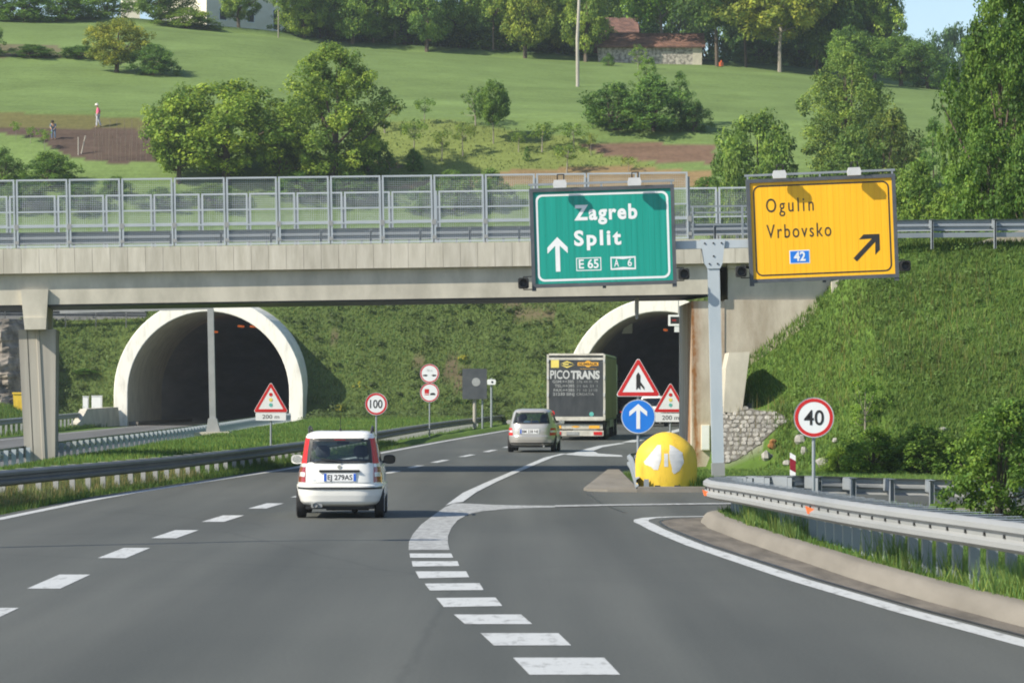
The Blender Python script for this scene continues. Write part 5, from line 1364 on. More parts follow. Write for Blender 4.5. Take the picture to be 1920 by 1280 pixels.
# ---- silver people carrier (also the shape of the two cars at the tunnel)
def mpv(name, label, loc, rz, paint, sz=1.0, txt='BM 238 NE', lit=False):
    t = thing(name, label, 'car', loc, (0, 0, rz))
    w = .875
    rows = [(.22, .74, .16, 4.2), (.27, .80, .06, 4.35), (.34, .845, .02, 4.42), (.45, .868, .0, 4.45), (.56, .872, .0, 4.45), (.60, .862, .02, 4.44), (.75, .860, .03, 4.40), (.88, .845, .05, 4.25), (.96, .825, .08, 3.75), (1.02, .80, .11, 3.35),
            (1.15, .76, .17, 3.05), (1.3, .715, .25, 2.75), (1.42, .675, .32, 2.45), (1.48, .63, .38, 2.2), (1.52, .55, .5, 1.95), (1.545, .38, .8, 1.6)]
    rows = [(z * sz, a, b, c) for z, a, b, c in rows]
    c = Car(rows, 4.6)
    h1 = inside(1.03 * sz, 1.40 * sz, lambda x, y, z: y < .7 and abs(x) < .64 - (z - 1.03) * .25)
    h2 = inside(1.02 * sz, 1.40 * sz, lambda x, y, z: abs(x) > .55 and .7 < y < 2.9 - (z - 1) * 1.2)
    h3 = inside(1.05 * sz, 1.42 * sz, lambda x, y, z: y > 1.9 and abs(x) < .66)
    c.shell([h1, h2, h3]).build('body', MAT[paint], t, smooth=True)
    c.shell([h1, h2, h3, lambda x, y, z: z < .6], .965).build('interior', MAT['interior'], t, smooth=True)
    o = c.on_rear([(1.035 * sz, -.64, .64), (1.2 * sz, -.60, .60), (1.395 * sz, -.54, .54)], off=.008).build('rear_window', MAT['glass'], t, smooth=True)
    mb = MB()
    A_ = sub([(-.66, 1.015 * sz), (.66, 1.015 * sz), (.62, 1.2 * sz), (.56, 1.42 * sz), (-.56, 1.42 * sz), (-.62, 1.2 * sz)]); B_ = sub([(-.60, 1.05 * sz), (.60, 1.05 * sz), (.565, 1.2 * sz), (.51, 1.38 * sz), (-.51, 1.38 * sz), (-.565, 1.2 * sz)]); m = len(A_)
    mb.add([(x, c.rear(x, z, .012), z) for x, z in A_] + [(x, c.rear(x, z, .012), z) for x, z in B_], [(k, (k + 1) % m, m + (k + 1) % m, m + k) for k in range(m)]); mb.build('window_seal', MAT['blacktrim'], o)
    mb = MB(); mb.bar((0, c.rear(0, 1.06 * sz, .03), 1.04 * sz), (.02, c.rear(0, 1.25 * sz, .03), 1.2 * sz), .018); mb.build('wiper', MAT['blacktrim'], o)
    for s in (-1, 1):
        a = lambda z, x0, x1: (z * sz, min(s * x0, s * x1), max(s * x0, s * x1))
        l = c.on_rear([a(.60, .66, .852), a(.70, .66, .85), a(.86, .69, .83)], off=.014, t=.03).build('tail_lamp', MAT['redlens'], t, smooth=True)
        c.on_rear([a(.70, .67, .845), a(.78, .68, .835)], off=.018, t=.02).build('clear_lens', MAT['clearlens'], l, smooth=True)
        if lit: c.on_rear([a(.62, .70, .83), a(.69, .70, .83)], off=.02, t=.02).build('lit_lens', MAT['tail_lit'], l)
        c.on_side(s, [(1.03 * sz, .75, 2.75), (1.2 * sz, .8, 2.5), (1.39 * sz, .85, 2.2)], off=.006, nx=24).build('side_window', MAT['glass'], t, smooth=True)
        for yy in (1.5, 2.3): c.on_side(s, [(1.03 * sz, yy, yy + .08), (1.39 * sz, yy - .04, yy + .03)], off=.012, nx=2).build('window_pillar', MAT['blacktrim'], t)
        mo = MB(); mo.bbox(s * .95 - .10, s * .95 + .10, 2.75, 2.87, .98 * sz, 1.12 * sz, .04); mo.bar((s * .80, 2.82, 1.0 * sz), (s * .88, 2.82, 1.03 * sz), .05); mm = mo.build('wing_mirror', MAT[paint], t)
        mb = MB(); mb.box(s * .95 - .08, s * .95 + .08, 2.744, 2.749, 1.0 * sz, 1.10 * sz); mb.build('mirror_glass', MAT['chrome'], mm)
        for y in (.85, 3.5): wheel(t, s * .765, y, .31, .2)
    c.on_front([(1.05 * sz, -.68, .68), (1.2 * sz, -.66, .66), (1.41 * sz, -.6, .6)], off=.006).build('windscreen', MAT['glass'], t, smooth=True)
    seat(t, -.38, 1.9, .5, .6); seat(t, .38, 1.9, .5, .6); seat(t, -.4, .95, .5, .55); seat(t, .4, .95, .5, .55)
    mb = MB(); mb.bbox(-.3, .25, .45, .75, .75, 1.12, .05); mb.build('luggage', MAT['bluecloth'], t)
    plate(t, c, -.05, .66 * sz, .82 * sz, .34, txt, 'L')
    c.on_rear([(.585 * sz, -.5, .5), (.59 * sz, -.5, .5)], off=.003, nx=30).build('tailgate_gap', MAT['blacktrim'], t)
    c.on_rear([(.30 * sz, -.80, .80), (.345 * sz, -.82, .82)], off=.006, nx=40).build('bumper_strip', MAT['blacktrim'], t)
    mb = MB(); mb.box(-.7, .7, .2, 4.1, .18, .225); mb.build('underbody', MAT['black'], t)
    mb = MB(); mb.tube([(.45, .02, .22), (.45, .4, .22)], .035, 10); mb.build('exhaust', MAT['galv_dull'], t)
    return t
mpv('silver_car', 'silver people carrier following the truck towards the right tunnel', ((995.5 - 960) / F * 117, 117, 0), -math.atan(.065), 'carsilver')
mpv('white_car', 'white car half hidden behind the triangle signs, entering the right tunnel', ((1223 - 960) / F * 194, 194, 0), -math.atan(.07), 'carwhite', 1.18, 'GS 482 HK')
mpv('dark_car', 'dark car with red lamps inside the right tunnel beside the truck', ((1143 - 960) / F * 222, 222, 0), -math.atan(.075), 'cardark', 1.0, 'RI 751 BD', lit=True)

# ---- lorry
Yt = 144.; TS = F / Yt
tr = thing('truck', 'large dark semi-trailer truck lettered PICOTRANS driving into the right tunnel', 'truck', ((1080 - 960) / F * Yt, Yt, 0), (0, 0, -math.atan(.068)))
def tx(px): return (px - 1080) / TS
def tz(py): return (825 - py) / TS
hw = 1.275; z0, z1 = tz(783), tz(665)
mb = MB(); mb.box(-hw + .03, hw - .012, .06, 13.5, z0 - .15, z1 - .03); mb.build('cargo_box', MAT['tarp'], tr)
mb = MB()
nfold = 60
xs_ = [hw + .006 + .014 * math.sin(k * 2.4) for k in range(nfold + 1)]
mb.add([(xs_[k], .16 + k * (13.2 / nfold), z0 - .05) for k in range(nfold + 1)] + [(xs_[k], .16 + k * (13.2 / nfold), z1 - .12) for k in range(nfold + 1)], [(k, k + 1, nfold + 2 + k, nfold + 1 + k) for k in range(nfold)])
mb.add([(-xs_[k], .16 + k * (13.2 / nfold), z0 - .05) for k in range(nfold + 1)] + [(-xs_[k], .16 + k * (13.2 / nfold), z1 - .12) for k in range(nfold + 1)], [(k + 1, k, nfold + 1 + k, nfold + 2 + k) for k in range(nfold)])
mb.build('side_curtain', MAT['curtain'], tr)
mb = MB(); mb.box(-hw, hw, .0, 13.55, z1 - .028, z1 + .02); mb.box(-hw + .08, hw - .08, .3, 13.4, z1 + .02, z1 + .06); mb.build('roof', MAT['dirtywhite'], tr)
mb = MB()
mb.box(-hw, -hw + .09, .0, .15, z0 - .1, z1 - .03); mb.box(hw - .09, hw, .0, .15, z0 - .1, z1 - .03); mb.box(-hw + .092, hw - .092, .0, .12, z0 - .12, z0 + .05); mb.box(-hw + .092, hw - .092, .0, .12, z1 - .22, z1 - .12)
fr = mb.build('rear_frame', MAT['dirtywhite'], tr)
for s in (-1, 1):
    for k in range(4):
        m2 = MB(); z = z0 + .18 + k * (z1 - z0 - .5) / 3; m2.bbox(s * (hw - .05) - .04, s * (hw - .05) + .04, -.03, -.002, z, z + .15, .015); m2.build('hinge', MAT['decalwhite'], fr)
dz0, dz1 = z0 + .052, z1 - .222
mb = MB(); mb.box(-hw + .095, hw - .095, .01, .055, dz0, dz1); door = mb.build('rear_cover', MAT['tarp'], tr)
y = .006
def dtext(s, x0, x1, top, bot, mat, bold=0.0, nm='lettering'):
    m2 = MB(); m2.text(s, tx(x0), tz(bot), (bot - top) / TS, y=y, width=tx(x1) - tx(x0), bold=bold); return m2.build(nm, MAT[mat], door)
dtext('PICO', 1031.5, 1068, 694.5, 709.5, 'decalwhite', .02); dtext('TRANS', 1070, 1124.5, 695.5, 709.5, 'decalwhite', .045)
dtext('GSM:++385', 1036, 1076, 712.5, 717.5, 'decalgrey', .02); dtext('276 44 01 79', 1081, 1121, 713, 717.5, 'decalgrey', -.008)
dtext('TEL:++385', 1040, 1077, 720.5, 725.5, 'decalgrey', .02); dtext('21 66 21 1', 1081, 1120, 721, 725.5, 'decalgrey', -.008)
dtext('FAX:++385', 1038, 1077, 728.5, 733.5, 'decalgrey', .02); dtext('71 10 2118', 1081, 1120, 729, 733.5, 'decalgrey', -.008)
dtext('21230 SINJ', 1036.5, 1077, 736, 741, 'decalgrey', .025); dtext('CROATIA', 1081, 1114, 736.5, 741, 'decalgrey', .0)
def drect(x0, x1, top, bot, mat, nm, yy=y): m2 = MB(); m2.box(tx(x0), tx(x1), yy, yy + .004, tz(bot), tz(top)); return m2.build(nm, MAT[mat], door)
drect(1033, 1048, 674.5, 689, 'logoyellow', 'yellow_square')
m2 = MB()
for sg, zc in ((1, 679), (-1, 687)):
    pts = [(1050, zc + sg * 3.2), (1063, zc - sg * 2.6), (1077, zc + sg * 3.2), (1063, zc + sg * .3)]
    m2.prism([(tx(a), tz(b)) for a, b in (pts if sg > 0 else pts[::-1])], y, y + .004)
m2.box(tx(1056), tx(1066), y, y + .004, tz(684), tz(681.5)); m2.build('wing_emblem', MAT['logoyellow'], door)
drect(1083, 1122, 679, 685.5, 'logoorange', 'brand_strip', y)
m2 = MB(); m2.prism([(a, b) for a, b in circ(6.2 / TS, 24, tx(1102.5), tz(682))], y - .003, y + .006); m2.build('brand_roundel', MAT['logoorange'], door)
m2 = MB(); m2.text('HUMBAUR', tx(1085), tz(684.6), 4.4 / TS, y=y - .0045, width=tx(1120) - tx(1085), bold=.02); m2.build('lettering', MAT['signblack'], door)
m2 = MB(); m2.text('Kompetenz in Anhängern', tx(1088), tz(692), 2 / TS, y=y, width=tx(1118) - tx(1088)); m2.build('lettering', MAT['logoorange'], door)
m2 = MB(); m2.prism(circ(5 / TS, 20, tx(1035), tz(774.5)), y, y + .004); m2.build('speed_disc', MAT['red'], door)
m2 = MB(); m2.prism(circ(4.2 / TS, 20, tx(1109), tz(776)), y, y + .004); m2.build('teal_disc', MAT['teal'], door)
# chassis, rear bar, lamps
mb = MB(); mb.box(-.9, .9, .15, 13.2, .85, z0 - .16); mb.box(-hw + .05, hw - .05, .25, .6, .55, .9); mb.build('chassis', MAT['black'], tr)
mb = MB(); mb.box(-hw + .35, hw - .12, .16, .2, tz(804), tz(795)); bb = mb.build('rear_panel', MAT['dirtywhite'], tr)
for a, b in ((1042, 1052), (1104, 1124)):
    m2 = MB(); m2.box(tx(a), tx(b), .148, .156, tz(803), tz(797)); m2.build('reflector_board', MAT['logoorange'], bb)
m2 = MB(); m2.prism([(tx(1070), tz(799.5)), (tx(1079), tz(797.8)), (tx(1088), tz(799.5)), (tx(1079), tz(801.5))], .15, .157); m2.build('emblem', MAT['logoorange'], bb)
mb = MB(); mb.bbox(-hw + .22, hw - .08, .02, .14, tz(817), tz(806.5), .02); bp2 = mb.build('bumper_bar', MAT['dirtywhite'], tr)
for a, b, m_ in ((1113, 1129, 'redlens'), (1040, 1052, 'redlens'), (1062, 1085, 'decalgrey')):
    m2 = MB(); m2.box(tx(a), tx(b), .0, .018, tz(815), tz(809)); m2.build('tail_lamp' if m_ == 'redlens' else 'number_plate', MAT[m_], bp2)
for s in (-1, 1):
    for yy in (2.2, 3.5, 4.8): wheel(tr, s * 1.05, yy, .50, .38)
    m2 = MB(); m2.box(s * 1.05 - .22, s * 1.05 + .22, 1.35, 1.37, .25, .95); m2.build('mud_flap', MAT['black'], tr)
    m2 = MB(); m2.box(s * 1.24 - .02, s * 1.24 + .02, 5.6, 9.5, .5, 1.0); m2.build('side_guard', MAT['galv_dull'], tr)
# tractor unit
mb = MB(); mb.bbox(-1.22, 1.22, 14.1, 16.2, .9, 3.5, .12); mb.box(-1.1, 1.1, 10.8, 16.1, .5, .9); mb.build('cab', MAT['dirtywhite'], tr)
mb = MB(); mb.box(-1.05, 1.05, 16.2, 16.23, 2.0, 3.0); mb.build('windscreen', MAT['black'], tr)
for s in (-1, 1):
    for yy in (11.4, 15.2): wheel(tr, s * 1.05, yy, .50, .34)
    m2 = MB(); m2.bbox(s * 1.45 - .12, s * 1.45 + .12, 16.0, 16.1, 2.0, 2.7, .03); m2.bar((s * 1.2, 16.05, 2.6), (s * 1.4, 16.05, 2.6), .04); m2.build('wing_mirror', MAT['black'], tr)

# ------------------------------------------------------------------ houses, pole, people on the hill
def house(name, label, px0, px1, base, eave, Y, depth, roof_h, wall, rot=0, over=.35, half=False):
    a, b = P(px0, base, Y), P(px1, base, Y); w = (b.x - a.x) / 2; h = (base - eave) / F * Y
    t = thing(name, label, 'house', ((a.x + b.x) / 2, Y, a.z), (0, 0, rot))
    mb = MB(); mb.box(-w, w, 0, depth, -1.5, h)
    mb.add([(-w, 0, h), (-w, depth, h), (-w, depth / 2, h + roof_h - .1)], [(0, 2, 1)]); mb.add([(w, 0, h), (w, depth, h), (w, depth / 2, h + roof_h - .1)], [(0, 1, 2)])
    mb.build('wall', MAT[wall], t)
    mb = MB(); e = over; th = .12
    for s, y0 in ((1, -e), (-1, depth + e)):
        ze = h - e * roof_h / (depth / 2)
        A = Vector((-w - e, y0, ze)); B = Vector((w + e, y0, ze)); C_ = Vector((w + e, depth / 2, h + roof_h)); D = Vector((-w - e, depth / 2, h + roof_h))
        nrow = 14
        for r_ in range(nrow):
            f0, f1 = r_ / nrow, (r_ + 1.15) / nrow
            p, q = A.lerp(D, f0), B.lerp(C_, f0); p2, q2 = A.lerp(D, min(f1, 1)), B.lerp(C_, min(f1, 1))
            ncol = 26
            for c_ in range(ncol):
                u0, u1 = c_ / ncol, (c_ + 1) / ncol
                lift = Vector((0, 0, .05 + .02 * random.random())); dn = Vector((0, 0, .01))
                vs = [p.lerp(q, u0) + lift, p.lerp(q, u1) + lift, p2.lerp(q2, u1) + dn, p2.lerp(q2, u0) + dn, p.lerp(q, u0) - Vector((0, 0, .06)), p.lerp(q, u1) - Vector((0, 0, .06))]
                mb.add(vs, [(0, 1, 2, 3), (0, 4, 5, 1)])
        mb.add([A - Vector((0, 0, th)), B - Vector((0, 0, th)), C_ - Vector((0, 0, th)), D - Vector((0, 0, th))], [(3, 2, 1, 0)])
    rf = mb.build('roof', MAT['roof'], t)
    return t, w, h, depth, rf
b_ = hit(1222, 118, 240, 326)
barn, w, h, dpt, rf = house('stone_barn', 'long low stone barn with a red tiled roof on the hilltop', 1122, 1316, 121, 84, 323, 4.6, 1.36, 'stonewall')
mb = MB(); mb.box(w - .9, w - .002, -.05, -.002, -.5, h); mb.build('quoin', MAT['concrete'], barn)
fm, w, h, dpt, rf = house('farmhouse', 'farmhouse with an orange red roof behind the trees above the barn', 1100, 1192, 96, 58, 345, 7, 1.75, 'stonewall')
for x in (-1.6, 1.2):
    mb = MB(); mb.box(x, x + .8, -.02, -.004, .8, 1.9); mb.build('window', MAT['black'], fm)
# big pale house, seen at its corner
c = P(387, 44, 338.); wh = thing('white_house', 'pale two-storey house at the hilltop, its lit corner between the trees', 'house', (c.x, c.y, c.z), (0, 0, R(38)))
mb = MB(); mb.box(0, 11.5, 0, 9.0, -2, 6.2); mb.add([(0, 0, 6.2), (0, 9, 6.2), (0, 4.5, 9.4)], [(0, 2, 1)]); mb.add([(11.5, 0, 6.2), (11.5, 9, 6.2), (11.5, 4.5, 9.4)], [(0, 1, 2)]); mb.build('wall', MAT['render_'], wh)
mb = MB()
for s, y0 in ((1, -.4), (-1, 9.4)): mb.add([(-.4, y0, 5.95), (11.9, y0, 5.95), (11.9, 4.5, 9.5), (-.4, 4.5, 9.5), (-.4, y0, 5.8), (11.9, y0, 5.8), (11.9, 4.5, 9.35), (-.4, 4.5, 9.35)], [(0, 1, 2, 3), (7, 6, 5, 4), (0, 4, 5, 1), (1, 5, 6, 2), (3, 7, 4, 0)])
mb.build('roof', MAT['roof'], wh)
for x, z, ww, hh in ((1.6, .5, .8, 1.2), (5.0, .5, .8, 1.2), (8.2, -.1, .8, 2.0), (1.6, 3.4, .8, 1.2), (5.0, 3.4, .8, 1.2), (8.4, 3.4, .8, 1.2)):
    mb = MB(); mb.box(x, x + ww, -.02, -.004, z, z + hh); f_ = mb.build('door' if z < 0 else 'window', MAT['black'], wh)
    mb = MB(); mb.ring([(x - .08, z - .08), (x + ww + .08, z - .08), (x + ww + .08, z + hh + .08), (x - .08, z + hh + .08)], [(x, z), (x + ww, z), (x + ww, z + hh), (x, z + hh)], -.04, -.003); mb.build('frame', MAT['white'], f_)
for y in (2.0, 5.6):
    mb = MB(); mb.box(-.02, -.004, y, y + .9, 3.3, 4.6); mb.build('window', MAT['black'], wh)
c = P(246, 30, 342.); w2 = thing('cream_shed', 'small cream building peeping through the hedge at the hilltop', 'shed', (c.x, c.y, c.z), (0, 0, R(10)))
mb = MB(); mb.box(-.9, .9, 0, 2.5, -2, 2.2); mb.build('wall', MAT['render_'], w2)
mb = MB(); mb.prism([(-1.2, 2.2), (1.2, 2.2), (0, 3.1)], -.2, 2.7); mb.build('roof', MAT['roof'], w2)
# pole
c = hit(1083, 163); pl_ = thing('utility_pole', 'tall pale wooden pole standing alone in the meadow', 'utility pole', c)
k = c.y / F
mb = MB(); mb.tube([(0, 0, -.4), (.0, 0, 2.0), (-.02, 0, 4.0), (.10, 0, 6.5), (.20, 0, 9.2)], [.15, .145, .14, .13, .12], 10); mb.build('shaft', MAT['wood'], pl_)
mb = MB(); mb.bar((-.6, .12, 8.9), (1.0, .12, 8.9), .1); mb.build('crossarm', MAT['wood'], pl_)

def person(name, label, px, base, hgt, pose, shirt, trous, hat):
    c = hit(px, base); t = thing(name, label, 'person', c); s = hgt / 1.72
    J = pose
    def skin(nm, chain, mat, rad, par=t):
        me = bpy.data.meshes.new(nm); names = []; ed = []
        for ch in chain:
            for a_ in ch:
                if a_ not in names: names.append(a_)
            for a_, b2 in zip(ch, ch[1:]): ed.append((names.index(a_), names.index(b2)))
        me.from_pydata([tuple(Vector(J[n_]) * s) for n_ in names], ed, []); me.materials.append(MAT[mat])
        o = bpy.data.objects.new(nm, me); col.objects.link(o); o.parent = par
        o.modifiers.new('skin', 'SKIN'); o.modifiers.new('sub', 'SUBSURF').render_levels = 1
        for i, n_ in enumerate(names):
            r_ = rad.get(n_, rad.get('*', .05)) * s
            me.skin_vertices[0].data[i].radius = (r_, r_ * .85); me.skin_vertices[0].data[i].use_root = (i == 0)
        return o
    fing = {}
    for S_ in 'lr':
        h = Vector(J['hand_' + S_]); e = Vector(J['elb_' + S_]); d_ = (h - e).normalized()
        for i in range(4): J['f%d_%s' % (i, S_)] = tuple(h + d_ * (.085 + .01 * (i % 3)) + Vector((.0, (i - 1.5) * .024, 0)))
        J['th_' + S_] = tuple(h + d_ * .035 + Vector((0, -.05, 0)))
    ch = [['pelvis', 'chest', 'neck', 'head', 'top'], ['chest', 'sh_l', 'elb_l', 'hand_l'], ['chest', 'sh_r', 'elb_r', 'hand_r'], ['pelvis', 'hip_l', 'knee_l', 'ank_l', 'toe_l'], ['pelvis', 'hip_r', 'knee_r', 'ank_r', 'toe_r']]
    for S_ in 'lr':
        ch += [['hand_' + S_, 'f%d_%s' % (i, S_)] for i in range(4)] + [['hand_' + S_, 'th_' + S_]]
    rad = {'*': .05, 'pelvis': .13, 'chest': .15, 'neck': .055, 'head': .10, 'top': .075, 'sh_l': .06, 'sh_r': .06, 'elb_l': .042, 'elb_r': .042, 'hand_l': .032, 'hand_r': .032, 'hip_l': .085, 'hip_r': .085, 'knee_l': .06, 'knee_r': .06, 'ank_l': .04, 'ank_r': .04, 'toe_l': .035, 'toe_r': .035}
    for S_ in 'lr':
        for i in range(4): rad['f%d_%s' % (i, S_)] = .009
        rad['th_' + S_] = .011
    skin('body', ch, 'skin', rad)
    skin('shirt', [['pelvis', 'chest'], ['chest', 'sh_l', 'elb_l'], ['chest', 'sh_r', 'elb_r']], shirt, {'pelvis': .155, 'chest': .18, 'sh_l': .085, 'sh_r': .085, 'elb_l': .06, 'elb_r': .06})
    skin('trousers', [['pelvis', 'hip_l', 'knee_l', 'ank_l'], ['pelvis', 'hip_r', 'knee_r', 'ank_r']], trous, {'pelvis': .15, 'hip_l': .11, 'hip_r': .11, 'knee_l': .08, 'knee_r': .08, 'ank_l': .065, 'ank_r': .065})
    hd = Vector(J['top']) * s
    mb = MB(); n = 16
    mb.loft([[(hd.x + r_ * math.cos(2 * math.pi * q / n), hd.y + r_ * math.sin(2 * math.pi * q / n), hd.z + z_) for q in range(n)] for r_, z_ in ((.12, -.06), (.18 if hat == 'hat' else .12, -.05), (.12, -.02), (.11, .07), (.05, .10))], True, True, True)
    mb.build('hat' if hat == 'hat' else 'hair', MAT[hat], t, smooth=True)
    hx = Vector(J['head']) * s; dirn = Vector(J['face'])
    mb = MB()
    side_ = Vector((-dirn.y, dirn.x, 0))
    for e_ in (-1, 1): mb.obox(hx + dirn * .095 * s + side_ * .035 * e_ + Vector((0, 0, .02)), dirn * .006, side_ * .012, Vector((0, 0, .006)))
    mb.obox(hx + dirn * .09 * s + Vector((0, 0, -.055)), dirn * .006, side_ * .025, Vector((0, 0, .005)))
    mb.build('face', MAT['hair'], t)
    return t
walk = dict(pelvis=(0, 0, .95), chest=(.02, 0, 1.28), neck=(-.02, 0, 1.47), head=(-.05, 0, 1.58), top=(-.06, 0, 1.67), sh_l=(.02, -.17, 1.38), sh_r=(.04, .17, 1.38), elb_l=(.10, -.22, 1.12), elb_r=(.16, .2, 1.14), hand_l=(-.02, -.22, .92), hand_r=(.12, .2, .95),
            hip_l=(-.01, -.09, .9), hip_r=(.01, .09, .9), knee_l=(-.05, -.1, .5), knee_r=(.08, .1, .5), ank_l=(-.06, -.1, .08), ank_r=(.24, .1, .12), toe_l=(-.20, -.1, .03), toe_r=(.14, .1, .03), face=(-1, 0, 0))
person('person', 'person in a pink shirt, pale trousers and hat walking at the field edge', 183, 241, 1.66, walk, 'pink', 'greycloth', 'hat')
bend = dict(pelvis=(.02, .05, .86), chest=(.0, -.1, 1.16), neck=(-.02, -.2, 1.30), head=(-.03, -.28, 1.36), top=(-.03, -.33, 1.42), sh_l=(-.19, -.12, 1.22), sh_r=(.19, -.12, 1.22), elb_l=(-.22, -.22, .98), elb_r=(.22, -.22, .98), hand_l=(-.1, -.38, .82), hand_r=(.12, -.38, .80),
            hip_l=(-.09, .04, .82), hip_r=(.11, .04, .82), knee_l=(-.11, -.03, .46), knee_r=(.13, 0, .46), ank_l=(-.11, .04, .08), ank_r=(.14, .06, .08), toe_l=(-.12, -.1, .03), toe_r=(.15, -.08, .03), face=(0, -1, 0))
person('person', 'person in blue work clothes bending over the ploughed plot', 100, 264, 1.5, bend, 'bluecloth', 'bluecloth', 'hair')
# stakes in the ploughed plot
mb = MB(); mb.tube([(0, 0, -.1), (.02, 0, .5), (.01, .02, 1.9)], .014, 5); sp = mb.build('garden_stake', MAT['stake'])
tag(sp, 'thin wooden bean stake stuck in the ploughed plot', 'stake', 'bean stakes in the ploughed plot')
i = 0
for px in range(178, 296, 7):
    for py in (304, 276):
        if py == 276 and px % 2: continue
        o = sp if i == 0 else sp.copy()
        if i: col.objects.link(o)
        o.location = hit(px + random.uniform(-2, 2), py + random.uniform(-3, 1)); o.rotation_euler = (random.uniform(-.05, .05), random.uniform(-.06, .06), random.random() * 6); o.scale = (1, 1, random.uniform(.8, 1.1)); i += 1
for px, py, lean, lab in ((147, 291, .0, 'upright pale post left of the leaning one at the plot edge'), (152, 289, .25, 'pale pole leaning to the right at the edge of the ploughed plot')):
    mb = MB(); mb.tube([(0, 0, -.1), (math.sin(lean) * 1.25, 0, 1.25)], .045, 7); o = tag(mb.build('garden_stake', MAT['wood']), lab, 'stake'); o.location = hit(px, py)

# ------------------------------------------------------------------ stones
def stone_mb(mb, c, r, seed):
    rs = random.Random(seed); n1, n2 = 7, 5; V_ = []; Fs = []
    sx, sy, sz = rs.uniform(.7, 1.3), rs.uniform(.6, 1.1), rs.uniform(.6, .95); a0 = rs.random() * 6
    for j in range(n2 + 1):
        th = math.pi * j / n2
        for i_ in range(n1):
            a_ = 2 * math.pi * i_ / n1 + a0; q = 1 + rs.uniform(-.18, .18)
            V_.append((c[0] + r * sx * q * math.sin(th) * math.cos(a_), c[1] + r * sy * q * math.sin(th) * math.sin(a_), c[2] + r * sz * q * math.cos(th)))
    for j in range(n2):
        for i_ in range(n1): Fs.append((j * n1 + i_, j * n1 + (i_ + 1) % n1, (j + 1) * n1 + (i_ + 1) % n1, (j + 1) * n1 + i_))
    mb.add(V_, Fs)
def ehit(px, py, Y0=62., Y1=95.):
    return hit(px, py, Y0, Y1)
rp_poly = [(1340, 768), (1352, 763), (1400, 765), (1466, 776), (1478, 786), (1452, 806), (1418, 836), (1380, 862), (1352, 870), (1340, 868)]
def rpY(px, py): return 84.7 + (866 - py) / 100 * 1.8 - (px - 1350) / 110 * .8
sp_ = thing('stone_pitching', 'pale stone pitching on the slope foot beside the abutment', 'stone facing')
mb = MB(); vs = [P(x, y, rpY(x, y) + .03) for x, y in rp_poly]; vb = [v + Vector((0, .7, -.1)) for v in vs]; n = len(vs)
mb.add(vs + vb, [tuple(range(n))] + [(k, k + n, (k + 1) % n + n, (k + 1) % n) for k in range(n)]); mb.build('mortar', MAT['mortar'], sp_)
mb = MB(); q = 0; y = 766.
while y < 868:
    x = 1340 + random.uniform(0, 9)
    while x < 1476:
        wv = random.uniform(9, 15)
        if inpoly(np.array([x]), np.array([y]), rp_poly)[0]:
            c = P(x + random.uniform(-1, 1), y + random.uniform(-1.5, 1.5), 1) ; Yq = rpY(x, y); c = P(x, y + random.uniform(-1.5, 1.5), Yq + .02)
            rs = random.Random(q); m_ = 7; a0 = rs.random(); R1 = wv / 2 / F * Yq * .97; R2 = 4.55 / F * Yq
            up = Vector((0, .80, .60)) ; rt = Vector((1, 0, 0)); nn_ = Vector((0, -.6, .8))
            ou = [c + rt * R1 * rs.uniform(.82, 1.12) * math.cos(6.283 * k / m_ + a0) + Vector((0, .018 * 60 * 0, 1)) * R2 * rs.uniform(.85, 1.15) * math.sin(6.283 * k / m_ + a0) + Vector((0, R2 * .7 * math.sin(6.283 * k / m_ + a0), 0)) for k in range(m_)]
            inn = [c + (o_ - c) * .80 - Vector((0, .020 + .02 * rs.random(), -.012)) for o_ in ou]
            mb.add(ou + inn, [tuple(range(m_, 2 * m_))] + [(k, (k + 1) % m_, (k + 1) % m_ + m_, k + m_) for k in range(m_)]); q += 1
        x += wv
    y += 8.2
mb.build('stones', MAT['stone'], sp_)
labs = ['pale limestone rock low on the grass slope left of the marker post', 'white limestone rock in the grass behind the round 40 sign', 'pale rock just right of the round 40 sign post', 'small pale rock under the shrub behind the dark guardrail', 'white rock at the foot of the slope beside the marker post', 'flat pale rock behind the guardrail right of the 40 sign post', 'small white rock higher in the grass right of the 40 sign', 'pale rock between the marker post and the 40 sign']
for i, ((px, py, rr_), lab) in enumerate(zip([(1436, 860, .16), (1500, 836, .15), (1566, 828, .11), (1652, 866, .12), (1476, 876, .10), (1545, 884, .17), (1768, 812, .09), (1508, 857, .12)], labs)):
    c = ehit(px, py + 4); mb = MB(); stone_mb(mb, (0, 0, rr_ * .45), rr_, 100 + i); stone_mb(mb, (rr_ * .9, .05, rr_ * .25), rr_ * .6, 130 + i); o = tag(mb.build('rock', MAT['stone']), lab, 'rock'); o.location = c
c = ehit(1447, 848); mb = MB(); stone_mb(mb, (0, 0, .08), .11, 77); stone_mb(mb, (.03, 0, .19), .08, 78); o = tag(mb.build('rock', MAT['ochre']), 'orange brown rock on the grass slope above the pale rocks', 'rock'); o.location = c
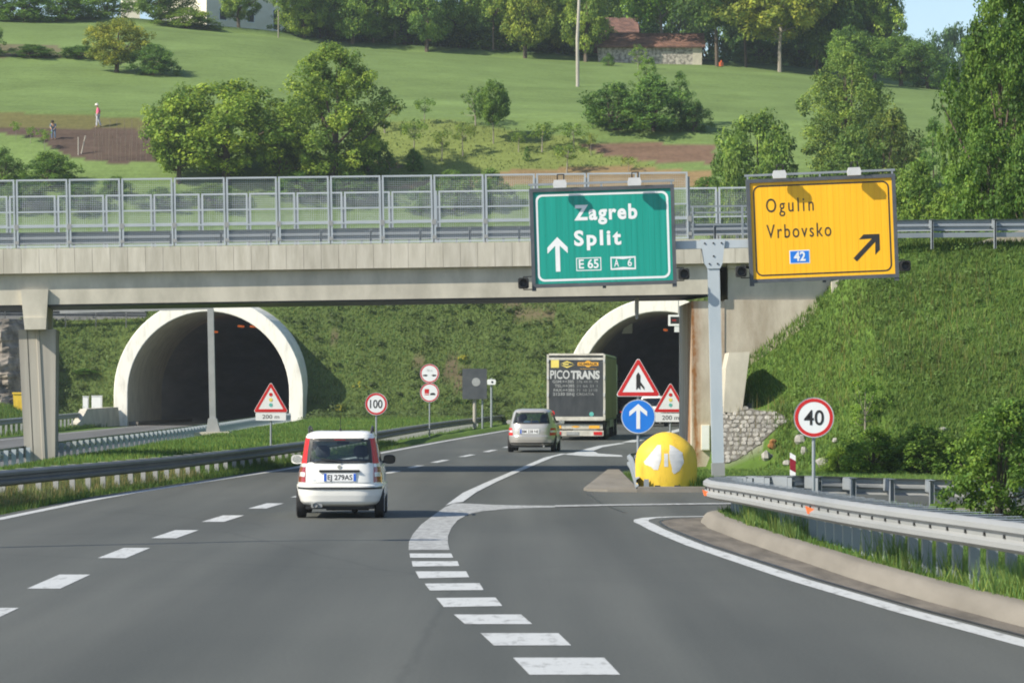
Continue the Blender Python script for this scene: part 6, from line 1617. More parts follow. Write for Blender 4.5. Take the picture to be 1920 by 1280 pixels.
# cliff by the left tunnel
mb = MB(); nx_, nz_ = 40, 40; Vv = []
from mathutils import noise as mn
for j in range(nz_ + 1):
    for i in range(nx_ + 1):
        px = -420 + i * (475 / nx_); f_ = j / nz_; py = 795 - f_ * (795 - 598)
        Yq = 201.5 + 4.5 * f_; p = P(px, py, Yq)
        ns = mn.fractal(Vector((p.x * .45, p.z * .55, 3.1)), 1.0, 2.0, 5) * 1.5 + mn.turbulence(Vector((p.x * .9, p.z * .9, 1)), 4, True) * .9
        edge = max(0, (px - 10) / 45.)
        Vv.append((p.x, p.y - .6 - ns * 1.0 + edge * edge * 4.5, p.z))
mb.add(Vv, [(j * (nx_ + 1) + i, j * (nx_ + 1) + i + 1, (j + 1) * (nx_ + 1) + i + 1, (j + 1) * (nx_ + 1) + i) for j in range(nz_) for i in range(nx_)])
struct(mb.build('rock_face', MAT['cliff']))

# ------------------------------------------------------------------ trees: trunk + crown of leaf-sized faces, unit size (height 1, width 1)
def leaves(cent, nrm, size, cols):
    n = len(cent)
    nrm = nrm / np.linalg.norm(nrm, axis=1, keepdims=True)
    r = rng.normal(size=(n, 3)); a = np.cross(nrm, r); a /= np.linalg.norm(a, axis=1, keepdims=True); b = np.cross(nrm, a)
    s = size[:, None]
    V_ = np.stack([cent + a * s, cent + b * s * .62, cent - a * s, cent - b * s * .62], 1).reshape(-1, 3)
    return V_, np.arange(4 * n).reshape(n, 4), np.repeat(cols, 4, 0)
def crown(name, nclump, per, rc, prof, leaf, base=(.180, .275, .055), var=.38, hole=0.0, squash=.75, zlo=.0, aspect=1.0, fine=None, yellow=.26):
    """prof: list of (z, radius) giving the crown's outline; aspect: real height / width"""
    zs = [p[0] for p in prof]; rs = [p[1] for p in prof]
    cc, tint = [], []
    lob = rng.uniform(0, 6.28, 4)
    tries = 0
    while len(cc) < nclump and tries < 40000:
        tries += 1
        z = rng.uniform(zs[0], zs[-1]); a = rng.uniform(0, 6.283)
        R_ = np.interp(z, zs, rs) * (1 + .22 * math.sin(3 * a + lob[0] + 5 * z) + .15 * math.sin(5 * a + lob[1] - 9 * z))
        if rng.random() > (R_ / max(rs)) ** 1.2 + .08: continue
        q = R_ * math.sqrt(rng.uniform(.12, 1.0))
        if hole and math.sin(7 * a + lob[2] + 13 * z) + math.sin(11 * z + 3 * a + lob[3]) > 2 - 2 * hole: continue
        cc.append((q * math.cos(a), q * math.sin(a), z)); tint.append(1 + rng.uniform(-var, var))
    cc = np.array(cc); tint = np.array(tint); n = len(cc)
    d_ = rng.normal(size=(n, per, 3)); d_ /= np.linalg.norm(d_, axis=2, keepdims=True)
    rad = rng.uniform(.25, 1.0, (n, per, 1)) ** .55
    crr = rc * rng.uniform(.65, 1.35, (n, 1, 1))
    off = d_ * rad * crr
    off[:, :, 2] *= squash / aspect
    pos = (cc[:, None, :] + off).reshape(-1, 3)
    nr = (d_ * .8 + np.array([0, 0, .55]) + rng.normal(size=d_.shape) * .55).reshape(-1, 3)
    tl = (tint[:, None] * rng.uniform(.78, 1.22, (n, per))).reshape(-1)
    yl = np.clip((tint[:, None] - 1) * yellow * 1.6 + rng.normal(0, .10, (n, per)), -.4, .6).reshape(-1)
    cols = np.array(base)[None] * tl[:, None] * np.stack([1 + yl, 1 + .25 * yl, 1 - .3 * yl], 1)
    keep_ = pos[:, 2] > zlo
    pos, nr, cols = pos[keep_], nr[keep_], np.clip(cols[keep_], .004, 1)
    sz = leaf * rng.uniform(.6, 1.35, len(pos))
    V_, F_, C_ = leaves(pos, nr, sz, cols)
    # leaves keep their shape when the tree is made taller than wide
    if aspect != 1.0:
        ctr = np.repeat(pos, 4, 0); dv = V_ - ctr; dv[:, 2] /= aspect; V_ = ctr + dv
    return V_, F_, C_, cc
def tree_proto(name, trunk_h, trunk_r, pr, bark='bark', limbs=9, stems=1, **kw):
    V_, F_, C_, cc = crown(name, prof=pr, **kw)
    root = thing(name, None, None)
    mb = MB()
    asp = kw.get('aspect', 1.0)
    top = pr[-1][0]
    for s_ in range(stems):
        a = rng.uniform(0, 6.28); lean = .05 if stems == 1 else .16
        pts = [(0, 0, -.08)]
        for k in range(1, 5):
            f = k / 4; pts.append((lean * f * math.cos(a) + rng.normal() * .012, lean * f * math.sin(a) + rng.normal() * .012, (top * .86) * f))
        rr_ = [trunk_r * (1.25 - 1.15 * k / 4) / (1 if stems == 1 else 1.7) for k in range(5)]
        mb.tube(pts, rr_, 7)
        for l in range(limbs):
            c_ = cc[rng.integers(len(cc))]; z0_ = min(c_[2] * .75, trunk_h + rng.uniform(0, .3) * (top - trunk_h)); f = z0_ / (top * .86)
            p0 = Vector((lean * f * math.cos(a), lean * f * math.sin(a), z0_)); p1 = Vector(c_)
            mid = p0.lerp(p1, .5) + Vector((0, 0, -.03))
            mb.tube([p0, mid, p1], [trunk_r * .42, trunk_r * .26, trunk_r * .08], 5)
    mb.build('trunk', MAT[bark], root, smooth=True)
    npmesh('crown', V_, F_, MAT['leaf'], C_, root)
    return root
OVAL = [(.16, .14), (.26, .36), (.42, .49), (.58, .50), (.74, .42), (.88, .26), (.98, .08)]
DOME = [(.02, .40), (.15, .48), (.35, .50), (.58, .44), (.78, .30), (.95, .10)]
CONE = [(.05, .30), (.2, .46), (.4, .46), (.6, .34), (.8, .19), (.98, .04)]
HIGH = [(.34, .16), (.44, .38), (.58, .50), (.74, .48), (.88, .32), (.98, .08)]
SAP = [(.42, .12), (.55, .36), (.7, .5), (.85, .4), (.97, .12)]
TALL = [(.04, .34), (.2, .46), (.4, .50), (.6, .46), (.78, .36), (.9, .22), (.99, .06)]
PRO = dict(
    oval=tree_proto('broadleaf_tree', .22, .032, OVAL, nclump=170, per=95, rc=.095, leaf=.0165, hole=.10),
    oval2=tree_proto('broadleaf_tree', .22, .032, OVAL, nclump=150, per=95, rc=.095, leaf=.0165, hole=.15, var=.45),
    tall=tree_proto('broadleaf_tree', .15, .035, TALL, nclump=330, per=100, rc=.085, leaf=.0140, aspect=1.4, hole=.08, var=.45),
    tall2=tree_proto('broadleaf_tree', .15, .035, TALL, nclump=290, per=100, rc=.09, leaf=.0145, aspect=1.4, hole=.14, var=.45),
    dome=tree_proto('bush', .1, .03, DOME, nclump=130, per=75, rc=.11, leaf=.021, stems=3, limbs=5),
    dome2=tree_proto('bush', .1, .03, DOME, nclump=100, per=75, rc=.12, leaf=.022, stems=3, limbs=5, hole=.2),
    cone=tree_proto('pointed_tree', .1, .03, CONE, nclump=120, per=75, rc=.09, leaf=.018, aspect=1.5),
    high=tree_proto('high_crowned_tree', .32, .017, HIGH, nclump=190, per=85, rc=.09, leaf=.017, hole=.22, limbs=14, bark='palebark'),
    high2=tree_proto('high_crowned_tree', .32, .017, HIGH, nclump=150, per=85, rc=.095, leaf=.017, hole=.3, limbs=14, bark='bark'),
    loose=tree_proto('young_tree', .3, .022, OVAL, nclump=55, per=34, rc=.085, leaf=.022, hole=.3, limbs=14, bark='palebark'),
    sap=tree_proto('orchard_tree', .45, .022, SAP, nclump=26, per=34, rc=.13, leaf=.030, hole=.2, limbs=8, bark='palebark'),
)
used_p = set()
def plant(kind, label, px, base, top, width, tint=(1, 1, 1), Y=None, name=None, cat='tree', group=None, pos=None, rz=None, z=None):
    """px, base, top, width in photo pixels; Y = distance (else where the base meets the hill)"""
    if pos is None:
        if Y is None: c = hit(px, base)
        else:
            x = (px - 960) / F * Y; c = Vector((x, Y, Gf(x, Y)))
    else: c = Vector(pos)
    k = c.y / F
    ht = zof(top, c.y) - c.z; wd = width * k
    src = PRO[kind]
    if kind in used_p:
        r_ = copy_tree(src)
        if 'group' in r_.keys(): del r_['group']
    else: r_ = src; used_p.add(kind)
    if name: r_.name = name
    r_.location = c; r_.scale = (wd, wd, ht); r_.rotation_euler = (0, 0, random.uniform(0, 6.28) if rz is None else rz)
    for ch in r_.children:
        if ch.data.materials[0] == MAT['leaf']: ch.color = (tint[0], tint[1], tint[2], 1)
    tag(r_, label, cat, group)
    return r_
B = (1.1, 1.0, .8); D = (.58, .64, .80); YG = (1.35, 1.15, 1.0); BL = (.55, .70, 1.05); LT = (1.45, 1.35, 1.3)
plant('oval', 'bright green round tree behind the mesh screen, left of the taller tree', 425, 348, 150, 245, (1.25, 1.2, .8))
plant('oval2', 'lower bright green tree at the left end of the leafy group above the bridge', 335, 345, 160, 130, (1.1, 1.1, .8))
plant('tall', 'tallest tree of the leafy group on the slope above the left tunnel', 622, 352, 84, 205, (1.15, 1.12, .85))
plant('dome', 'leafy bush between the two big trees above the bridge', 530, 345, 205, 110, (1.1, 1.1, .85), name='bush', cat='bush')
plant('dome2', 'low dark bush at the foot of the tall tree', 690, 338, 225, 80, (.8, .9, .85), name='bush', cat='bush')
plant('oval2', 'yellowish green bushy tree standing in the left meadow', 218, 136, 32, 122, (1.55, 1.15, .9))
plant('dome', 'small dark bush right of the yellowish tree in the left meadow', 290, 141, 82, 86, (.62, .78, .8), name='bush', cat='bush')
plant('dome2', 'dark bush cut by the left edge in the meadow', -20, 106, 40, 60, (.65, .75, .8), name='bush', cat='bush')
for px, b_, t_, w_, lab in ((60, 108, 84, 90, 'low dark scrub in the left half of the meadow by the left edge'), (150, 110, 86, 90, 'low scrub left of the yellowish meadow tree')):
    plant('dome', lab, px, b_, t_, w_, (.7, .85, .8), name='bush', cat='bush')
plant('loose', 'bushy tree in mid meadow left of the white trunked one', 892, 236, 160, 62, (.85, .9, .8))
plant('high', 'small dark crowned tree with a bare pale trunk in the mid meadow', 925, 272, 152, 66, (.75, .85, .75))
plant('dome', 'wide dark bush at the left of the cluster below the barn', 1150, 244, 155, 125, (.72, .85, .85), name='bush', cat='bush')
plant('dome2', 'broad dark bush in the middle of the cluster below the barn', 1225, 246, 140, 130, (.75, .9, .85), name='bush', cat='bush')
plant('cone', 'pointed bright tree rising from the bush cluster below the barn', 1215, 200, 102, 62, (.95, 1.05, .75))
plant('cone', 'narrow dark tree at the right of the bush cluster below the barn', 1276, 240, 128, 60, (.7, .85, .85))
plant('dome', 'dark bush sloping down at the right end of the cluster', 1302, 247, 190, 60, (.62, .75, .85), name='bush', cat='bush')
plant('loose', 'sparse sapling in front of the barn wall', 1197, 130, 82, 42, (1.1, 1.1, 1))
plant('dome2', 'tiny bush at the foot of the barn wall', 1142, 124, 100, 22, (.7, .85, .85), name='bush', cat='bush')
plant('oval', 'bright green tree directly left of the yellow sign', 1422, 392, 208, 165, (.92, .98, .8), Y=213)
plant('dome2', 'leafy bush under the tree left of the yellow sign', 1375, 385, 285, 90, (1.0, 1.0, .85), Y=209, name='bush', cat='bush')
plant('tall2', 'broad pale green tree rising behind the yellow sign', 1592, 330, 98, 178, (1.05, 1.02, 1.0), Y=214)
plant('dome', 'reddish dark bush right of the pale tree, above the yellow sign', 1665, 335, 200, 135, (.85, .78, .75), Y=206, name='bush', cat='bush')
plant('dome2', 'dark green bush directly above the yellow sign', 1600, 340, 235, 120, (.75, .8, .75), Y=200, name='bush', cat='bush')
plant('cone', 'slim green tree between the dark bush and the big right tree', 1752, 400, 208, 95, (.8, .95, .9), Y=172)
plant('dome', 'pale green scrub right of the yellow sign above the guardrail', 1715, 425, 300, 110, (.95, 1.0, .85), Y=125, name='bush', cat='bush')
plant('dome2', 'low scrub behind the embankment guardrail beside the big tree', 1775, 428, 350, 110, (1.05, 1.05, .8), Y=112, name='bush', cat='bush')
plant('tall', 'huge dark green tree filling the right edge', 1886, 425, -40, 205, (.60, .72, .56), Y=118)
plant('tall2', 'tall tree behind the huge one, its open top at the right edge', 1915, 425, -75, 190, (.66, .74, .62), Y=132)
plant('dome', 'dense bush at the foot of the huge right tree', 1850, 430, 235, 150, (.66, .78, .58), Y=108, name='bush', cat='bush')
plant('dome2', 'leafy bush at the right edge above the embankment guardrail', 1925, 430, 250, 130, (.62, .74, .58), Y=106, name='bush', cat='bush')
plant('oval', 'round tree leaning left out of the huge right tree', 1828, 420, 120, 110, (.66, .76, .62), Y=128)
for i, (px, b_, t_, w_, Yq) in enumerate([(2030, 425, 60, 200, 122), (2170, 425, 120, 190, 118), (2310, 425, 40, 220, 126), (2080, 430, 280, 150, 108), (2240, 430, 300, 150, 107)]):
    plant(['tall2', 'oval', 'tall', 'dome', 'dome2'][i], 'tree or bush of the wood right of the huge dark tree, beyond the right edge', px, b_, t_, w_, (.66, .76, .6), Y=Yq, name='bush' if i > 2 else None, cat='bush' if i > 2 else 'tree', group='wood beyond the right edge')
# hedge and scrub near the left edge behind the screens
for i, (k_, px, b_, t_, w_, tn, lab) in enumerate([
    ('dome', 95, 352, 284, 105, (.85, .95, .85), 'bush poking above the mesh screen near the left edge'), ('dome2', 5, 348, 276, 70, (.7, .8, .8), 'dark bush above the screen at the left edge'),
    ('dome', 40, 392, 338, 110, (.6, .7, .75), 'dark bush behind the first panels of the mesh screen'), ('dome2', 150, 395, 345, 100, (.65, .75, .75), 'dark scrub seen through the third panel of the screen'),
    ('dome', 215, 372, 330, 60, (.8, .9, .85), 'small bush low in the meadow behind the screen'), ('dome2', 560, 372, 320, 110, (.8, .95, .8), 'bush behind the screen under the tall tree'),
    ('dome', 650, 378, 330, 120, (.75, .9, .8), 'scrub behind the screen right of the tall tree'), ('dome2', 790, 400, 350, 70, (.75, .85, .85), 'grey green scrub behind the middle of the screen'),
    ('dome', 850, 396, 318, 90, (.8, .9, .85), 'bush behind the screen left of the green sign'), ('dome2', 920, 392, 316, 80, (.85, .95, .85), 'bush behind the screen next to the green sign'),
    ('dome', 400, 386, 344, 120, (.95, 1.0, .8), 'low scrub behind the screen below the bright round tree'), ('dome2', 300, 390, 350, 90, (.75, .85, .85), 'grey green scrub behind the fourth screen panel'),
    ('dome', 1330, 400, 330, 90, (.7, .85, .75), 'scrub between the green sign and the yellow sign'), ('dome2', 1300, 425, 372, 70, (.7, .85, .8), 'low scrub behind the handrail between the two signs')]):
    plant(k_, lab, px, b_, t_, w_, tn, name='bush', cat='bush')
# orchard
for i, (k_, px, b_, t_, w_, tn, lab) in enumerate([
    ('sap', 722, 250, 186, 62, (1.0, .9, .9), 'grey green orchard tree just right of the tall tree'), ('sap', 795, 234, 182, 40, (.85, .95, .8), 'small round orchard tree at the meadow edge'),
    ('sap', 775, 292, 222, 52, (1.1, 1.1, 1.0), 'orchard tree with a bent trunk in the yellow grass'), ('sap', 828, 304, 240, 44, (1.1, 1.0, 1.0), 'orchard tree with a pale trunk in mid orchard'),
    ('sap', 868, 294, 226, 46, (1.1, 1.0, 1.0), 'thin orchard tree right of the pale trunked one'), ('dome', 776, 322, 278, 32, (.8, 1.0, .8), 'little green bush in the yellow orchard grass'),
    ('cone', 988, 306, 272, 15, (.6, .8, .75), 'small dark clipped shrub in the orchard'), ('sap', 972, 286, 244, 40, (1.0, 1.0, .95), 'faint sapling left of the clipped shrub'),
    ('sap', 1016, 288, 226, 56, (1.0, 1.0, .95), 'orchard tree above the clipped shrub'), ('sap', 1076, 280, 228, 66, (1.0, 1.05, 1.0), 'broad sparse orchard tree near the right ploughed strip'),
    ('sap', 1108, 292, 246, 26, (1.2, 1.0, .9), 'thin sapling at the left end of the ploughed strip'), ('sap', 1062, 326, 266, 60, (1.0, 1.0, .9), 'sparse orchard tree right above the green sign'),
    ('sap', 1178, 322, 292, 26, (1.2, 1.0, .9), 'tiny sapling on bare soil right of the green sign top'), ('sap', 30, 262, 226, 20, (1.0, 1.1, .8), 'tiny sapling at the left edge of the ploughed plot'),
    ('sap', 57, 270, 236, 20, (1.0, 1.1, .8), 'tiny sapling left of the bending person'), ('sap', 84, 282, 240, 26, (1.0, 1.1, .8), 'small leafy sapling just below the bending person')]):
    plant(k_, lab, px, b_, t_, w_, tn, name='orchard_tree' if k_ == 'sap' else 'bush', cat='tree' if k_ == 'sap' else 'bush')
# tree line along the hilltop
TL = [('dome', -40, 32, -40, 130, (.55, .7, .6)), ('dome2', 45, 34, -30, 120, (.6, .75, .62)), ('dome', 120, 36, -26, 120, (.55, .7, .6)), ('dome2', 190, 38, -18, 110, (.6, .72, .62)),
      ('oval', 300, 48, -60, 120, (.6, .7, .65)), ('dome', 350, 48, 14, 110, (.85, .9, .75)), ('oval2', 448, 56, -70, 90, (.85, .9, .85)), ('high', 522, 70, -120, 70, (1.0, 1.0, .85)),
      ('high2', 600, 78, -110, 120, (1.1, 1.0, .8)), ('oval', 570, 70, -30, 90, (1.0, 1.0, .8)), ('oval2', 660, 84, -60, 110, (.75, .85, .75)), ('high', 740, 92, -110, 130, (1.0, .98, .8)),
      ('oval', 700, 84, 0, 80, (.6, .72, .68)), ('oval2', 800, 96, -70, 110, (.65, .78, .78)), ('oval', 860, 98, -50, 100, (.9, .95, .85)), ('high2', 925, 102, -70, 110, (.8, .88, .85)),
      ('oval', 985, 106, -80, 110, (1.05, .95, .8)), ('oval2', 1045, 110, -60, 100, (1.0, .98, .8)), ('dome', 1085, 114, 20, 90, (.7, .78, .75)), ('oval', 1098, 112, -80, 110, (.95, .95, .8)),
      ('high', 1240, 112, -110, 190, (.75, .95, .65)), ('high2', 1345, 126, -120, 190, (.45, .55, .6)), ('high2', 1400, 130, -100, 150, (.5, .6, .65)), ('high', 1462, 136, -70, 210, (1.15, .95, .75)),
      ('high2', 1530, 140, -90, 150, (.55, .65, .62)), ('oval', 1575, 146, -40, 130, (.5, .62, .6)), ('oval2', 1640, 156, -45, 120, (.95, 1.0, .85)), ('high2', 1610, 150, -110, 140, (.5, .6, .6)),
      ('oval', 1690, 164, 66, 110, (.55, .68, .68)), ('dome2', 1740, 168, 80, 90, (.5, .65, .68)), ('oval2', 1600, 160, 50, 110, (.6, .72, .68))]
TLL = ['dark hedge bush at the top left corner', 'second dark hedge bush from the left corner', 'dark hedge bush left of the cream shed', 'dark hedge bush directly before the cream shed', 'dark round tree between the cream shed and the white house', 'light bush at the foot of the lit house corner',
       'slender tree in front of the shaded side of the white house', 'tree with a thin pale trunk right of the white house', 'yellowish high crowned tree right of the white house', 'low crowned tree next to the pale trunk near the white house', 'dark tree left of the pale trunk at mid hilltop', 'tree with a pale visible trunk at the hilltop above the tall slope tree',
       'small dark tree in the shade of the pale trunked hilltop tree', 'blue green dark tree at mid hilltop', 'light tree beside the sky gap at mid hilltop', 'open tree with sky showing through at mid hilltop', 'reddish green tree left of the utility pole', 'yellow green tree just left of the utility pole', 'low dark bush at the foot of the utility pole trees', 'leafy tree just right of the utility pole',
       'bright tree hanging over the barn roof', 'big dark tree right of the barn with sky gaps', 'dark tree directly right of the barn gable', 'big yellowish tree with a forked pale trunk on the right hilltop', 'dark tree behind the forked yellowish one', 'dark low tree right of the forked trunk', 'light green tree left of the sky patch', 'very dark tall tree left of the sky patch',
       'dark tree below the sky patch', 'low dark bush right below the sky patch', 'dark tree at the field edge behind the pale meadow tree']
for (k_, px, b_, t_, w_, tn), lab in zip(TL, TLL):
    c = hit(px, b_, 199, 326)
    Yq = min(c.y, 322) + (abs(px * 7) % 9)
    x = (px - 960) / F * Yq
    nm = 'bush' if k_.startswith('dome') else None
    plant(k_, lab, px, b_, t_, w_, (tn[0] * 1.4, tn[1] * 1.3, tn[2] * 1.25), Y=Yq, name=nm, cat='bush' if nm else 'tree')
# a fuller second row behind the hilltop trees
k2 = 0
for px in list(range(555, 1110, 46)):
    kd = ['oval2', 'oval', 'high'][k2 % 3]; Yq = 352 + (k2 % 4) * 7
    plant(kd, 'tree in the second row of the hilltop wood, behind the front trees', px + random.randint(-12, 12), 0, random.randint(-60, 10), random.randint(90, 130), random.choice([(.7, .8, .75), (.95, .95, .8), (.8, .9, .85)]), Y=Yq, group='second row of hilltop trees'); k2 += 1
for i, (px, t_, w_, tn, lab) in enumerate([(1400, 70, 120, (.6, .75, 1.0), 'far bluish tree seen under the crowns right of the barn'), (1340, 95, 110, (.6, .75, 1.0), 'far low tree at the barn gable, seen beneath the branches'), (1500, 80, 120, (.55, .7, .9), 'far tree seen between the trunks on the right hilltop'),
                                   (1745, 62, 100, (.5, .66, 1.0), 'far bluish tree below the sky patch'), (1790, 46, 110, (.42, .56, .85), 'far dark blue tree between the sky patch and the huge right tree'), (1700, 90, 90, (.5, .66, 1.0), 'far low bluish tree left below the sky patch'), (1835, 60, 100, (.45, .6, .85), 'far tree hidden by the huge right tree')]):  # blue tints put the distance haze into the leaf colour
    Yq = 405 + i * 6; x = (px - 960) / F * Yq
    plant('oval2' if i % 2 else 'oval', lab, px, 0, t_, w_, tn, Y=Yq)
for i in range(16):
    px = [560, 610, 660, 705, 760, 815, 850, 905, 955, 1005, 1060, 1115, 1420, 1500, 1560, 1660][i]
    c = hit(px, 60 + (px - 500) * .08, 199, 326); Yq = 329 + (i % 4) * 2
    plant('dome' if i % 2 else 'dome2', 'undergrowth bush between the trunks of the hilltop trees', px, 0, HY - (Gf((px - 960) / F * Yq, Yq) - H + 3.4 + (i % 3) * .8) / Yq * F, 100 + 7 * (i % 5), (.62, .74, .68), Y=Yq, name='bush', cat='bush', group='undergrowth of the hilltop trees')
for i, px in enumerate([1130, 1190, 1270, 1330, 1440, 1500, 1560, 1630, 1390]):
    Yq = 356 + (i % 4) * 6
    plant(['oval2', 'oval', 'high2'][i % 3], 'tree in the second row of the right hilltop, behind the front trees', px, 0, [-50, -20, -70][i % 3], 130, [(.6, .72, .7), (.75, .85, .75)][i % 2], Y=Yq, group='second row of the right hilltop')
c = hit(1352, 125, 250, 326)
mb = MB(); mb.bbox(-.22, .22, -.2, .2, 0, .4, .05); mb.box(-.05, .05, -.05, .05, .4, .6); o = tag(mb.build('orange_bucket', MAT['orange']), 'small orange red object standing on the meadow edge right of the barn', 'bucket'); o.location = c
# near shrubs on the right
plant('dome', 'big dark green shrub in the grass island at the right edge', 1872, 955, 758, 185, (.75, .85, .65), Y=57.4, name='shrub', cat='shrub')
plant('dome2', 'leafy shrub behind the dark guardrail, right of the 40 sign', 1640, 893, 800, 140, (.85, .95, .6), Y=80.5, name='shrub', cat='shrub')
plant('dome', 'dark rounded shrub behind the guardrail left of the big dark one', 1735, 893, 795, 130, (.7, .8, .6), Y=79.8, name='shrub', cat='shrub')
plant('dome2', 'dark shrub on the embankment at the right edge, behind the big one', 1900, 880, 745, 170, (.62, .75, .55), Y=80.6, name='shrub', cat='shrub')
plant('loose', 'thin young tree growing on the embankment above the 40 sign', 1622, 860, 700, 80, (1.0, 1.1, .8), Y=82.5, name='young_tree')
plant('dome', 'small bright shrub beside the 40 sign post', 1570, 888, 838, 60, (1.0, 1.05, .65), Y=81.0, name='shrub', cat='shrub')
plant('dome2', 'dark little bush on the grass slope beside the left tunnel', 158, 712, 690, 40, (.6, .8, .7), name='bush', cat='bush')

# ------------------------------------------------------------------ grass and scrub (nobody could count it)
def blades(name, label, xyz, hgt, wid, base, var=.3, lean=.35, yel=.25):
    n = len(xyz); a = rng.uniform(0, 6.283, n); h = hgt * rng.uniform(.45, 1.25, n) if np.isscalar(hgt) else hgt * rng.uniform(.6, 1.2, n); w = wid * rng.uniform(.6, 1.3, n)
    dx, dy = np.cos(a), np.sin(a); la = rng.uniform(0, 6.283, n); lm = h * rng.uniform(0, lean, n)
    z0_ = xyz.copy(); z0_[:, 2] -= .03
    p0 = z0_ + np.stack([dx * w, dy * w, 0 * w], 1); p1 = z0_ - np.stack([dx * w, dy * w, 0 * w], 1)
    tip = xyz + np.stack([np.cos(la) * lm, np.sin(la) * lm, h], 1)
    V_ = np.stack([p0, p1, tip], 1).reshape(-1, 3)
    t = 1 + rng.uniform(-var, var, n); y = rng.normal(0, yel, n)
    patchy = .22 * wob(xyz[:, 0], xyz[:, 1], .8, 2) + .2 * wob(xyz[:, 0], xyz[:, 1], 2.7, 9)
    t = t * (1 + patchy)
    c = np.array(base)[None] * t[:, None] * np.stack([1 + y, 1 + .3 * y, 1 - .2 * y], 1)
    o = npmesh(name, V_, np.arange(3 * n).reshape(n, 3), MAT['grass'], np.repeat(np.clip(c, .004, 1), 3, 0))
    return tag(o, label, 'grass', kind='stuff')
def scatter(n, x0, x1, y0, y1, f=None):
    x = rng.uniform(x0, x1, n); y = rng.uniform(y0, y1, n)
    if f is not None: k = f(x, y); x, y = x[k], y[k]
    return np.stack([x, y, G(x, y)], 1)
def wedge_scatter(n, y0, y1, fl, fr, pw=1.0):
    y = y0 + (y1 - y0) * rng.random(n) ** pw; l, r_ = fl(y), fr(y); x = l + (r_ - l) * rng.random(n)
    return np.stack([x, y, G(x, y)], 1)
# embankment right
pt = scatter(280000, 4.4, 27, 74, 93, lambda x, y: (y < Yw(x) + .4) & (x < 960 + 0 * x) & (G(x, y) > .02) & ((x > 6.75) | (y < 84.0 - 0 * x) | (G(x, y) > 1.85)))
blades('embankment_grass', 'long grass covering the embankment right of the abutment', pt, .15, .019, (.145, .230, .052), lean=.9, yel=.16)
pt = scatter(5000, 5.6, 15, 76, 88, lambda x, y: (G(x, y) > .4) & (wob(x, y, 2.2, 5) > .1)); blades('dry_grass', 'dry yellowish stalks among the embankment grass', pt, .36, .009, (.22, .21, .08))
cl = scatter(850, 5.6, 27, 75, 92, lambda x, y: (G(x, y) > .3) & (y < Yw(x) + .4) & ((x > 7) | (y < 84))); nq = rng.normal(size=(len(cl), 46, 3)); nq /= np.linalg.norm(nq, axis=2, keepdims=True)
pq = (cl[:, None] + nq * rng.uniform(.10, .30, (len(cl), 1, 1)) * np.array([1, 1, .7]) + np.array([0, 0, .08])).reshape(-1, 3)
cb = np.array([.13, .215, .05])[None, None] * rng.uniform(.75, 1.15, (len(cl), 1, 1)) * rng.uniform(.8, 1.2, (len(cl), 46, 1))
V_, F_, C_ = leaves(pq, (nq + np.array([0, -.2, .6])).reshape(-1, 3), rng.uniform(.022, .05, len(pq)), cb.reshape(-1, 3))
tag(npmesh('embankment_herbs', V_, F_, MAT['grass'], C_), 'leafy herbs growing among the grass of the embankment', 'herbs', kind='stuff')
# gore island and toe
pt = scatter(9000, 2.95, 4.6, 73.2, 88); blades('island_grass', 'short grass on the exit island round the yellow crash cushion', pt, .2, .014, (.10, .17, .03))
# exit island behind the kerb
pt = wedge_scatter(62000, 18, 60.5, lambda y: kerbX(y) + .25, lambda y: kerbX(y) + 10, .8); blades('verge_grass', 'grass growing on the island behind the kerb', pt, .10, .010, (.10, .175, .034), lean=.8)
tx_ = []
for i in range(34):
    y = rng.uniform(26, 57); x = kerbX(y) + rng.uniform(.25, .75)
    m_ = 130; tx_.append(np.stack([x + rng.normal(0, .11, m_), y + rng.normal(0, .22, m_), np.zeros(m_)], 1))
pt = np.concatenate(tx_); pt = pt[pt[:, 0] > kerbX(pt[:, 1]) + .2]; pt[:, 2] = G(pt[:, 0], pt[:, 1]); blades('tall_grass_tufts', 'tall pale grass tufts round the curved guardrail posts', pt, .34, .008, (.15, .23, .06), yel=.2, lean=.6)
# left verge and median
pt = wedge_scatter(60000, 54, 130, lambda y: railX(y) - .9, lambda y: edgeX(y) - .30, 1.25); blades('verge_grass', 'weedy grass along the left road edge under the dark guardrail', pt, .20, .015, (.095, .160, .034), lean=.6)
pt = wedge_scatter(22000, 54, 84, lambda y: railX(y) - 1.4, lambda y: edgeX(y) - .6, 1.1); blades('dry_grass', 'pale dry grass heads under the left guardrail', pt, .27, .009, (.27, .25, .11))
pt = wedge_scatter(90000, 60, 200, lambda y: -13.2 + 0 * y, lambda y: railX(y) - .1, 1.2); blades('median_grass', 'short bright grass on the median between the carriageways', pt, .13, .020, (.125, .205, .042))
pt = wedge_scatter(24000, 120, 202, lambda y: -33 + 0 * y, lambda y: -24.6 + 0 * y); blades('verge_grass', 'grass on the far left verge by the yellow bin', pt, .25, .03, (.10, .165, .034))
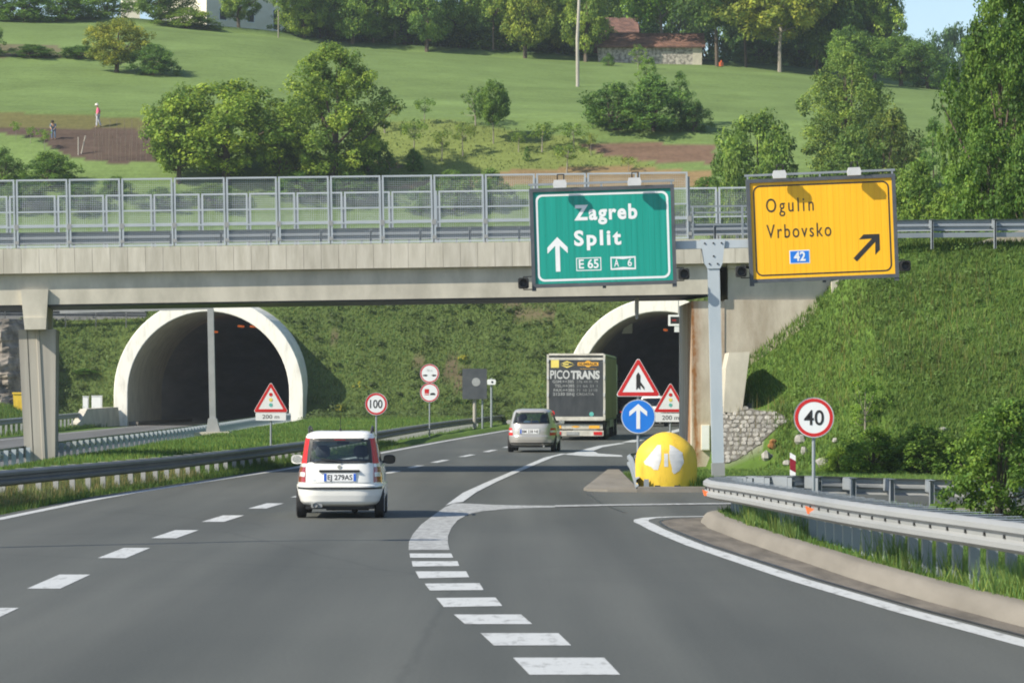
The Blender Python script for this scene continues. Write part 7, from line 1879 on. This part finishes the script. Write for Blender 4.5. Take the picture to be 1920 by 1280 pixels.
# scrubby slope round the tunnels
def slope_ok(x, y):
    k = np.ones(len(x), bool)
    for cx, cy in TUN:
        dx = x - (cx + (y - cy) * TAX); dz = G(x, y) - TZC; k &= ~((np.hypot(dx, np.maximum(dz, 0)) < 6.0) & (y < 214))
        k &= ~((np.abs(dx) < 6.0) & (y < 205))
    return k
pt = scatter(150000, -32, 15, 199.5, 214, slope_ok)
n_ = wob(pt[:, 0], pt[:, 1], 1.3, 7) + .6 * wob(pt[:, 0], pt[:, 1], .5, 3); pt = pt[(n_ < .80) | (rng.random(len(pt)) < .35)]
blades('slope_grass', 'rough grass covering the steep slope round the tunnel mouths', pt, .20, .034, (.125, .185, .046), var=.4, lean=.8)
cl = scatter(800, -31, 14, 200, 214.5, slope_ok); nrm_ = rng.normal(size=(len(cl), 42, 3)); nrm_ /= np.linalg.norm(nrm_, axis=2, keepdims=True)
rad_ = rng.uniform(.18, .6, (len(cl), 1, 1)); pos_ = (cl[:, None] + nrm_ * rad_ * np.array([1, 1, .6]) + np.array([0, 0, .18])).reshape(-1, 3)
tn_ = rng.uniform(.6, 1.2, (len(cl), 1, 1)) * rng.uniform(.85, 1.15, (len(cl), 42, 1)); cb = np.array([.105, .155, .045])[None, None] * tn_
yf_ = rng.random(len(cl)) < .05; cb[yf_] = np.array([.32, .30, .03])
V_, F_, C_ = leaves(pos_, (nrm_ + np.array([0, -.2, .6])).reshape(-1, 3), rng.uniform(.05, .11, len(pos_)), np.clip(cb.reshape(-1, 3), .004, 1))
tag(npmesh('slope_scrub', V_, F_, MAT['grass'], C_), 'low scrub and yellow flowers dotted over the slope between the tunnels', 'scrub', kind='stuff')
# meadow
yy_ = rng.uniform(213, 330, 160000); xx_ = rng.uniform(-60, 62, 160000)
pxm = 960 + xx_ / yy_ * F; zz_ = G(xx_, yy_); pym = HY - (zz_ - H) / yy_ * F
soil = inpoly(pxm, pym, [(-120, 236), (110, 238), (310, 247), (310, 302), (215, 306), (140, 292), (60, 262), (0, 248)]) | inpoly(pxm, pym, [(1072, 271), (1180, 268), (1345, 274), (1350, 305), (1230, 304), (1130, 290)]) | inpoly(pxm, pym, [(690, 350), (960, 318), (1160, 312), (1330, 322), (1340, 350)])
orc = inpoly(pxm, pym, [(690, 345), (690, 232), (800, 224), (930, 236), (1090, 262), (1180, 292), (1250, 322), (1270, 350)])
k = orc & ~soil; blades('orchard_grass', 'yellowish grass under the orchard trees', np.stack([xx_, yy_, zz_], 1)[k], .16, .06, (.155, .20, .058), var=.2, yel=.10)

# prototypes nobody planted are removed
for kd, o in PRO.items():
    if kd not in used_p:
        for ch in list(o.children): bpy.data.objects.remove(ch)
        bpy.data.objects.remove(o)

# ------------------------------------------------------------------ thin spring haze
m, t_, N_, L_, b_ = nodes('haze')
N_.remove(b_)
pv = N_.new('ShaderNodeVolumePrincipled'); pv.inputs['Color'].default_value = (.82, .92, 1, 1); pv.inputs['Density'].default_value = HAZE; pv.inputs['Anisotropy'].default_value = .2
L_.new(pv.outputs[0], N_['Material Output'].inputs['Volume'])
mb = MB(); mb.box(-3200, 3200, -60, 2400, -30, 90)
hz_ = mb.build('haze', m); hz_['kind'] = 'stuff'; hz_['label'] = 'thin pale haze lying over the valley'; hz_['category'] = 'haze'
